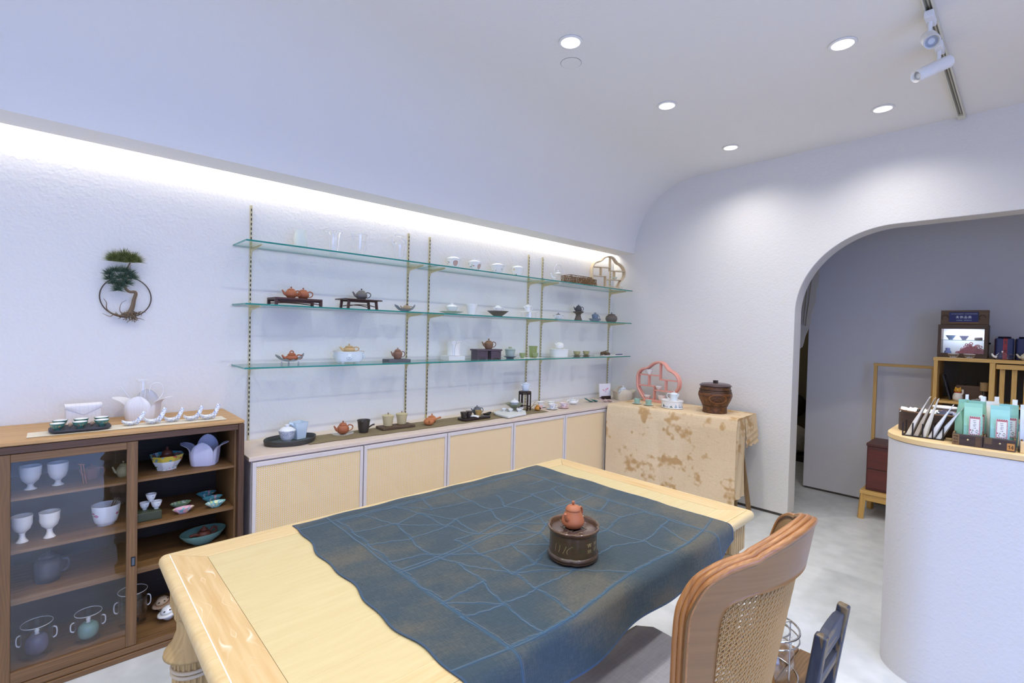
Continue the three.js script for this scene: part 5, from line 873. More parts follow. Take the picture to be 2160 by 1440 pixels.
{
  const t = thing('lidded_pitcher', 'white lidded pitcher with a small lip on the tall dark stool', 'pitcher', [2.748, Wr + 0.1524, -2.752], -0.3);
  part('body', lathe([[0, 0.001], [0.021, 0], [0.023, 0.004], [0.030, 0.025], [0.032, 0.05], [0.030, 0.056], [0.0, 0.056]], 36), MP('#dbe6f2', 0.2), t);
  const l = part('lid', lathe([[0, 0.0555], [0.031, 0.0555], [0.031, 0.060], [0.012, 0.065], [0, 0.066]], 32), MP('#dbe6f2', 0.2), t); part('knob', new THREE.SphereGeometry(0.005, 12, 10).translate(0, 0.069, 0), china, l);
  part('lip', sweep([[-0.028, 0.045, 0], [-0.036, 0.052, 0], [-0.04, 0.055, 0]], (s) => mix(0.007, 0.004, s), 8, 8), china, t);
  part('handle', sweep([[0.029, 0.046, 0], [0.045, 0.046, 0], [0.046, 0.026, 0], [0.029, 0.018, 0]], 0.003, 18, 8), china, t);
}
{
  const t = thing('gourd_ornament', 'small orange gourd ornament with a dark marking beside the dark stool', 'ornament', [2.812, Wr, -2.675], 0.3);
  part('body', lathe(smooth([[0.008, 0], [0.022, 0.008], [0.024, 0.02], [0.017, 0.031], [0.013, 0.035], [0.014, 0.04], [0.006, 0.044]], 24).map((v) => [v.x, v.y]).reduce((a, p) => (a.push(p), a), [[0, 0]]).concat([[0, 0.0445]]), 28), M('#c98a34', 0.4), t);
  part('marking', [sweep([[-0.008, 0.03, 0.0165], [0.0, 0.022, 0.0245], [0.008, 0.012, 0.0235]], 0.003, 12, 6), sweep([[-0.012, 0.016, 0.020], [-0.004, 0.020, 0.0235], [0.010, 0.022, 0.022]], 0.0028, 12, 6)], M('#33241a', 0.5), t);
}
single('dry_twig', 'short dry twig standing against the wall behind the orange gourd', 'twig', [sweep([[-0.03, 0.003, 0], [0.0, 0.022, 0], [0.03, 0.03, 0.004]], (s) => 0.0028 * (1 - 0.5 * s), 12, 6), sweep([[0.0, 0.022, 0], [0.012, 0.042, 0], [0.03, 0.05, 0.003]], (s) => 0.002 * (1 - 0.5 * s), 12, 6)], bark, [2.89, Wt, -2.80]);
function saucerCup(label, pos, turn, cm, sm, R = 0.032, group) {
  const t = thing('cup_and_saucer', label, 'cup', pos, turn, group);
  part('saucer', loft((a) => 1 + 0.03 * Math.cos(8 * a), [[0.001, 0.001], [0.028, 0], [0.048, 0.007], [0.0475, 0.009], [0.026, 0.004], [0.001, 0.004]]), sm, t);
  part('cup', bowlG(R, 0.042, 0.016, { lip: 0.004 }, 32).translate(0, 0.0042, 0), cm, t);
  part('handle', sweep([[R * 0.9, 0.038, 0], [R * 1.45, 0.038, 0], [R * 1.4, 0.02, 0], [R * 0.75, 0.016, 0]], 0.0028, 16, 8), sm, t);
  return t;
}
const inkFlower = (bg) => MP('#ffffff', 0.25, { map: dotTex(bg, (c, w, h) => { seed = 17; for (let k = 0; k < 4; k++) for (let i = 0; i < 7; i++) { c.fillStyle = ['#3b55b4', '#5a73c6', '#3a4aa0'][i % 3]; c.beginPath(); c.ellipse((k + 0.5) * w / 4 + rr(-26, 26), h * rr(0.35, 0.75), rr(5, 11), rr(12, 26), rr(-0.7, 0.7), 0, 7); c.fill(); } }) });
const blushMat = MP('#f0cfcb', 0.3);
saucerCup('white cup and saucer with an inky blue flower on the worktop', [2.975, Wt, -2.665], -0.3, inkFlower('#f1f2f5'), china);
saucerCup('pale pink cup and saucer with an inky blue flower on the worktop', [3.105, Wt, -2.655], -0.3, inkFlower('#f3e3e3'), blushMat);
saucerCup('white cup and saucer with pink petals, partly hidden behind the blue-flowered cup', [2.985, Wt, -2.80], 0.2, MP('#ffffff', 0.3, { map: floral('#f4f1ef', ['#e7a79b', '#f0c3b6'], 8, 23, 12) }), china);
cup('plain white lidless cup behind the pale pink cup', [3.115, Wt, -2.80], 0.032, 0.036, 0.015, china, {});
cup('small shell-pink cup at the left edge of the flowered cups', [2.905, Wt, -2.735], 0.026, 0.03, 0.012, blushMat, {});
single('glass_dish', 'round clear glass plate under the low white teapot on the worktop', 'dish', lathe([[0, 0.001], [0.055, 0], [0.074, 0.007], [0.073, 0.009], [0.053, 0.003], [0, 0.004]], 48), glassMat, [3.33, Wt, -2.74]);
teapot('low white teapot on the round clear glass plate', [3.33, Wt + 0.0044, -2.74], 2.9, { R: 0.04, H: 0.034, mat: china, prof: FLAT, lid: 0.7, dome: 0.3 });
const scoopFold = (label, cat, pos, turn, mat, name) => single(name, label, cat, [sheet((u, v) => { const k = (v - 0.5) * 2; return [mix(-0.075, 0.0, u), 0.0015 + 0.009 * Math.pow(Math.abs(k), 1.4) + 0.030 * Math.pow(1 - u, 1.6), -k * mix(0.012, 0.024, u)]; }, 14, 12, 0.002), sheet((u, v) => { const k = (v - 0.5) * 2; return [mix(0.004, 0.06, u), 0.0015 + 0.011 * Math.pow(Math.abs(k), 1.4) + 0.014 * (1 - u) * (1 - u), -k * mix(0.036, 0.014, u)]; }, 14, 12, 0.002)], mat, pos, turn);
scoopFold('teal fish-shaped folded scoop on the worktop', 'scoop', [3.60, Wt, -2.74], -0.35, MP('#3b868a', 0.4), 'folded_scoop');
scoopFold('pale pink fish-shaped folded scoop beside the tan draped table', 'scoop', [3.715, Wt, -2.66], -0.35, MP('#ead3dd', 0.4), 'folded_scoop');
single('picture_stand', 'small dark wooden easel holding the pink painting', 'stand', W(join([bx(0.115, 0.02, 0.035, 0, 0.01, 0), bx(0.115, 0.012, 0.008, 0, 0.026, 0.012), bx(0.02, 0.08, 0.01, 0, 0.05, -0.02)])), blackwood, [3.87, Wt, -2.785], -0.25);
{
  const t = thing('small_painting', 'small square white tile painted with faint pink petals on a dark easel', 'painting', [3.87, Wt + 0.0205, -2.787], -0.25);
  const g = bx(0.135, 0.128, 0.008, 0, 0.064, 0, 0.001), pic = canvasTex(256, 256, (c, w, h) => { c.fillStyle = '#f2f0f8'; c.fillRect(0, 0, w, h); for (const [x, y, r, a, k] of [[100, 130, 34, 0.3, 0.35], [168, 105, 40, -0.3, 0.5], [190, 92, 22, -0.5, 0.6], [85, 118, 26, 0.2, 0.3], [150, 165, 16, 0.8, 0.25]]) { c.fillStyle = `rgba(230,130,160,${k})`; c.beginPath(); c.ellipse(x, y, r, r * 0.45, a, 0, 7); c.fill(); } c.fillStyle = 'rgba(150,120,160,.35)'; c.beginPath(); c.ellipse(142, 150, 8, 26, 0.5, 0, 7); c.fill(); });
  part('tile', g.rotateX(-0.10), M('#f2f0f8', 0.5), t);
  part('painted_face', new THREE.PlaneGeometry(0.131, 0.124).translate(0, 0.064, 0.0043).rotateX(-0.10), M('#ffffff', 0.5, { map: pic }), t);
}
petalBox('petal_box', 'cream pleated fabric box with four folded petals in the far corner of the worktop', 'box', [3.995, Wt, -2.67], -0.55, 0.15, 0.098, whiteLinen, 0.36, 4, 0.9);
teapot('blue-and-white lidded pot showing its knob above the cream fabric box', [3.995, Wt + 0.0045, -2.67], 0.3, { R: 0.05, H: 0.095, mat: blueMat, lidMat: blueMat, knobMat: china, prof: ROUND, dome: 0.22, spout: 0.5, cat: 'lidded pot', name: 'lidded_pot', loop: 0.2 });

// ---------------------------------------------------------------- tan draped table
const Dt = 0.7912;
cloudStand('pink cloud-shaped display stand on the tan cloth against the far wall', [3.955, Dt, -2.275], -Math.PI / 2, 0.42, 0.365, 0.058, pinkLacquer, 0.0105, false);
const dy0 = Dt + 0.045 * 0.365, dH = 0.365 - 0.045 * 0.365, sh = (f) => dy0 + f * dH + 0.0062;
{ const t = thing('mug', 'white mug on the top board of the pink cloud-shaped stand', 'mug', [3.955, sh(0.638), -2.365], 0); part('body', bowlG(0.034, 0.046, 0.018, { p: 0.7 }), china, t); part('handle', sweep([[0, 0.040, -0.031], [0, 0.042, -0.05], [0, 0.026, -0.05], [0, 0.014, -0.024]], 0.003, 18, 8), china, t); }
cup('white bowl painted with red flowers on the middle board of the pink stand', [3.955, sh(0.26), -2.265], 0.034, 0.032, 0.015, roseMat, { name: 'bowl', cat: 'bowl' });
cup('white bowl painted with large pink petals on the base of the pink stand', [3.95, Dt + 0.0212, -2.375], 0.034, 0.032, 0.015, MP('#ffffff', 0.25, { map: floral('#f5f0ef', ['#e08fa0', '#d9708a'], 10, 27, 15) }), { name: 'bowl', cat: 'bowl' });
cup('plain blush-white cup on the base of the pink stand', [3.95, Dt + 0.0212, -2.235], 0.034, 0.046, 0.022, MP('#f1e6e2', 0.3), { p: 0.6 });
for (const [n, x, z] of [['left', 3.70, -2.325], ['right', 3.705, -2.215]]) {
  const t = thing('cup_and_saucer', `${n} one of two green-glazed cups on pale saucers on the tan cloth`, 'cup', [x, Dt, z], 0, 'green cups on the tan cloth');
  part('saucer', lathe([[0, 0.001], [0.024, 0], [0.044, 0.007], [0.043, 0.009], [0.024, 0.004], [0, 0.004]], 36), MP('#dfe6de', 0.3), t);
  part('cup', bowlG(0.029, 0.042, 0.020, { p: 0.8 }, 32).translate(0, 0.0042, 0), mint, t);
}
{
  const t = thing('tea_boat', 'oval white porcelain tea boat painted with a blue-green landscape on the tan cloth', 'tea boat', [3.745, Dt, -2.02], Math.PI / 2);
  const land = canvasTex(1024, 256, (c, w, h) => { c.fillStyle = '#f0f2f2'; c.fillRect(0, 0, w, h); seed = 37; for (let i = 0; i < 60; i++) { c.fillStyle = ['rgba(70,110,130,.6)', 'rgba(110,120,170,.5)', 'rgba(60,90,90,.65)', 'rgba(150,170,190,.5)'][i % 4]; const x = rr(0, w), y = rr(h * 0.35, h * 0.75), s = rr(12, 34); c.beginPath(); c.moveTo(x - s, h * 0.78); c.lineTo(x - s * 0.2, y); c.lineTo(x + s * 0.3, y + 12); c.lineTo(x + s, h * 0.78); c.fill(); } }); const lm = MP('#ffffff', 0.2, { map: land });
  const oval = (rows) => loft(() => 1, rows.map(([s, y]) => [s, y, 1, 0.72]), 72);
  part('body', oval([[0.097, 0.010], [0.096, 0.012], [0.095, 0.052], [0.099, 0.060]]), lm, t);
  part('base', oval([[0.001, 0.001], [0.092, 0], [0.099, 0.004], [0.099, 0.009], [0.095, 0.012]]), china, t);
  part('rim_and_deck', oval([[0.095, 0.058], [0.101, 0.062], [0.101, 0.068], [0.094, 0.069], [0.090, 0.062], [0.001, 0.062]]), china, t);
}
teapot('white handled pot with a lid standing on the landscape tea boat', [3.745, Dt + 0.0625, -2.005], 1.9, { R: 0.034, H: 0.062, mat: MP('#e3ecf0', 0.2), prof: STRAIGHT, lid: 0.8, dome: 0.12, spout: 0.75, loop: 0.75, name: 'lidded_pot', cat: 'pot' });
{
  const t = thing('lidded_tub', 'large brown carved wooden tub with a dark flat lid on the tan cloth', 'tub', [3.845, Dt, -1.705]);
  const tubM = M('#ffffff', 0.45, { map: (() => { const w = woodTex('#7d4f26', '#45291a', 361, 10, 1.4); return scaled(w, 6, 0.6); })() });
  const pr = [[0, 0], [0.098, 0], [0.100, 0.006], [0.098, 0.03], [0.099, 0.05], [0.105, 0.062], [0.128, 0.105], [0.138, 0.135], [0.1375, 0.155], [0.128, 0.170], [0.124, 0.178], [0.128, 0.184], [0.123, 0.19], [0.122, 0.206], [0.126, 0.210], [0, 0.210]];
  part('body', lathe(pr, 56), tubM, t);
  const bd = []; for (const [y, r] of [[0.058, 0.1025], [0.168, 0.130], [0.183, 0.128]]) bd.push(new THREE.TorusGeometry(r, 0.0035, 8, 64).rotateX(Math.PI / 2).translate(0, y, 0)); part('bands', join(bd), M('#3a2417', 0.4), t);
  part('carved_panel', [new THREE.TorusGeometry(0.038, 0.003, 8, 40).scale(1.9, 0.85, 1).translate(0, 0, 0)].map((g) => { const p = g.attributes.position; for (let i = 0; i < p.count; i++) { const a = 3.75 + p.getX(i) / 0.135, y = 0.118 + p.getY(i), rb = 0.128 + (y - 0.105) * 0.28, d = p.getZ(i); p.setXYZ(i, Math.cos(a) * (rb + d), y, -Math.sin(a) * (rb + d)); } g.computeVertexNormals(); return g; }), M('#8a5526', 0.4), t);
  const l = part('lid', lathe([[0, 0.2105], [0.128, 0.2105], [0.132, 0.214], [0.130, 0.218], [0.112, 0.230], [0.06, 0.236], [0, 0.237]], 56), MP('#4d3a3c', 0.25), t);
  part('knob', W(bx(0.034, 0.02, 0.034, 0, 0.246, 0, 0.004)), blackwood, l);
}

// ---------------------------------------------------------------- on and in the old cabinet
const Ct = 0.9514;
single('cabinet_runner', 'narrow cream linen runner on top of the old brown cabinet', 'cloth', (() => { const g = sheet((u, v) => [mix(-0.08, 0.585, u), Ct + 0.001 + 0.001 * fbm(u * 30, v * 6, 9), mix(-2.665, -2.555, v) - 0.015 * (1 - u) * 0.5], 60, 10, 0.0012), q = g.attributes.uv; for (let i = 0; i < q.count; i++) q.setXY(i, q.getX(i) * 2, q.getY(i) * 0.3); return g; })(), whiteLinen);
const Cr = Ct + 0.0032;
single('slate_tray', 'thin dark slate tray with knobs holding six small cups on the old cabinet', 'tray', join([loft((a) => 1 / Math.pow(Math.pow(Math.abs(Math.cos(a)), 5) + Math.pow(Math.abs(Math.sin(a)) / 0.68, 5), 0.2), [[0.001, 0.001], [0.084, 0], [0.095, 0.006], [0.095, 0.011], [0.090, 0.013], [0.085, 0.0105], [0.001, 0.010]], 64)]), M('#34363f', 0.6), [0.074, Cr, -2.635], 0.03);
[['front left', 0.005, -2.60], ['front middle', 0.072, -2.60], ['front right', 0.139, -2.605], ['back left', 0.013, -2.675], ['back middle', 0.077, -2.675], ['back right', 0.142, -2.678]].forEach(([n, x, z]) => {
  const t = thing('painted_cup', `small green-enamelled cup, ${n} of the six on the slate tray`, 'cup', [x, Cr + 0.0108, z], rnd() * 6, 'six enamelled cups'); part('cup', bowlG(0.033, 0.027, 0.013, { p: 0.5 }), greenEnamel, t); part('inside_glaze', insideG(0.033, 0.0272, 0.013, { p: 0.5 }), china, t);
});
for (const x of [0.043, 0.110]) single('clay_bead', x < 0.1 ? 'left small tan clay bead between the two rows of cups' : 'right small tan clay bead between the two rows of cups', 'bead', new THREE.SphereGeometry(0.0095, 16, 12).translate(0, 0.0095, 0), tanClay, [x, Cr + 0.0112, -2.640]);
{
  const t = thing('linen_pouch_box', 'white striped linen box with an envelope flap at the back of the old cabinet', 'box', [0.087, Ct, -2.80], 0.06);
  const g = bx(0.155, 0.082, 0.075, 0, 0.041, 0, 0.010), u = g.attributes.uv; part('body', g, stripedLinen, t);
  part('flap', sheet((a, b) => { const s = (a - 0.5) * 2, reach = 0.042 * (1 - Math.abs(s) * 0.75); return b < 0.6 ? [s * 0.081, 0.084 + 0.004 * Math.sin(b * 5), mix(-0.036, 0.0385, b / 0.6)] : [s * 0.081, 0.0845 - reach * ((b - 0.6) / 0.4), 0.0395 + 0.003 * Math.sin((b - 0.6) / 0.4 * 3)]; }, 24, 24, 0.002), stripedLinen, t);
}
petalBox('petal_box', 'white striped linen flower-box with curling petals around a glass teapot', 'box', [0.293, Ct, -2.795], -0.45, 0.145, 0.104, stripedLinen, 0.52, 4, 0.5);
{
  const t = thing('glass_teapot', 'tall clear glass teapot rising out of the linen flower-box', 'teapot', [0.293, Ct + 0.0046, -2.795], -0.1);
  part('vessel', lathe([[0, 0.001], [0.04, 0.001], [0.05, 0.02], [0.05, 0.07], [0.026, 0.11], [0.024, 0.17], [0.022, 0.17], [0.024, 0.11], [0.046, 0.07], [0.046, 0.02], [0, 0.006]], 40), glassMat, t);
  part('rim', [new THREE.TorusGeometry(0.026, 0.0016, 8, 40).rotateX(Math.PI / 2).translate(0, 0.171, 0), new THREE.TorusGeometry(0.03, 0.0012, 8, 40).rotateX(Math.PI / 2).translate(0, 0.176, 0)], rimGlass, t);
  part('infuser_rods', [rod([-0.008, 0.08, 0.012], [-0.008, 0.172, 0.012], 0.0016), rod([0.01, 0.08, 0.012], [0.01, 0.172, 0.012], 0.002)], rimGlass, t);
  part('spout', sweep([[-0.045, 0.075, 0], [-0.075, 0.115, 0], [-0.10, 0.15, 0]], (s) => mix(0.011, 0.006, s), 18, 10), glassMat, t);
  part('spout_tip', [rod([-0.094, 0.152, 0], [-0.106, 0.149, 0], 0.0012), sweep([[-0.05, 0.085, 0.009], [-0.075, 0.117, 0.009], [-0.10, 0.151, 0.006]], 0.0011, 16, 6)], rimGlass, t);
  part('handle', sweep([[0.03, 0.115, 0], [0.045, 0.155, 0], [0.085, 0.155, 0], [0.098, 0.125, 0], [0.09, 0.10, 0], [0.05, 0.06, 0]], 0.0018, 30, 8), rimGlass, t);
}
const spoonMat = MP('#ffffff', 0.25, { map: scaled(bluewhite, 14, 9) });
function spoon(label, pos, turn, pitch, k) {
  const t = thing('china_spoon', label, 'spoon', pos, turn, 'blue-and-white china spoons');
  const m = blueMat;
  const g = sheet((u, v) => { const s = (u - 0.5) * 2, c = (v - 0.5) * 2, w = 0.026 * Math.pow(1 - Math.pow(Math.abs(s), 2.2), 0.5); return [-0.008 + s * 0.036, 0.003 + 0.016 * (Math.pow(Math.abs(s), 2.4) + 0.9 * c * c) * 0.9, -c * w - 1e-4 * c]; }, 24, 14, 0.003);
  part('bowl', g, m, t); part('foot', lathe([[0, 0], [0.009, 0], [0.010, 0.004], [0, 0.0045]], 20).translate(-0.008, 0, 0), china, t);
  part('handle', sweep([[0.014, 0.010, 0], [0.026, 0.022, 0], [0.037 + 0.004 * k, 0.045, 0], [0.043 + 0.008 * k, 0.066, 0]], (s) => mix(0.0058, 0.0042, s), 18, 10, false, 2.1), spoonMat, t);
  return t;
}
spoon('blue-and-white china spoon nearest the six cups, handle leaning lowest', [0.240, Cr, -2.625], -0.1, 0, 1.4).scale.y = 0.82;
spoon('blue-and-white china spoon, second from the six cups, dark blue bowl', [0.315, Cr, -2.615], -0.05, 0, 0.9);
spoon('pale blue-and-white china spoon, middle of the five on the cream runner', [0.385, Cr, -2.622], 0, 0, 0.8).scale.set(0.92, 0.9, 0.92);
spoon('pale blue-and-white china spoon, fourth from the six cups', [0.457, Cr, -2.61], 0, 0, 0.9).scale.set(0.92, 0.95, 0.92);
spoon('blue-and-white china spoon at the end of the runner, handle nearly upright', [0.522, Cr, -2.605], 0, 0, 0.4);
// inside: upper shelf
const S1 = 0.7324, S2 = 0.5354, S3 = 0.3554, S0 = 0.0504;
function goblet(label, pos, R, H, tall) {
  const t = thing('footed_cup', label, 'footed cup', pos, 0, 'white footed cups'), f = tall ? 0.34 * H : 0.22 * H;
  part('bowl', lathe([[0.001, f], [R * 0.35, f + 0.002], [R * 0.75, f + (H - f) * 0.22], [R * 0.95, f + (H - f) * 0.5], [R * (tall ? 0.97 : 1.0), f + (H - f) * 0.85], [R * 1.02, H], [R * 0.97, H], [R * 0.9, f + (H - f) * 0.5], [R * 0.6, f + (H - f) * 0.2], [0.001, f + 0.006]], 40), ivory, t);
  part('stem_foot', lathe([[0, 0], [R * 0.58, 0], [R * 0.58, 0.003], [R * 0.34, f * 0.45], [R * 0.26, f * 0.85], [R * 0.36, f + 0.003], [0, f + 0.003]], 36), ivory, t);
}
goblet('low white footed cup, left one on the upper shelf behind the glass door', [-0.071, S1, -2.66], 0.046, 0.092, false);
goblet('low white footed cup, right one on the upper shelf behind the glass door', [0.008, S1, -2.665], 0.044, 0.092, false);
goblet('taller white goblet at the left on the second shelf behind the glass door', [-0.093, S2, -2.64], 0.044, 0.104, true);
goblet('taller white goblet beside the first on the second shelf behind the glass door', [-0.016, S2, -2.635], 0.044, 0.104, true);
teapot('red-brown teapot with a ring handle on the upper shelf behind the glass door', [0.112, S1, -2.69], -0.05, { R: 0.034, H: 0.046, mat: clay('#7c4530', 0.5), prof: STRAIGHT, dome: 0.15, lid: 0.7 });
single('copper_tongs', 'pair of thin copper sticks leaning by the red-brown teapot in the cabinet', 'tongs', [rod([0.0, 0, 0], [-0.012, 0.078, -0.02], 0.0018), rod([0.012, 0, 0.004], [-0.002, 0.076, -0.018], 0.0018), rod([-0.022, 0.078, -0.02], [0.006, 0.074, -0.02], 0.0015)], M('#b0623a', 0.35, { metalness: 0.6 }), [0.084, S1 + 0.0018, -2.62]);
teapot('pale yellow-green teapot half hidden by the sliding door stile', [0.212, S1, -2.64], -0.05, { R: 0.03, H: 0.05, mat: clay('#8f8a6a', 0.5), prof: ROUND, dome: 0.2, loop: 0.72 });
{
  const t = thing('octagonal_bowl', 'octagonal porcelain bowl with yellow band and turquoise inside on the upper open shelf', 'bowl', [0.37, S1, -2.675], 0.35), f = (a) => { const k = Math.PI / 4, b = ((a % k) + k) % k - k / 2; return Math.cos(k / 2) / Math.cos(b) * 1.04; };
  part('outside', loft(f, [[0.046, 0], [0.046, 0.005], [0.050, 0.012], [0.066, 0.038], [0.079, 0.067]], 96), famille, t);
  part('inside', loft(f, [[0.079, 0.0672], [0.075, 0.0665], [0.062, 0.038], [0.044, 0.013], [0.001, 0.012]], 96), turquoise, t);
  part('foot', lathe([[0, 0.0005], [0.042, 0.0005], [0.042, 0.006], [0, 0.006]], 32), china, t);
}
teapot('dark red-brown teapot resting inside the octagonal bowl', [0.372, S1 + 0.0125, -2.675], -0.3, { R: 0.042, H: 0.056, mat: clay('#67382a', 0.4), prof: FLAT, lid: 0.6, dome: 0.35 });
petalBox('petal_box', 'lavender pleated linen flower-box on the upper open shelf of the cabinet', 'box', [0.518, S1, -2.665], -0.45, 0.125, 0.104, lavenderLinen, 0.46, 4, 0.5);
// second shelf
{
  const t = thing('flowered_bowl', 'deep white bowl with a pink flower on the second shelf behind the glass door', 'bowl', [0.158, S2, -2.665], 0.2);
  part('bowl', bowlG(0.064, 0.085, 0.04, { p: 0.42, fh: 0.006 }, 44), MP('#ffffff', 0.25, { map: dotTex('#e9edf2', (c, w, h) => { seed = 57; for (const x of [60, 330]) { for (const [px, py, r] of [[x, 120, 16], [x + 70, 90, 14], [x + 96, 120, 18]]) { c.fillStyle = '#c4708f'; for (let k = 0; k < 6; k++) { c.beginPath(); c.arc(px + Math.cos(k) * r * 0.6, py + Math.sin(k) * r * 0.6, r * 0.5, 0, 7); c.fill(); } } c.fillStyle = '#93a877'; for (let k = 0; k < 5; k++) { c.beginPath(); c.ellipse(x + rr(-20, 110), rr(90, 170), 12, 5, rr(0, 3), 0, 7); c.fill(); } } }, 512, 256) }), t);
}
single('bundle_of_sticks', 'bundle of thin dark sticks leaning in the pink-flowered bowl', 'sticks', Array.from({ length: 7 }, (_, k) => rod([0.0 + k * 0.003, 0.012, 0.008 * Math.sin(k)], [0.042 + k * 0.004, 0.105, 0.012 * Math.cos(k * 2)], 0.0015, 6)), M('#6b5c50', 0.6), [0.152, S2, -2.665]);
single('green_box', 'flat dark green lacquer box holding three little cups on the second open shelf', 'box', join([bx(0.145, 0.038, 0.085, 0, 0.019, 0, 0.003)]), M('#3f452d', 0.45), [0.285, S2, -2.625]);
const tinyO = { p: 0.5, group: 'little painted cups on the green box' };
const tinyM = MP('#ffffff', 0.25, { map: floral('#e9ebee', ['#b5523f', '#c79a4a', '#6f86ad'], 7, 61, 8) });
cup('little painted cup at the left of the dark green box', [0.287, S2 + 0.0384, -2.64], 0.024, 0.032, 0.010, tinyM, tinyO);
cup('little painted cup at the right of the dark green box', [0.327, S2 + 0.0384, -2.625], 0.026, 0.034, 0.011, tinyM, tinyO);
cup('little painted cup balanced upside down across the other two', [0.309, S2 + 0.0384 + 0.0345, -2.633], 0.025, 0.033, 0.012, tinyM, { ...tinyO, p: 0.6 });
function ovalDish(label, pos, turn, mat) { return single('oval_dish', label, 'dish', loft((a) => 1 + 0.05 * Math.cos(2 * a) + 0.02 * Math.cos(8 * a), [[0.001, 0.001], [0.022, 0], [0.024, 0.005], [0.040, 0.016], [0.049, 0.024], [0.047, 0.025], [0.037, 0.017], [0.022, 0.009], [0.001, 0.008]].map(([s, y]) => [s, y, 1, 0.62])), mat, pos, turn, 'enamelled oval dishes'); }
ovalDish('green-yellow enamelled oval dish at the back left of the second open shelf', [0.428, S2, -2.69], 0.1, greenDish);
ovalDish('pink-edged enamelled oval dish at the front of the second open shelf', [0.425, S2, -2.605], 0.12, pinkDish);
ovalDish('blue enamelled oval dish furthest back on the second open shelf', [0.548, S2, -2.775], 0.1, turquoise);
ovalDish('blue flowered oval dish in the middle of the right-hand three', [0.557, S2, -2.685], 0.1, turquoise);
ovalDish('pale aqua oval dish at the front right of the second open shelf', [0.551, S2, -2.60], 0.15, aquaDish);
// third shelf and bottom
single('celadon_basin', 'large shallow oval blue-green basin on the third shelf, tilted up at the right', 'basin', loft(() => 1, [[0.001, 0.001], [0.05, 0], [0.054, 0.006], [0.09, 0.026], [0.118, 0.055], [0.115, 0.057], [0.086, 0.03], [0.05, 0.011], [0.001, 0.010]].map(([s, y]) => [s, y, 1, 0.70]), 64), MP('#6f9d9a', 0.25), [0.515, S3, -2.665], 0.25);
{
  const t = thing('crab_teapot', 'dark red clay teapot shaped like a crouching crab lying in the blue-green basin', 'teapot', [0.518, S3 + 0.0115, -2.665], 0.1), m = clay('#6e3d33', 0.5);
  part('body', new THREE.SphereGeometry(0.036, 28, 18).scale(1, 0.7, 0.9).translate(0, 0.0255, 0), m, t);
  part('lid', lathe([[0, 0.045], [0.022, 0.045], [0.018, 0.054], [0.006, 0.058], [0.008, 0.064], [0, 0.066]], 24), m, t);
  part('claw', [sweep([[-0.03, 0.03, 0.01], [-0.05, 0.038, 0.012], [-0.062, 0.034, 0.01]], (s) => mix(0.009, 0.006, s), 12, 8), new THREE.SphereGeometry(0.010, 12, 8).scale(1.3, 0.8, 0.8).translate(-0.062, 0.036, 0.01)], m, t);
  part('handle', sweep([[0.03, 0.034, 0], [0.046, 0.05, 0], [0.062, 0.045, 0], [0.06, 0.03, 0], [0.036, 0.02, 0]], 0.006, 20, 8), m, t);
  const lg = []; for (const s of [-1, 1]) for (let k = 0; k < 3; k++) lg.push(sweep([[-0.02 + k * 0.02, 0.02, s * 0.028], [-0.024 + k * 0.024, 0.022, s * 0.038], [-0.028 + k * 0.026, 0.010, s * 0.044]], 0.0035, 10, 6)); part('legs', lg, m, t);
}
{
  const t = thing('dark_teapot_box', 'dark lidded teapot standing on the third shelf behind the glass door', 'teapot', [-0.02, S3, -2.66]);
  part('body', lathe([[0, 0], [0.05, 0], [0.058, 0.03], [0.06, 0.07], [0.05, 0.09], [0, 0.092]], 36), darkClay, t); part('lid', lathe([[0, 0.091], [0.04, 0.091], [0.03, 0.104], [0.008, 0.108], [0.01, 0.116], [0, 0.118]], 28), darkClay, t); part('handle', sweep([[0.05, 0.075, 0], [0.082, 0.07, 0], [0.08, 0.035, 0], [0.056, 0.025, 0]], 0.005, 20, 8), darkClay, t);
}
function cylinderGlass(label, pos, R, H) { const t = thing('glass_cylinder', label, 'glass', pos, 0, 'clear glass cylinders'); part('wall', lathe([[0, 0.001], [R - 0.003, 0.001], [R, 0.005], [R, H], [R - 0.002, H], [R - 0.002, 0.006], [0, 0.005]], 44), glassMat, t); part('rim', new THREE.TorusGeometry(R - 0.001, 0.0016, 8, 56).rotateX(Math.PI / 2).translate(0, H, 0), rimGlass, t); part('side_handle', [-1, 1].map((s) => sweep([[s * R, H * 0.75, 0], [s * (R + 0.012), H * 0.7, 0], [s * (R + 0.012), H * 0.45, 0], [s * R, H * 0.4, 0]], 0.003, 16, 8)), rimGlass, t); return t; }
function roundPot(label, pos, R, H, mat) { const t = thing('round_pot', label, 'pot', pos); part('body', lathe(smooth([[R * 0.55, 0], [R * 0.9, H * 0.2], [R, H * 0.5], [R * 0.88, H * 0.82], [R * 0.5, H]], 24).map((v) => [v.x, v.y]).reduce((a, p) => (a.push(p), a), [[0, 0]]).concat([[0, H]]), 36), mat, t); part('knob', lathe([[0, H - 0.001], [0.012, H - 0.001], [0.008, H + 0.006], [0.011, H + 0.016], [0, H + 0.022]], 20), rimGlass, t); }
cylinderGlass('clear glass cylinder around the pale green round pot in the bottom of the cabinet', [0.104, S0, -2.69], 0.060, 0.115);
roundPot('pale blue-green glazed round pot inside a glass cylinder at the bottom of the cabinet', [0.104, S0 + 0.0064, -2.69], 0.046, 0.066, MP('#8fbab0', 0.2));
cylinderGlass('clear glass cylinder around the purple-grey pot, at the bottom left of the cabinet', [-0.052, S0, -2.69], 0.068, 0.13);
roundPot('purple-grey glazed round pot inside a glass cylinder at the bottom left of the cabinet', [-0.052, S0 + 0.0064, -2.69], 0.05, 0.08, MP('#6d6a82', 0.25));
cylinderGlass('tall clear glass cylinder behind the door stile, black disc inside', [0.255, S0, -2.715], 0.068, 0.145);
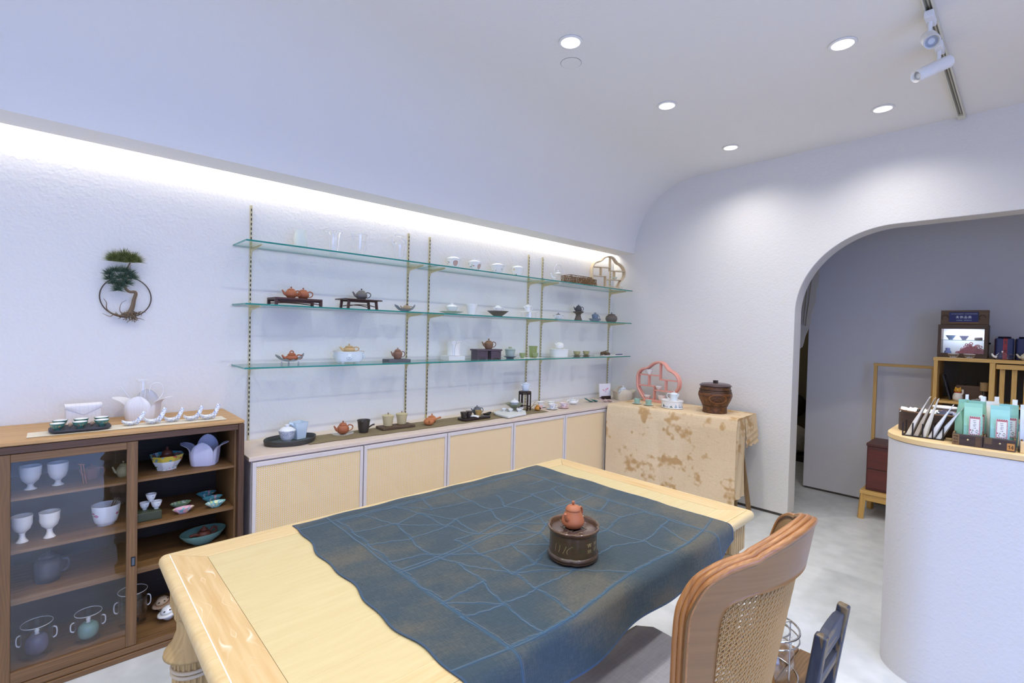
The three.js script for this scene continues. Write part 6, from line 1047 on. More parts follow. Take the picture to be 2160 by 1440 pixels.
single('black_disc', 'black disc on a thin stem lying inside the tall glass cylinder', 'disc', [lathe([[0, 0.10], [0.05, 0.10], [0.052, 0.103], [0.05, 0.106], [0, 0.106]], 36), rod([0, 0, 0], [0, 0.10, 0], 0.004), lathe([[0, 0], [0.03, 0], [0.03, 0.003], [0, 0.003]], 24)], M('#1d1c1e', 0.4), [0.255, S0 + 0.0064, -2.715]);
function saucerLid(label, pos, turn, tilt, mat, rim) {
  const t = thing('brimmed_bowl', label, 'lidded bowl', pos, turn);
  const q = (g) => g.rotateZ(tilt).translate(0, 0.012, 0);
  part('bowl', q(lathe([[0, -0.014], [0.02, -0.014], [0.03, 0.0], [0.038, 0.012], [0, 0.012]], 32)).translate(0, 0.004, 0), mat, t);
  part('brim', q(lathe([[0.02, 0.014], [0.045, 0.014], [0.052, 0.017], [0.045, 0.020], [0.02, 0.020]], 40)).translate(0, 0.004, 0), rim, t);
  part('domed_lid', q(lathe([[0, 0.019], [0.034, 0.019], [0.032, 0.032], [0.02, 0.044], [0, 0.048]], 32)).translate(0, 0.004, 0), mat, t);
  const d = []; for (const a of [3.9, 4.8, 5.6]) d.push(new THREE.SphereGeometry(0.005, 8, 6).scale(1, 0.5, 1).translate(Math.cos(a) * 0.03, 0.036, -Math.sin(a) * 0.03)); part('dark_spots', d.map(q).map((g) => g.translate(0, 0.004, 0)), M('#3a2a22', 0.5), t);
}
saucerLid('cream brimmed lidded bowl leaning at the back of the cabinet floor', [0.371, S0 + 0.004, -2.735], 0.2, 0.2, MP('#d9c0a0', 0.3), MP('#d9b596', 0.3));
saucerLid('white brimmed lidded bowl tilted at the front of the cabinet floor', [0.378, S0 + 0.004, -2.635], 0.2, 0.2, china, china);

// wall wreath with a little pine
{
  const t = thing('pine_wall_wreath', 'thin dark ring on the wall with a small pine and bare roots', 'wreath', [0.239, 1.513, WZ + 0.012]);
  part('ring', new THREE.TorusGeometry(0.095, 0.0025, 8, 90), M('#4a3d36', 0.5), t);
  const tr = [[0.012, -0.075, 0.02], [0.022, -0.045, 0.024], [0.028, -0.01, 0.024], [0.034, 0.018, 0.024], [0.03, 0.026, 0.024], [0.015, 0.024, 0.026], [0.0, 0.032, 0.03], [-0.012, 0.07, 0.034], [-0.002, 0.12, 0.03], [0.012, 0.16, 0.026]];
  part('trunk', sweep(tr, (s) => mix(0.011, 0.0028, Math.pow(s, 0.7)), 60, 10), bark, t);
  seed = 5; const roots = [];
  for (let k = 0; k < 30; k++) { const a = rr(-2.6, 0.4), L = rr(0.03, 0.10), p = [[0.012 + rr(-0.012, 0.012), -0.078 + rr(-0.008, 0.006), 0.02 + rr(-0.008, 0.01)]]; for (let i = 1; i < 5; i++) p.push([p[0][0] + Math.cos(a) * L * i / 4 * (a < -1.6 ? 1.2 : 0.7) + rr(-0.008, 0.008), p[0][1] + Math.sin(a) * L * i / 4 * 0.45 + rr(-0.008, 0.01) + (i === 4 && a < -2 ? 0.02 : 0), 0.018 + rr(-0.01, 0.014)]); roots.push(sweep(p, (s) => mix(rr(0.0025, 0.004), 0.0008, s), 20, 5)); }
  roots.push(sweep([[0.0, -0.09, 0.02], [-0.045, -0.082, 0.022], [-0.07, -0.06, 0.02], [-0.072, -0.03, 0.022], [-0.082, -0.012, 0.02]], (s) => mix(0.0045, 0.001, s), 26, 6), sweep([[0.0, -0.085, 0.02], [-0.022, -0.07, 0.02], [-0.018, -0.03, 0.024], [0.0, -0.015, 0.026]], (s) => mix(0.002, 0.0007, s), 20, 5));
  for (let k = 0; k < 14; k++) { const a = k * 0.9; roots.push(sweep([[0.012 + 0.02 * Math.cos(a), -0.08 + 0.010 * Math.sin(a), 0.018 + 0.01 * Math.sin(a * 2)], [0.012 + 0.024 * Math.cos(a + 1), -0.082 + 0.012 * Math.sin(a + 1), 0.024], [0.012 + 0.02 * Math.cos(a + 2), -0.084 + 0.010 * Math.sin(a + 2), 0.02]], 0.0022, 10, 5)); }
  part('roots', join(roots), bark, t);
  const pos = [], col = [];
  const needle = (p, d, L, c) => { const n = V(...d).normalize(), s = V(rr(-1, 1), rr(-1, 1), rr(-1, 1)).cross(n).normalize().multiplyScalar(0.0011), s2 = s.clone().cross(n).normalize().multiplyScalar(0.0011), P = V(...p), E = P.clone().addScaledVector(n, L); const A = P.clone().add(s), B = P.clone().sub(s).addScaledVector(s2, 0.5), C = P.clone().sub(s2); for (const tri of [[A, B, E], [B, C, E], [C, A, E]]) for (const q of tri) { pos.push(q.x, q.y, q.z); col.push(...c); } };
  const tuft = (c, R, n, up, tone) => { for (let i = 0; i < n; i++) { const a = rr(0, 6.283), e = Math.acos(rr(-0.5, 1)), d = [Math.sin(e) * Math.cos(a), Math.cos(e) * 0.9 + up * 0.4, Math.abs(Math.sin(e) * Math.sin(a)) * 0.9 + 0.1]; const k = rnd(); needle([c[0] + d[0] * R * 0.12, c[1] + d[1] * R * 0.12, c[2] + d[2] * R * 0.1], d, R * rr(0.65, 1.05), mixc(tone[0], tone[1], k)); } };
  const up = [[0.05, 0.085, 0.025], [0.30, 0.33, 0.10]], lo = [[0.035, 0.08, 0.05], [0.17, 0.26, 0.18]];
  for (const [x, y] of [[-0.03, 0.175], [0.0, 0.185], [0.03, 0.18], [0.048, 0.165], [-0.012, 0.16], [0.02, 0.162], [-0.04, 0.16]]) tuft([x - 0.012, y, 0.028], 0.042, 190, 0.9, up);
  for (const [x, y] of [[-0.052, 0.10], [-0.03, 0.115], [0.0, 0.118], [0.022, 0.105], [0.032, 0.088], [-0.05, 0.078], [-0.035, 0.06], [-0.012, 0.05], [0.01, 0.062], [-0.02, 0.03], [-0.01, 0.085]]) tuft([x - 0.012, y, 0.03], 0.036, 170, 0.3, lo);
  const g = new THREE.BufferGeometry(); g.setAttribute('position', new THREE.Float32BufferAttribute(pos, 3)); g.setAttribute('color', new THREE.Float32BufferAttribute(col, 3)); g.computeVertexNormals();
  const f = shade(new THREE.Mesh(g, M('#ffffff', 0.7, { vertexColors: true, side: THREE.DoubleSide }))); f.name = 'needles'; f.userData.kind = 'stuff'; t.add(f);
  const tw = []; for (const [x, y] of [[-0.06, 0.08], [-0.03, 0.05], [0.02, 0.085], [0.015, 0.15]]) tw.push(sweep([[-0.01, 0.06, 0.03], [mix(-0.01, x, 0.5), mix(0.06, y, 0.6), 0.034], [x, y, 0.03]], (s) => mix(0.0028, 0.001, s), 12, 6)); part('twigs', tw, bark, t);
  part('hanger', bx(0.006, 0.006, 0.012, 0, 0.097, -0.005, 0.001), M('#4a3d36', 0.5), t);
}

// ---------------------------------------------------------------- bronze tea tray on the big table
{
  const t = thing('bronze_tea_tray', 'dark bronze-brown glazed tea tray box with lobed rim on the blue cloth', 'tea tray', [1.128, 0.7352, -0.912], 0.62); t.scale.set(1.1, 1.06, 1.1);
  const f = (a) => { const k = Math.abs(Math.cos(2 * (a + Math.PI / 4) )), n = 1 - 0.055 * Math.pow(1 - k, 5); return n * (1 / Math.sqrt(Math.pow(Math.cos(a), 2) + Math.pow(Math.sin(a) / 0.90, 2))); };
  const br = MP('#3e2b1b', 0.28, { clearcoat: 0.5, clearcoatRoughness: 0.15 });
  const chars = canvasTex(1024, 256, (c, w, h) => { c.fillStyle = '#46351f'; c.fillRect(0, 0, w, h); seed = 19; for (let i = 0; i < 900; i++) { c.fillStyle = `rgba(${rr(20, 120)},${rr(16, 90)},${rr(8, 40)},.12)`; c.fillRect(rr(0, w), rr(0, h), rr(10, 50), rr(4, 20)); } c.strokeStyle = 'rgba(196,176,120,.75)'; c.lineCap = 'round'; c.lineWidth = 4.5;
    const glyph = (x, y, s) => { for (const [a, b, d, e] of s) { c.beginPath(); c.moveTo(x + a, y + b); c.lineTo(x + d, y + e); c.stroke(); } };
    const G = [[[0, 6, 40, 6], [20, 0, 20, 22], [4, 14, 36, 14], [6, 24, 34, 24], [10, 24, 10, 46], [30, 24, 30, 46], [10, 34, 30, 34]], [[4, 4, 10, 40], [18, 2, 36, 2], [18, 2, 18, 44], [18, 22, 36, 22], [36, 2, 36, 44]], [[2, 8, 38, 8], [8, 16, 34, 16], [8, 16, 4, 46], [20, 16, 22, 44], [34, 16, 38, 46], [10, 30, 34, 30]], [[6, 4, 34, 10], [4, 18, 36, 18], [12, 18, 8, 46], [26, 18, 36, 46], [20, 26, 20, 44]]];
    glyph(672, 60, G[2]); glyph(612, 60, G[0]); glyph(672, 130, G[1]); glyph(612, 130, G[3]); c.lineWidth = 3; for (const x of [400, 430, 460, 490]) { c.beginPath(); c.moveTo(x, 180); c.quadraticCurveTo(x + rr(-20, 20), 130, x + rr(-30, 30), 90); c.stroke(); } });
  part('body', loft(f, [[0.0715, 0.016], [0.0712, 0.074]], 96), MP('#ffffff', 0.3, { map: chars, clearcoat: 0.5, clearcoatRoughness: 0.15 }), t);
  part('rim', loft(f, [[0.0712, 0.074], [0.077, 0.082], [0.0785, 0.087], [0.0765, 0.0895], [0.0725, 0.089], [0.070, 0.084], [0.068, 0.076], [0.067, 0.074]], 96), MP('#553a22', 0.25, { clearcoat: 0.6 }), t);
  part('base_moulding', loft(f, [[0.072, 0.020], [0.076, 0.016], [0.077, 0.011], [0.074, 0.0095], [0.077, 0.007], [0.075, 0.004], [0.06, 0.0042], [0.001, 0.0045]], 96), br, t);
  const dk = part('deck', loft(f, [[0.0675, 0.0765], [0.060, 0.0775], [0.001, 0.0775]], 96), MP('#5a463f', 0.35, { metalness: 0.3, clearcoat: 0.4 }), t);
  part('deck_pattern', [...Array(10)].map((_, i) => new THREE.TorusGeometry(0.008 + (i % 3) * 0.004, 0.0011, 5, 20, 3.8).rotateX(-Math.PI / 2).translate((i < 5 ? -1 : 1) * (0.038 + (i % 2) * 0.012), 0.0778, -0.026 + (i % 5) * 0.013)), M('#8d7a66', 0.35, { metalness: 0.4 }), dk);
  part('deck_square', [[-1, 0], [1, 0], [0, -1], [0, 1]].map(([x, z]) => bx(x ? 0.0025 : 0.05, 0.0018, x ? 0.05 : 0.0025, x * 0.024, 0.0784, z * 0.024, 0)).map((g) => g.rotateY(Math.PI / 4)), M('#85746a', 0.3, { metalness: 0.4 }), dk);
  part('dark_inset', bx(0.045, 0.0006, 0.045, 0, 0.0779, 0, 0).rotateY(Math.PI / 4), M('#121118', 0.25), dk);
  for (const a of [0.78, 2.36, 3.93, 5.5]) part('foot', W(bx(0.03, 0.006, 0.018, 0, 0.003, 0, 0.002).rotateY(a + Math.PI / 2).translate(Math.cos(a) * 0.062, 0, -Math.sin(a) * 0.056)), M('#1f1713', 0.4), t);
}
teapot('reddish-brown pear-shaped clay teapot standing on the bronze tea tray', [1.126, 0.7352 + 0.0784 * 1.06 + 0.0008, -0.914], 0.1, { R: 0.034, H: 0.053, mat: clay('#a4623f', 0.5), prof: PEAR, lid: 0.655, dome: 0.27, lidH: 1.1, knob: 0.13, spout: 0.72, loop: 0.42 });

// wares measured across the picture's width are drawn in by their true bearing, so that round things stay round
for (const o of scene.children) {
  if (!o.userData.category || o.position.z > -1.5 || /table|cabinet|chair|worktop|standard|bracket|shelf|light|cloth|wreath|board$|cover|display_stand|black_tray|slate_tray|white_board|cabinet_runner|painting|glass_stand|low_display|openwork|paper_mat|white_tray/.test(o.name)) continue;
  const a = Math.atan2(-o.position.z, o.position.x) - 0.8166, k = Math.cos(a);
  o.scale.x *= k; o.scale.z *= k;
}

// ---------------------------------------------------------------- sales counter on the right
const Ry = 1.0;
{
  const out = (e) => { const s = new THREE.Shape(), x0 = 2.53 + e, r = 0.2 - e, z0 = -0.42 + e; s.moveTo(3.2, -1.9); s.lineTo(3.2, -z0); s.lineTo(2.73, -z0); s.absarc(2.73, 0.22, r, Math.PI / 2, Math.PI, false); s.lineTo(x0, -1.9); s.lineTo(3.2, -1.9); return s; };
  const t = thing('sales_counter', 'tall white rough-plastered sales counter with a rounded corner and maple top', 'counter', [0, 0, 0]);
  part('plaster_body', Wu(flatUp(extr(out(0.004), 0.976)), 1.3), counterMat, t);
  part('counter_top', W(flatUp(extr(out(0), 0.022, 0.003)).translate(0, 0.978, 0), 'z'), mapleW, t);
}
{
  const t = thing('oval_bentwood_box', 'dark brown oval bentwood box full of white paper packets on the counter corner', 'box', [2.80, Ry + 0.0004, -0.275]), m = woodMat('#4a352c', '#33251f', 501, 0.45), o = (rows) => loft(() => 1, rows.map(([s, y]) => [s, y, 0.78, 1]), 72);
  part('wall', o([[0.001, 0.001], [0.118, 0], [0.120, 0.002], [0.120, 0.092], [0.1165, 0.092], [0.116, 0.004], [0.001, 0.004]]), m, t);
  part('rim', o([[0.1205, 0.088], [0.1212, 0.0935], [0.116, 0.0935], [0.1158, 0.088]]), M('#7d5c40', 0.4), t);
}
const packs = [['white paper packet crumpled at the left in the oval box', -0.085, 0.0, '#eef0f2'], ['green-printed white paper packet in the middle of the oval box', -0.015, 0.01, '#dfe8df'], ['dark blue fabric packet in the oval box behind the bags', 0.03, 0.0, '#3a3d55'], ['grey-blue cloth packet at the right in the oval box', 0.078, -0.01, '#8d92a8']];
packs.forEach(([l, z, x, c], i) => { seed = 600 + i; single('paper_packet', l, 'packet', sheet((u, v) => [(u - 0.5) * 0.085 + 0.008 * vn(v * 5, u * 5, i), 0.003 + 0.082 + 0.018 * vn(u * 7, v * 7, 9 + i) - 0.02 * Math.abs(u - 0.5), (v - 0.5) * 0.055], 14, 14, 0.004), M(c, 0.8), [2.80 + x, Ry + 0.002, -0.275 + z], 0.2 * i, 'packets in the oval box'); });
{
  const t = thing('wire_rack', 'black wire rack with upright posts holding slim paper bags at the counter edge', 'rack', [2.615, Ry + 0.0004, -0.29]), b = [], L = 0.064, Dp = 0.08, r = 0.0022;
  const base = [bar([0, r, -L], [0, r, L], 0.005), bar([Dp, r, -L], [Dp, r, L], 0.005), bar([0, r, -L], [Dp, r, -L], 0.005), bar([0, r, L], [Dp, r, L], 0.005)];
  part('base_frame', base, blackMetal, t);
  for (let k = 0; k < 5; k++) { const z = -L + k * L / 2; part('post', bar([0, 0, z], [0, 0.058, z], 0.0048), blackMetal, t); part('post', bar([Dp, 0, z], [Dp, 0.058, z], 0.0048), blackMetal, t); if (k && k < 4) part('cross_wire', rod([0, 0.003, z], [Dp, 0.003, z], 0.0018), blackMetal, t); }
}
// slim bags leaning in the rack
[['cream slim paper bag, first in the wire rack', -0.046, 0.062, 0.165, '#e6e0d2'], ['brown-edged slim paper bag, second in the wire rack', -0.022, 0.054, 0.162, '#b9ad9a'], ['cream slim paper bag standing steepest, third in the wire rack', 0.002, 0.040, 0.160, '#ded9c8'], ['white slim paper bag with a folded top, fourth in the wire rack', 0.026, 0.062, 0.14, '#eef0f3'], ['bluish white slim paper bag leaning furthest right in the wire rack', 0.050, 0.078, 0.15, '#dfe6ef']].forEach(([l, z, lean, h, c], i) => {
  const rows = [[0, 1], [0.35, 0.8], [0.7, 0.36], [0.88, 0.12], [1, 0.1]], pos = [], idx = [], uvv = [], sec = [[0.006, -0.6], [0.036, -1], [0.066, -0.6], [0.066, 0.6], [0.036, 1], [0.006, 0.6]];
  rows.forEach(([v, k]) => sec.forEach(([x, s], j) => { pos.push(mix(x, 0.036 + (x - 0.036) * 0.9, v), 0.004 + v * h, lean * Math.pow(v, 1.1) + s * 0.0115 * k); uvv.push(j / 6, v); }));
  for (let r = 0; r < rows.length - 1; r++) for (let j = 0; j < 6; j++) { const a = r * 6 + j, b = r * 6 + (j + 1) % 6; idx.push(a, a + 6, b, b, a + 6, b + 6); }
  for (const r of [0, rows.length - 1]) for (let j = 1; j < 5; j++) idx.push(r * 6, r * 6 + j, r * 6 + j + 1);
  const g = new THREE.BufferGeometry(); g.setAttribute('position', new THREE.Float32BufferAttribute(pos, 3)); g.setAttribute('uv', new THREE.Float32BufferAttribute(uvv, 2)); g.setIndex(idx); const gg = g.toNonIndexed(); gg.computeVertexNormals();
  single('slim_paper_bag', l, 'paper bag', gg, M(c, 0.75), [2.615, Ry + 0.0006, -0.29 + z], 0, 'slim paper bags in the rack');
});
// old drawers used as trays
function drawerTray(label, pos, w, front, extra) {
  const t = thing('wooden_tray', label, 'tray', pos), h = 0.042, d = 0.17, m = plankW;
  part('front_board', W(bb(0, 0.012, 0, h, -w / 2, w / 2, 0.0015)), front, t); part('back_board', W(bb(d - 0.008, d, 0, h, -w / 2, w / 2)), m, t);
  for (const s of [-1, 1]) part('side_board', W(bb(0.012, d - 0.008, 0.001, h + 0.004, s * w / 2 - 0.003 - s * 0.003, s * w / 2 + 0.003 - s * 0.003)), m, t);
  part('bottom', W(bb(0.012, d - 0.008, 0.001, 0.006, -w / 2 + 0.006, w / 2 - 0.006)), m, t);
  if (extra) extra(t, w, h); return t;
}
const darkFront = woodMat('#4a3a36', '#312729', 503, 0.6), ply = (cols, d) => M('#ffffff', 0.6, { map: canvasTex(128, 128, (c, w, h) => { c.fillStyle = cols; c.fillRect(0, 0, w, h); d(c, w, h); }) });
const plate = (w, h, x, y, z, mat, t, name = 'paper_label') => part(name, bx(0.001, h, w, x, y, z, 0), mat, t);
function glyphs(c, x, y, w, h, col, n, s) { seed = s; c.strokeStyle = col; c.lineWidth = Math.max(2, w / 16); for (let i = 0; i < n; i++) { const yy = y + (i + 0.1) * h / n, gh = h / n * 0.8; for (let k = 0; k < 4; k++) { c.beginPath(); if (k % 2) { const xx = x + rr(0.1, 0.9) * w; c.moveTo(xx, yy); c.lineTo(xx + rr(-0.15, 0.15) * w, yy + gh); } else { const q = yy + rr(0.05, 0.95) * gh; c.moveTo(x, q); c.lineTo(x + w, q + rr(-0.1, 0.1) * gh); } c.stroke(); } } }
drawerTray('dark old wooden drawer tray, left one, with patched paper corners and a small knob', [2.567, Ry + 0.0004, -0.152], 0.086, darkFront, (t, w, h) => { plate(0.020, 0.040, -0.0004, 0.021, -w / 2 + 0.0105, ply('#7b5f3d', (c, W2, H) => glyphs(c, 20, 10, 90, 110, '#2b1f16', 3, 3)), t); plate(0.016, 0.036, -0.0004, 0.020, w / 2 - 0.012, ply('#54402f', () => {}), t); part('knob', new THREE.SphereGeometry(0.0035, 12, 10).translate(-0.0022, 0.024, 0.002), brass, t); });
drawerTray('dark old wooden drawer tray, right one, marked 14', [2.567, Ry + 0.0004, -0.0645], 0.086, darkFront, (t, w, h) => { plate(0.020, 0.024, -0.0004, 0.030, -w / 2 + 0.014, ply('#5d4a33', () => {}), t); plate(0.020, 0.026, -0.0004, 0.017, w / 2 - 0.0125, ply('#b98546', (c, W2, H) => { c.save(); c.translate(W2, 0); c.scale(-1, 1); c.restore(); c.fillStyle = '#20150d'; c.font = 'bold 92px sans-serif'; c.textAlign = 'center'; c.textBaseline = 'middle'; c.fillText('14', W2 / 2, H / 2 + 4); }), t, 'number_plate'); part('knob', new THREE.SphereGeometry(0.003, 12, 10).translate(-0.002, 0.025, 0.002), brass, t); });
drawerTray('light wooden tray at the right edge of the frame', [2.575, Ry + 0.0004, 0.035], 0.09, mapleW);
// mint tea pouches
const labelTex = canvasTex(128, 320, (c, w, h) => { c.fillStyle = '#eceae2'; c.fillRect(0, 0, w, h); c.strokeStyle = '#a8464c'; c.lineWidth = 12; c.setLineDash([16, 7]); c.strokeRect(8, 8, w - 16, h - 16); c.setLineDash([]); c.fillStyle = 'rgba(168,70,76,.8)'; c.fillRect(14, 14, w - 28, 26); seed = 9; for (let i = 0; i < 16; i++) { c.fillStyle = ['#a8464c', '#6d7f8f', '#8d9a80'][i % 3]; c.beginPath(); c.ellipse(rr(18, w - 18), rr(h * 0.72, h - 20), rr(4, 12), rr(3, 9), rr(0, 3), 0, 7); c.fill(); } glyphs(c, 46, 60, 36, 150, '#4b4646', 5, 12); });
const labelMat = M('#ffffff', 0.6, { map: labelTex });
function pouch(label, pos, turn, mat, h = 0.16, w = 0.052, lean = 0, clip = '#eef0f2') {
  const t = thing('tea_pouch', label, 'tea pouch', pos, turn, 'tea pouches in the drawer trays'), d = 0.030;
  const rows = [[0, 1, 1], [0.02, 1, 1.0], [0.45, 1, 0.95], [0.75, 1.0, 0.42], [0.9, 1.0, 0.10], [1, 1.0, 0.06]], pos2 = [], uv = [], idx = [], sec = [[-1, -1], [0, -1.12], [1, -1], [1, 1], [0, 1.12], [-1, 1], [-1, -1]];
  rows.forEach(([v, a, b]) => sec.forEach(([x, z], j) => { pos2.push(z * d / 2 * b + lean * v * v, v * h, x * w / 2 * a); uv.push(j / 6, v); }));
  for (let i = 0; i < rows.length - 1; i++) for (let j = 0; j < 6; j++) { const a = i * 7 + j, b = a + 7; idx.push(a, b, a + 1, a + 1, b, b + 1); }
  for (const r of [0, rows.length - 1]) for (let j = 1; j < 5; j++) idx.push(r * 7, r * 7 + j, r * 7 + j + 1);
  const g = new THREE.BufferGeometry(); g.setAttribute('position', new THREE.Float32BufferAttribute(pos2, 3)); g.setAttribute('uv', new THREE.Float32BufferAttribute(uv, 2)); g.setIndex(idx);
  const k = g.toNonIndexed(); k.computeVertexNormals(); part('pouch', k, mat, t);
  const lb = new THREE.PlaneGeometry(w * 0.62, h * 0.46).rotateY(-Math.PI / 2).translate(-d / 2 * 1.08 - 0.0012, h * 0.46, 0.004); part('label', lb, labelMat, t);
  if (clip) part('top_tab', bx(0.002, 0.022, 0.014, lean, h + 0.008, w * 0.3, 0.0005), M(clip, 0.7), t);
  return t;
}
const mintBag = M('#8fc4ae', 0.5), mintBag2 = M('#8fc6be', 0.5), creamBag = M('#e3ddcf', 0.55), iceBag = M('#d3dcea', 0.5);
const py = Ry + 0.0074;
pouch('mint green tea pouch turned sideways at the left of the left drawer tray', [2.645, py, -0.168], 1.0, mintBag, 0.165, 0.05, 0.004);
pouch('mint green tea pouch at the front of the left drawer tray, label facing out', [2.605, py, -0.140], 0.12, mintBag, 0.155, 0.052, 0.016, null);
pouch('mint green tea pouch at the back right of the left drawer tray', [2.655, py, -0.132], 0.2, mintBag, 0.163, 0.052, 0.0);
pouch('cream tea pouch at the left of the right drawer tray', [2.660, py, -0.088], 0.5, creamBag, 0.165, 0.04, 0.004, '#e9e3d6');
pouch('pale turquoise tea pouch at the front of the right drawer tray', [2.605, py, -0.066], 0.12, mintBag2, 0.155, 0.052, 0.014, null);
pouch('pale turquoise tea pouch at the back right of the right drawer tray', [2.655, py, -0.045], 0.2, mintBag2, 0.16, 0.052, 0.0);
pouch('ice-blue tea pouch in the light tray at the right edge of the frame', [2.63, py, 0.012], 0.1, iceBag, 0.165, 0.052, 0.006);
// things further back on the counter
{
  const t = thing('tea_canister', 'black and white cardboard canister with a big red dot behind the rack', 'canister', [2.97, Ry + 0.0004, -0.255]), ct = canvasTex(512, 256, (c, w, h) => { c.fillStyle = '#5a5458'; c.fillRect(0, 0, w, h); c.fillStyle = '#e6e6e6'; c.fillRect(0, 30, w, 10); c.fillRect(0, 200, w, 8); for (const x of [w * 0.22, w * 0.47, w * 0.72, w * 0.97]) { c.fillStyle = '#c5302c'; c.beginPath(); c.arc(x, 122, 52, 0, 7); c.fill(); c.fillStyle = '#e08a5a'; for (let i = 0; i < 4; i++) c.fillRect(x - 14 + i * 7, 105 + (i % 2) * 12, 4, 26); } });
  part('body', lathe([[0.042, 0.0], [0.042, 0.095]], 40), M('#ffffff', 0.5, { map: ct }), t); part('lid', lathe([[0, 0.0955], [0.0428, 0.0955], [0.0435, 0.100], [0.0428, 0.104], [0, 0.104]], 40), M('#e8e8ea', 0.4), t); part('base', lathe([[0, 0], [0.0422, 0], [0.0422, 0.003], [0, 0.003]], 40), M('#4a4548', 0.5), t);
}
{
  const t = thing('receipt_printer', 'black box-shaped printer with white papers on it behind the pouches', 'printer', [3.04, Ry + 0.0004, -0.10]);
  part('body', bb(-0.08, 0.08, 0, 0.055, -0.08, 0.08, 0.008), M('#1f1e22', 0.5), t); part('slot', bb(-0.06, 0.06, 0.0552, 0.057, -0.06, -0.05, 0), M('#3d3c42', 0.4), t);
}
single('paper_sheets', 'loose white paper sheets lying on the black printer', 'paper', [bx(0.11, 0.003, 0.10, 0, 0.0018, 0, 0), bx(0.10, 0.002, 0.09, 0.008, 0.0045, 0.01, 0).rotateY(0.2)], M('#e9e9ee', 0.8), [3.035, Ry + 0.0576, -0.10]);
{
  const t = thing('glass_lotus_bowl', 'cut clear glass bowl with a knobbed lid behind the mint pouches', 'bowl', [2.93, Ry + 0.0004, -0.135]), f = (a) => 1 + 0.07 * Math.cos(8 * a);
  part('bowl', loft(f, [[0.001, 0.001], [0.026, 0], [0.03, 0.05], [0.04, 0.10], [0.06, 0.135], [0.058, 0.136], [0.038, 0.102], [0.028, 0.05], [0.022, 0.006], [0.001, 0.006]]), glassMat, t);
  part('cut_rib', Array.from({ length: 8 }, (_, k) => { const a = k / 8 * 6.283; return sweep([[Math.cos(a) * 0.029, 0.01, Math.sin(a) * 0.029], [Math.cos(a) * 0.033, 0.055, Math.sin(a) * 0.033], [Math.cos(a) * 0.044, 0.105, Math.sin(a) * 0.044], [Math.cos(a) * 0.064, 0.135, Math.sin(a) * 0.064]], 0.0018, 14, 6); }), rimGlass, t);
  part('lid', lathe([[0, 0.137], [0.04, 0.137], [0.03, 0.15], [0.008, 0.155], [0, 0.156]], 32), glassMat, t); part('lid_knob', new THREE.SphereGeometry(0.008, 14, 10).translate(0, 0.163, 0), rimGlass, t);
}

// ---------------------------------------------------------------- behind the arch
{
  const t = thing('bamboo_shelf_unit', 'bamboo shelf unit with an open bay and a slatted front against the inner wall', 'shelf unit', [4.7, 0, 0]);
  const d = 0.40, z0 = -0.475, z1 = 0.62;
  part('top_board', W(bb(0, d, 1.262, 1.285, z0 - 0.004, z1, 0.002)), bambooW, t);
  part('side_board', W(bb(0.002, d, 0, 1.262, z0, z0 + 0.022)), bambooW, t);
  part('side_board', W(bb(0.002, d, 0, 1.262, z1 - 0.024, z1 - 0.002)), bambooW, t);
  part('divider', W(bb(0.002, d, 0, 1.262, -0.182, -0.153)), bambooW, t);
  part('shelf_board', W(bb(0.002, d, 0.955, 0.972, z0 + 0.023, -0.183)), bambooW, t); part('shelf_board', W(bb(0.03, d, 0.955, 0.972, -0.152, z1 - 0.025)), bambooW, t); part('shelf_board', W(bb(0.002, d, 0.50, 0.52, z0 + 0.023, z1 - 0.025)), bambooW, t);
  part('back_panel', bb(d - 0.008, d - 0.002, 0.02, 1.26, z0 + 0.023, z1 - 0.025, 0), M('#6a675f', 0.8), t);
  const dr = part('slatted_front', W(bb(0.002, 0.022, 1.222, 1.254, -0.150, 0.56)), bambooW, t);
  part('front_rail', W(bb(0.004, 0.024, 0.86, 0.892, -0.150, 0.56)), bambooW, dr); part('front_rail', W(bb(0.004, 0.024, 0.30, 0.332, -0.150, 0.56)), bambooW, dr);
  for (let k = 0; k < 12; k++) part('slat', W(bb(0.0245, 0.036, 0.30, 1.235, -0.132 + k * 0.058, -0.132 + k * 0.058 + 0.026, 0.0015)), bambooW, dr);
}
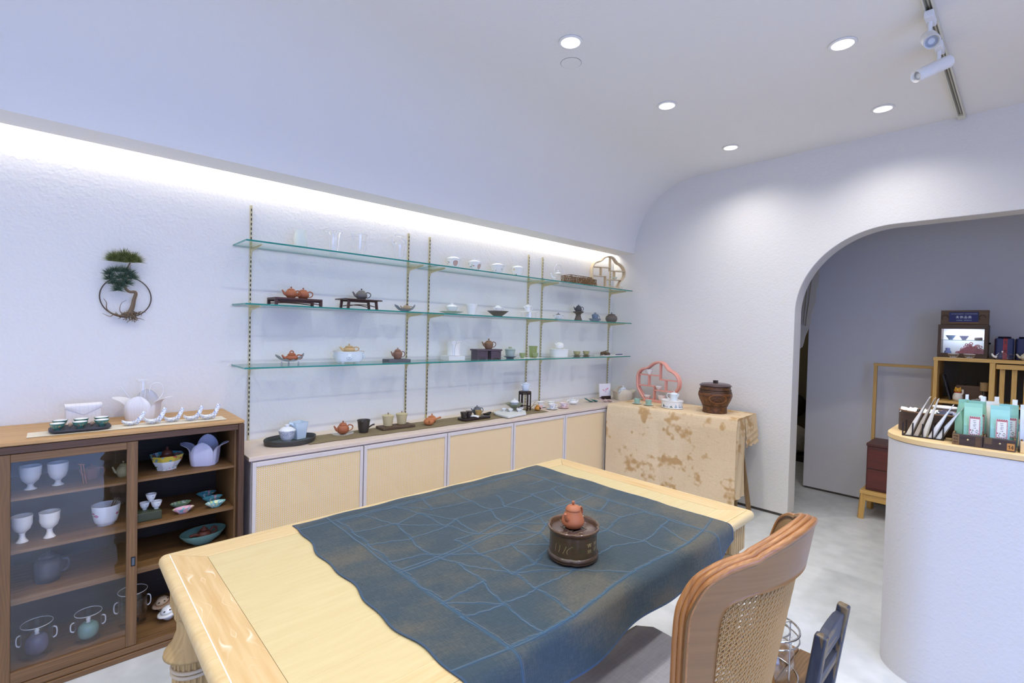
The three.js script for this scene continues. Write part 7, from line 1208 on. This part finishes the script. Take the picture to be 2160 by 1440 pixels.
{
  const t = thing('lit_display_case', 'small dark wooden display case with a glowing white interior on the bamboo shelf unit', 'display case', [4.86, 1.2854, -0.338]), h = 0.218, w = 0.272, d = 0.19, y2 = h + 0.026;
  const dw = woodMat('#5d4836', '#42322a', 511, 0.55);
  part('side_board', W(bb(0, d, 0, y2, -w / 2, -w / 2 + 0.014)), dw, t); part('side_board', W(bb(0, d, 0, y2, w / 2 - 0.014, w / 2)), dw, t);
  part('bottom_board', W(bb(0, d, 0, 0.014, -w / 2 + 0.0145, w / 2 - 0.0145)), dw, t); part('top_board', W(bb(0, d, y2 - 0.012, y2, -w / 2 + 0.0145, w / 2 - 0.0145)), dw, t); part('back_board', bb(d - 0.006, d, 0.015, y2 - 0.013, -w / 2 + 0.0145, w / 2 - 0.0145, 0), M('#e6e9f2', 0.7), t);
  part('front_frame', [W(bb(-0.008, 0, 0, 0.032, -w / 2, w / 2)), W(bb(-0.008, 0, y2 - 0.032, y2, -w / 2, w / 2)), W(bb(-0.008, 0, 0.032, y2 - 0.032, -w / 2, -w / 2 + 0.02)), W(bb(-0.008, 0, 0.032, y2 - 0.032, w / 2 - 0.02, w / 2))], dw, t);
  part('header_board', W(bb(0.0, 0.10, y2 + 0.0005, y2 + 0.105, -w / 2 + 0.012, w / 2 - 0.002)), woodMat('#6e5439', '#503c2a', 512, 0.55), t);
  part('carving', [-1, 1].map((s) => new THREE.TorusGeometry(0.018, 0.004, 6, 20, 4).rotateY(-Math.PI / 2).translate(-0.001, y2 + 0.05, s * 0.10)), dw, t);
  const sg = part('sign_plate', bb(-0.004, -0.0004, y2 + 0.018, y2 + 0.092, -0.078, 0.082, 0.001), M('#1d2560', 0.4), t);
  const G = { // strokes on a 20 x 20 field
    mei: [[6, 0, 8, 3], [14, 0, 12, 3], [3, 4, 17, 4], [5, 7, 15, 7], [2, 10.5, 18, 10.5], [10, 4, 10, 10.5], [1, 14, 19, 14], [10, 12, 9, 15], [9, 15, 3, 20], [10, 15, 18, 20]],
    jutsu: [[4, 0, 0, 4], [5, 4, 1, 9], [3, 8, 3, 20], [10, 1, 10, 20], [6, 6, 14, 6], [10, 7, 6, 14], [10, 7, 14, 12], [12, 2, 13, 4], [15, 3, 20, 3], [15, 8, 20, 8], [18, 8, 18, 19], [18, 19, 16, 18]],
    hin: [[6, 1, 14, 1], [6, 1, 6, 8], [14, 1, 14, 8], [6, 8, 14, 8], [1, 11, 9, 11], [1, 11, 1, 19], [9, 11, 9, 19], [1, 19, 9, 19], [11, 11, 19, 11], [11, 11, 11, 19], [19, 11, 19, 19], [11, 19, 19, 19]],
    shou: [[10, 0, 10, 3], [1, 3, 19, 3], [7, 4, 8, 7], [13, 4, 12, 7], [2, 7.5, 18, 7.5], [2, 7.5, 2, 20], [18, 7.5, 18, 20], [8, 8, 6, 12], [12, 8, 14, 12], [6, 13, 14, 13], [6, 13, 6, 18], [14, 13, 14, 18], [6, 18, 14, 18]],
  };
  const face = canvasTex(640, 300, (c, w2, h2) => { c.fillStyle = '#1d2560'; c.fillRect(0, 0, w2, h2); c.strokeStyle = '#e8eaf4'; c.lineCap = 'square'; let x = 150; for (const g of [G.mei, G.jutsu, G.hin, G.shou]) { c.lineWidth = 6; for (const [a, b, d2, e] of g) { c.beginPath(); c.moveTo(x + a * 3.5, 112 + b * 3.9); c.lineTo(x + d2 * 3.5, 112 + e * 3.9); c.stroke(); } x += 90; } seed = 3; const row = (x0, x1, y, s) => { for (let q = x0; q < x1; q += s * 1.15) { c.lineWidth = 2.4; for (let k = 0; k < 4; k++) { c.beginPath(); if (k % 2) { const v = q + rr(0, s * 0.85); c.moveTo(v, y); c.lineTo(v, y + s); } else { const v = y + rr(0, s); c.moveTo(q, v); c.lineTo(q + s * 0.9, v); } c.stroke(); } } }; row(45, 310, 42, 22); row(345, 605, 42, 20); row(165, 300, 236, 24); row(330, 470, 236, 24); });
  part('sign_face', new THREE.PlaneGeometry(0.158, 0.072).rotateY(-Math.PI / 2).translate(-0.0046, y2 + 0.055, 0.002), M('#ffffff', 0.45, { map: face }), sg);
  part('sign_ledge', bb(-0.010, 0, y2 + 0.010, y2 + 0.017, -0.08, 0.084), woodMat('#a57f56', '#87643f', 513, 0.5), t);
  part('light_panel', bb(0.02, 0.15, y2 - 0.0155, y2 - 0.0125, -w / 2 + 0.02, w / 2 - 0.02, 0), M('#ffffff', 0.5, { emissive: '#dbe7ff', emissiveIntensity: 6 }), t);
  const L = new THREE.RectAreaLight(new THREE.Color(0.85, 0.92, 1.0), 24, 0.13, 0.22); L.position.set(0.085, y2 - 0.017, 0); L.rotation.x = -Math.PI / 2; t.add(L);
  part('glass_ledge', [new THREE.PlaneGeometry(0.145, w - 0.03).rotateX(-Math.PI / 2).translate(0.108, 0.1308, 0)], shelfGlass, t); part('ledge_edge', bb(0.032, 0.0345, 0.1275, 0.131, -w / 2 + 0.0145, w / 2 - 0.0145, 0), edgeGlass, t);
  part('door_glass', bb(-0.0055, -0.003, 0.032, y2 - 0.032, -w / 2 + 0.02, w / 2 - 0.02, 0), glassMat, t);
  part('latch', new THREE.SphereGeometry(0.008, 12, 10).translate(0.06, 0.11, w / 2 + 0.006), M('#1e1c1c', 0.4), t);
  // inside
  const at = (x, y, z) => [4.86 + x, 1.2854 + y, -0.338 + z];
  single('bowl', 'left pale blue conical bowl on the glass ledge inside the lit case', 'bowl', bowlG(0.030, 0.034, 0.013, { p: 0.9 }), MP('#8fb4e6', 0.3), at(0.08, 0.1314, -0.070), 0, 'bowls in the lit case');
  single('bowl', 'right lilac conical bowl on the glass ledge inside the lit case', 'bowl', bowlG(0.028, 0.031, 0.013, { p: 0.9 }), MP('#aeb2e0', 0.3), at(0.08, 0.1314, 0.004), 0, 'bowls in the lit case');
  single('small_round_box', 'small round dark box at the right of the glass ledge in the lit case', 'box', lathe([[0, 0], [0.02, 0], [0.022, 0.004], [0.022, 0.016], [0.018, 0.021], [0, 0.022]], 28), M('#5b4a48', 0.4), at(0.075, 0.1314, 0.082));
  single('blue_jar', 'little blue-and-white lidded jar at the lower left in the lit case', 'jar', lathe([[0, 0], [0.016, 0], [0.021, 0.012], [0.020, 0.03], [0.012, 0.04], [0.014, 0.046], [0.014, 0.054], [0, 0.058]], 28), MP('#5d6cae', 0.25), at(0.06, 0.0144, -0.082));
  { const o = thing('carved_red_ornament', 'carved red lacquer ornament like a fan of flowers in the lit case', 'ornament', at(0.07, 0.0144, 0.045)), rm = M('#a3283a', 0.35), gg = []; seed = 88; for (let i = 0; i < 60; i++) { const a = rr(0.05, 3.09), r = Math.sqrt(rnd()) * 0.078; gg.push(new THREE.TorusGeometry(rr(0.005, 0.009), 0.0026, 5, 12).rotateY(Math.PI / 2).translate(rr(-0.004, 0.004), 0.010 + Math.sin(a) * r * 1.05, Math.cos(a) * r)); } part('flower_fan', gg, rm, o); part('base', [bb(-0.02, 0.02, 0, 0.014, -0.075, 0.075, 0.004), extr([[-0.07, 0], [0.07, 0], [0.055, 0.035], [0.02, 0.06], [-0.02, 0.06], [-0.055, 0.035]], 0.008, 0.001).rotateY(Math.PI / 2).translate(0.003, 0.012, 0)], rm, o); }
}
const canTex = canvasTex(512, 256, (c, w, h) => { c.fillStyle = '#2e3766'; c.fillRect(0, 0, w, h); for (let i = 0; i < 60; i++) { c.fillStyle = `rgba(20,24,44,${0.2 + 0.3 * h2(i, 1, 3)})`; c.fillRect(i * w / 60, 0, 4, h); } for (let k = 0; k < 4; k++) { for (const x of [k * w / 4 - 18, k * w / 4 + w - 18]) { c.fillStyle = '#a32f33'; c.fillRect(x, 40, 36, 165); glyphs(c, x + 8, 50, 20, 140, '#4a1a1c', 4, 30); } } });
for (const [n, z, xx] of [['left', -0.120, 4.885], ['right', -0.018, 4.89]]) {
  const t = thing('tea_tin', `${n} one of two dark blue tea tins with a red paper strip`, 'tea tin', [xx, 1.2854, z], 0.12, 'dark blue tea tins'), sq = (a) => 1 / Math.pow(Math.pow(Math.abs(Math.cos(a)), 6) + Math.pow(Math.abs(Math.sin(a)), 6), 1 / 6);
  part('body', loft(sq, [[0.001, 0.001], [0.046, 0], [0.0475, 0.004], [0.0475, 0.142], [0.044, 0.150], [0.001, 0.150]], 64), M('#ffffff', 0.45, { map: scaled(canTex, 1, 1) }), t); part('lid', lathe([[0, 0.1505], [0.033, 0.1505], [0.033, 0.160], [0.031, 0.162], [0, 0.162]], 36), M('#23243a', 0.4), t);
}
const g2b = bowlG(0.032, 0.030, 0.018, { p: 0.4, t: 0.002 });
for (const [n, z] of [['left', -0.375], ['right', -0.29]]) { const t = thing('glass_cup', `${n} one of two small clear glass cups in front of the lit case`, 'cup', [4.765, 1.2854, z], 0, 'glass cups before the lit case'); part('vessel', g2b, glassMat, t); part('rim', [new THREE.TorusGeometry(0.031, 0.0012, 8, 40).rotateX(Math.PI / 2).translate(0, 0.0295, 0), lathe([[0, 0.0008], [0.016, 0.0008], [0.018, 0.006], [0, 0.004]], 24)], rimGlass, t); }
teapot('clear glass teapot in front of the dark blue tins', [4.765, 1.2854, -0.125], 0.6 - 1.57 - 0.6, { R: 0.036, H: 0.042, mat: glassMat, lidMat: glassMat, knobMat: rimGlass, spoutMat: rimGlass, prof: ROUND, spout: 0.9, name: 'glass_teapot' });
teapot('pale cream teapot in front of the right-hand tin at the frame edge', [4.77, 1.2854, -0.005], -1.57, { R: 0.034, H: 0.045, mat: MP('#d8cfb5', 0.4), prof: ROUND });
// inside the open bay
single('leaning_panel', 'dark panel leaning against the side inside the open bay of the shelf unit', 'panel', bar([0, 0.004, 0], [0, 0.185, -0.045], 0.12, 0.010), M('#22212a', 0.4), [4.85, 0.9724, -0.385]);
{
  const t = thing('cat_figurine', 'small white and yellow cat figurine with a red collar in the open bay', 'figurine', [4.80, 0.9724, -0.345]), wm = MP('#e5dfd0', 0.35), ym = M('#d59a2f', 0.4), rm = M('#b03430', 0.5);
  part('body', lathe(smooth([[0.020, 0], [0.028, 0.015], [0.025, 0.045], [0.016, 0.062]], 16).map((v) => [v.x, v.y]).reduce((a, p) => (a.push(p), a), [[0, 0]]).concat([[0, 0.063]]), 28), wm, t);
  part('head', new THREE.SphereGeometry(0.020, 20, 14).scale(1, 0.9, 1.08).translate(0, 0.076, 0), ym, t);
  part('ear', [-1, 1].map((s) => new THREE.ConeGeometry(0.007, 0.014, 10).translate(0, 0.097, s * 0.012)), ym, t); part('collar', new THREE.TorusGeometry(0.017, 0.0035, 8, 24).rotateX(Math.PI / 2).translate(0, 0.061, 0), rm, t);
  part('raised_paw', sweep([[-0.008, 0.045, 0.022], [-0.012, 0.065, 0.028], [-0.012, 0.085, 0.026]], 0.006, 12, 8), wm, t); part('face', [[-0.0185, 0.079, -0.008], [-0.0185, 0.079, 0.008], [-0.020, 0.072, 0]].map((p) => new THREE.SphereGeometry(0.0025, 8, 6).translate(...p)), M('#2a2018', 0.4), t);
}
single('wooden_crate', 'low brown wooden crate of branches in the open bay of the shelf unit', 'crate', join([W(bb(-0.06, 0.06, 0, 0.008, -0.08, 0.08)), W(bb(-0.06, -0.052, 0.008, 0.115, -0.08, 0.08)), W(bb(0.052, 0.06, 0.008, 0.115, -0.08, 0.08)), W(bb(-0.052, 0.052, 0.008, 0.115, -0.08, -0.072)), W(bb(-0.052, 0.052, 0.008, 0.115, 0.072, 0.08))]), woodMat('#59402c', '#43301f', 521, 0.6), [4.86, 0.9724, -0.275]);
[[-0.045, -0.075, 0.06], [-0.035, -0.05, 0.085], [0.02, 0.03, 0.05], [0.05, 0.085, 0.045]].forEach(([a, b, h], i) => single('dry_branch', ['dry dark branch leaning left out of the crate', 'taller dry dark branch leaning left out of the crate', 'short upright dark branch in the crate', 'dry dark branch leaning right out of the crate'][i], 'branch', [sweep([[0, 0.010, a], [-0.004, 0.09, mix(a, b, 0.5)], [0.002, 0.125 + h * 0.3, mix(a, b, 0.8)], [-0.004, 0.12 + h, b]], (s) => mix(0.006, 0.002, s), 20, 7), sweep([[-0.002, 0.115, mix(a, b, 0.7)], [0.0, 0.13, mix(a, b, 0.7) + 0.02], [0.0, 0.15, mix(a, b, 0.7) + 0.032]], 0.0025, 10, 6)], M('#2d221b', 0.8), [4.86, 0.9724, -0.275]));
{ const t = thing('small_table_lamp', 'small unlit lamp with a tan drum shade beside the crate', 'lamp', [4.80, 0.9724, -0.208]); part('base', lathe([[0, 0], [0.02, 0], [0.022, 0.006], [0.010, 0.02], [0.010, 0.085], [0, 0.086]], 24), M('#3a3432', 0.5), t); part('lamp_shade', lathe([[0.022, 0.085], [0.0225, 0.145], [0.0205, 0.145], [0.020, 0.085], [0.022, 0.085]], 28), M('#9a7f58', 0.8), t); }
single('paper_box', 'small pale grey box at the foot of the tan lamp', 'box', bx(0.04, 0.05, 0.03, 0, 0.025, 0, 0.002), M('#aab0b8', 0.7), [4.735, 0.9724, -0.205]);
// bamboo rail stand
{
  const t = thing('bamboo_rail_stand', 'slim bamboo standing frame with a top rail left of the shelf unit', 'stand', [5.02, 0, -0.69]);
  part('top_rail', W(bb(-0.012, 0.012, 1.185, 1.207, -0.20, 0.20, 0.004)), bambooW, t); for (const z of [-0.185, 0.185]) { part('post', W(bb(-0.012, 0.012, 0.03, 1.185, z - 0.012, z + 0.012)), bambooW, t); part('foot', W(bb(-0.05, 0.05, 0, 0.03, z - 0.014, z + 0.014)), bambooW, t); } part('lower_rail', W(bb(-0.008, 0.008, 0.30, 0.325, -0.172, 0.172)), bambooW, t);
}
{
  const t = thing('low_bench', 'low bamboo bench under the dark red chest', 'bench', [4.78, 0, -0.69]);
  part('seat', W(bb(-0.17, 0.17, 0.195, 0.222, -0.185, 0.185, 0.003)), bambooW, t); for (const x of [-0.15, 0.15]) { for (const z of [-0.165, 0.165]) part('leg', W(bar([x, 0.195, z], [x * 1.1, 0, z * 1.06], 0.036, 0.03, 0.003), 'y'), bambooW, t); part('rail', W(bb(x - 0.01, x + 0.01, 0.145, 0.194, -0.15, 0.15)), bambooW, t); }
}
{
  const t = thing('red_lacquer_chest', 'dark red-brown lacquered chest standing on the low bamboo bench', 'chest', [4.80, 0.2224, -0.69]);
  part('body', W(bb(-0.15, 0.15, 0, 0.345, -0.155, 0.155, 0.004), 'z'), redLacquer, t); part('lid', W(bb(-0.155, 0.155, 0.346, 0.37, -0.16, 0.16, 0.004)), redLacquer, t);
  for (const y of [0.02, 0.175]) part('drawer_front', W(bb(-0.156, -0.1505, y, y + 0.145, -0.148, 0.148, 0.002)), woodMat('#6a2a22', '#4f201b', 522, 0.35), t);
}
{
  const t = thing('passage_downlight', 'round ceiling downlight in the passage behind the arch, out of sight', 'light', [6.1, 2.7435, -2.1]);
  part('trim_ring', lathe([[0.047, 0], [0.058, 0], [0.060, 0.003], [0.058, 0.006], [0.047, 0.006], [0.047, 0]], 32), lampWhite, t); part('lamp_disc', new THREE.CylinderGeometry(0.047, 0.047, 0.003, 32).translate(0, 0.0035, 0), M('#ffffff', 0.6, { emissive: '#fff1dd', emissiveIntensity: 3 }), t);
  const l = new THREE.SpotLight('#fff1dd', 3.2, 0, 1.25, 0.9, 2); l.position.set(0, -0.004, 0); l.target.position.set(0, -1, 0); l.castShadow = true; t.add(l); t.add(l.target);
}
// hanging scalloped cloth in the passage and what lies on its floor
{
  const sc = []; sc.push([-0.17, 0.95]); const side = 34; for (let i = 0; i <= side; i++) { const v = i / side, y = 0.95 - v * 0.93; sc.push([0.085 - 0.12 * Math.pow(v, 2.4) + 0.010 * Math.abs(Math.sin(v * 14)), y]); } sc.push([-0.05, 0.0]); sc.push([-0.17, 0.30]);
  const t = thing('scalloped_curtain', 'cream pleated curtain with a scalloped edge hanging behind the arch', 'curtain', [5.0, 1.30, -1.40]);
  part('cloth', extr(sc, 0.008, 0.002).rotateY(Math.PI / 2).scale(1, 1, -1).translate(0, 0, 0), M('#cfc6b8', 0.9), t).geometry.computeVertexNormals();
  part('pleats', [...Array(7)].map((_, k) => sweep([[-0.006, 0.94, -0.15 + k * 0.033 + 0.17 - 0.17], [-0.010, 0.55, -0.14 + k * 0.028], [-0.006, 0.20 - k * 0.008 + 0.06, -0.105 + k * 0.017]], 0.004, 20, 6)).map((g) => g), M('#bdb3a4', 0.9), t);
  part('hanging_rod', rod([0, 0.95, -0.25], [0, 0.95, 0.10], 0.008), M('#7d6a4c', 0.6), t);
}
single('white_sack', 'crumpled white sack lying on the passage floor seen past the arch', 'sack', (() => { const g = new THREE.IcosahedronGeometry(0.24, 4), p = g.attributes.position; for (let i = 0; i < p.count; i++) { const k = 1 + 0.28 * (fbm(p.getX(i) * 7 + 9, p.getY(i) * 7 + p.getZ(i) * 5, 3) - 0.5); p.setXYZ(i, p.getX(i) * k, Math.max(0, p.getY(i) * k * 0.8 + 0.15), p.getZ(i) * k * 1.3); } g.computeVertexNormals(); return g; })(), M('#cfcabb', 0.9), [6.35, 0.061, -1.98]);
{ const t = thing('dark_crate', 'dark crate under the white sack in the passage behind the arch', 'crate', [6.35, 0, -1.98]); part('box', bb(-0.2, 0.2, 0, 0.06, -0.35, 0.35, 0.004), M('#2d2722', 0.7), t); }
single('black_bag', 'black bag hanging in front of the passage wall above the white sack', 'bag', (() => { const g = new THREE.IcosahedronGeometry(0.17, 4), p = g.attributes.position; for (let i = 0; i < p.count; i++) { const k = 1 + 0.3 * (fbm(p.getX(i) * 8 + 5, p.getY(i) * 8 + p.getZ(i) * 6, 8) - 0.5); p.setXYZ(i, p.getX(i) * k * 0.6, p.getY(i) * k, p.getZ(i) * k * 1.4); } g.computeVertexNormals(); return g; })(), M('#26221e', 0.6), [6.79, 0.55, -2.1]);

//ZOOM
renderer.render(scene, camera);
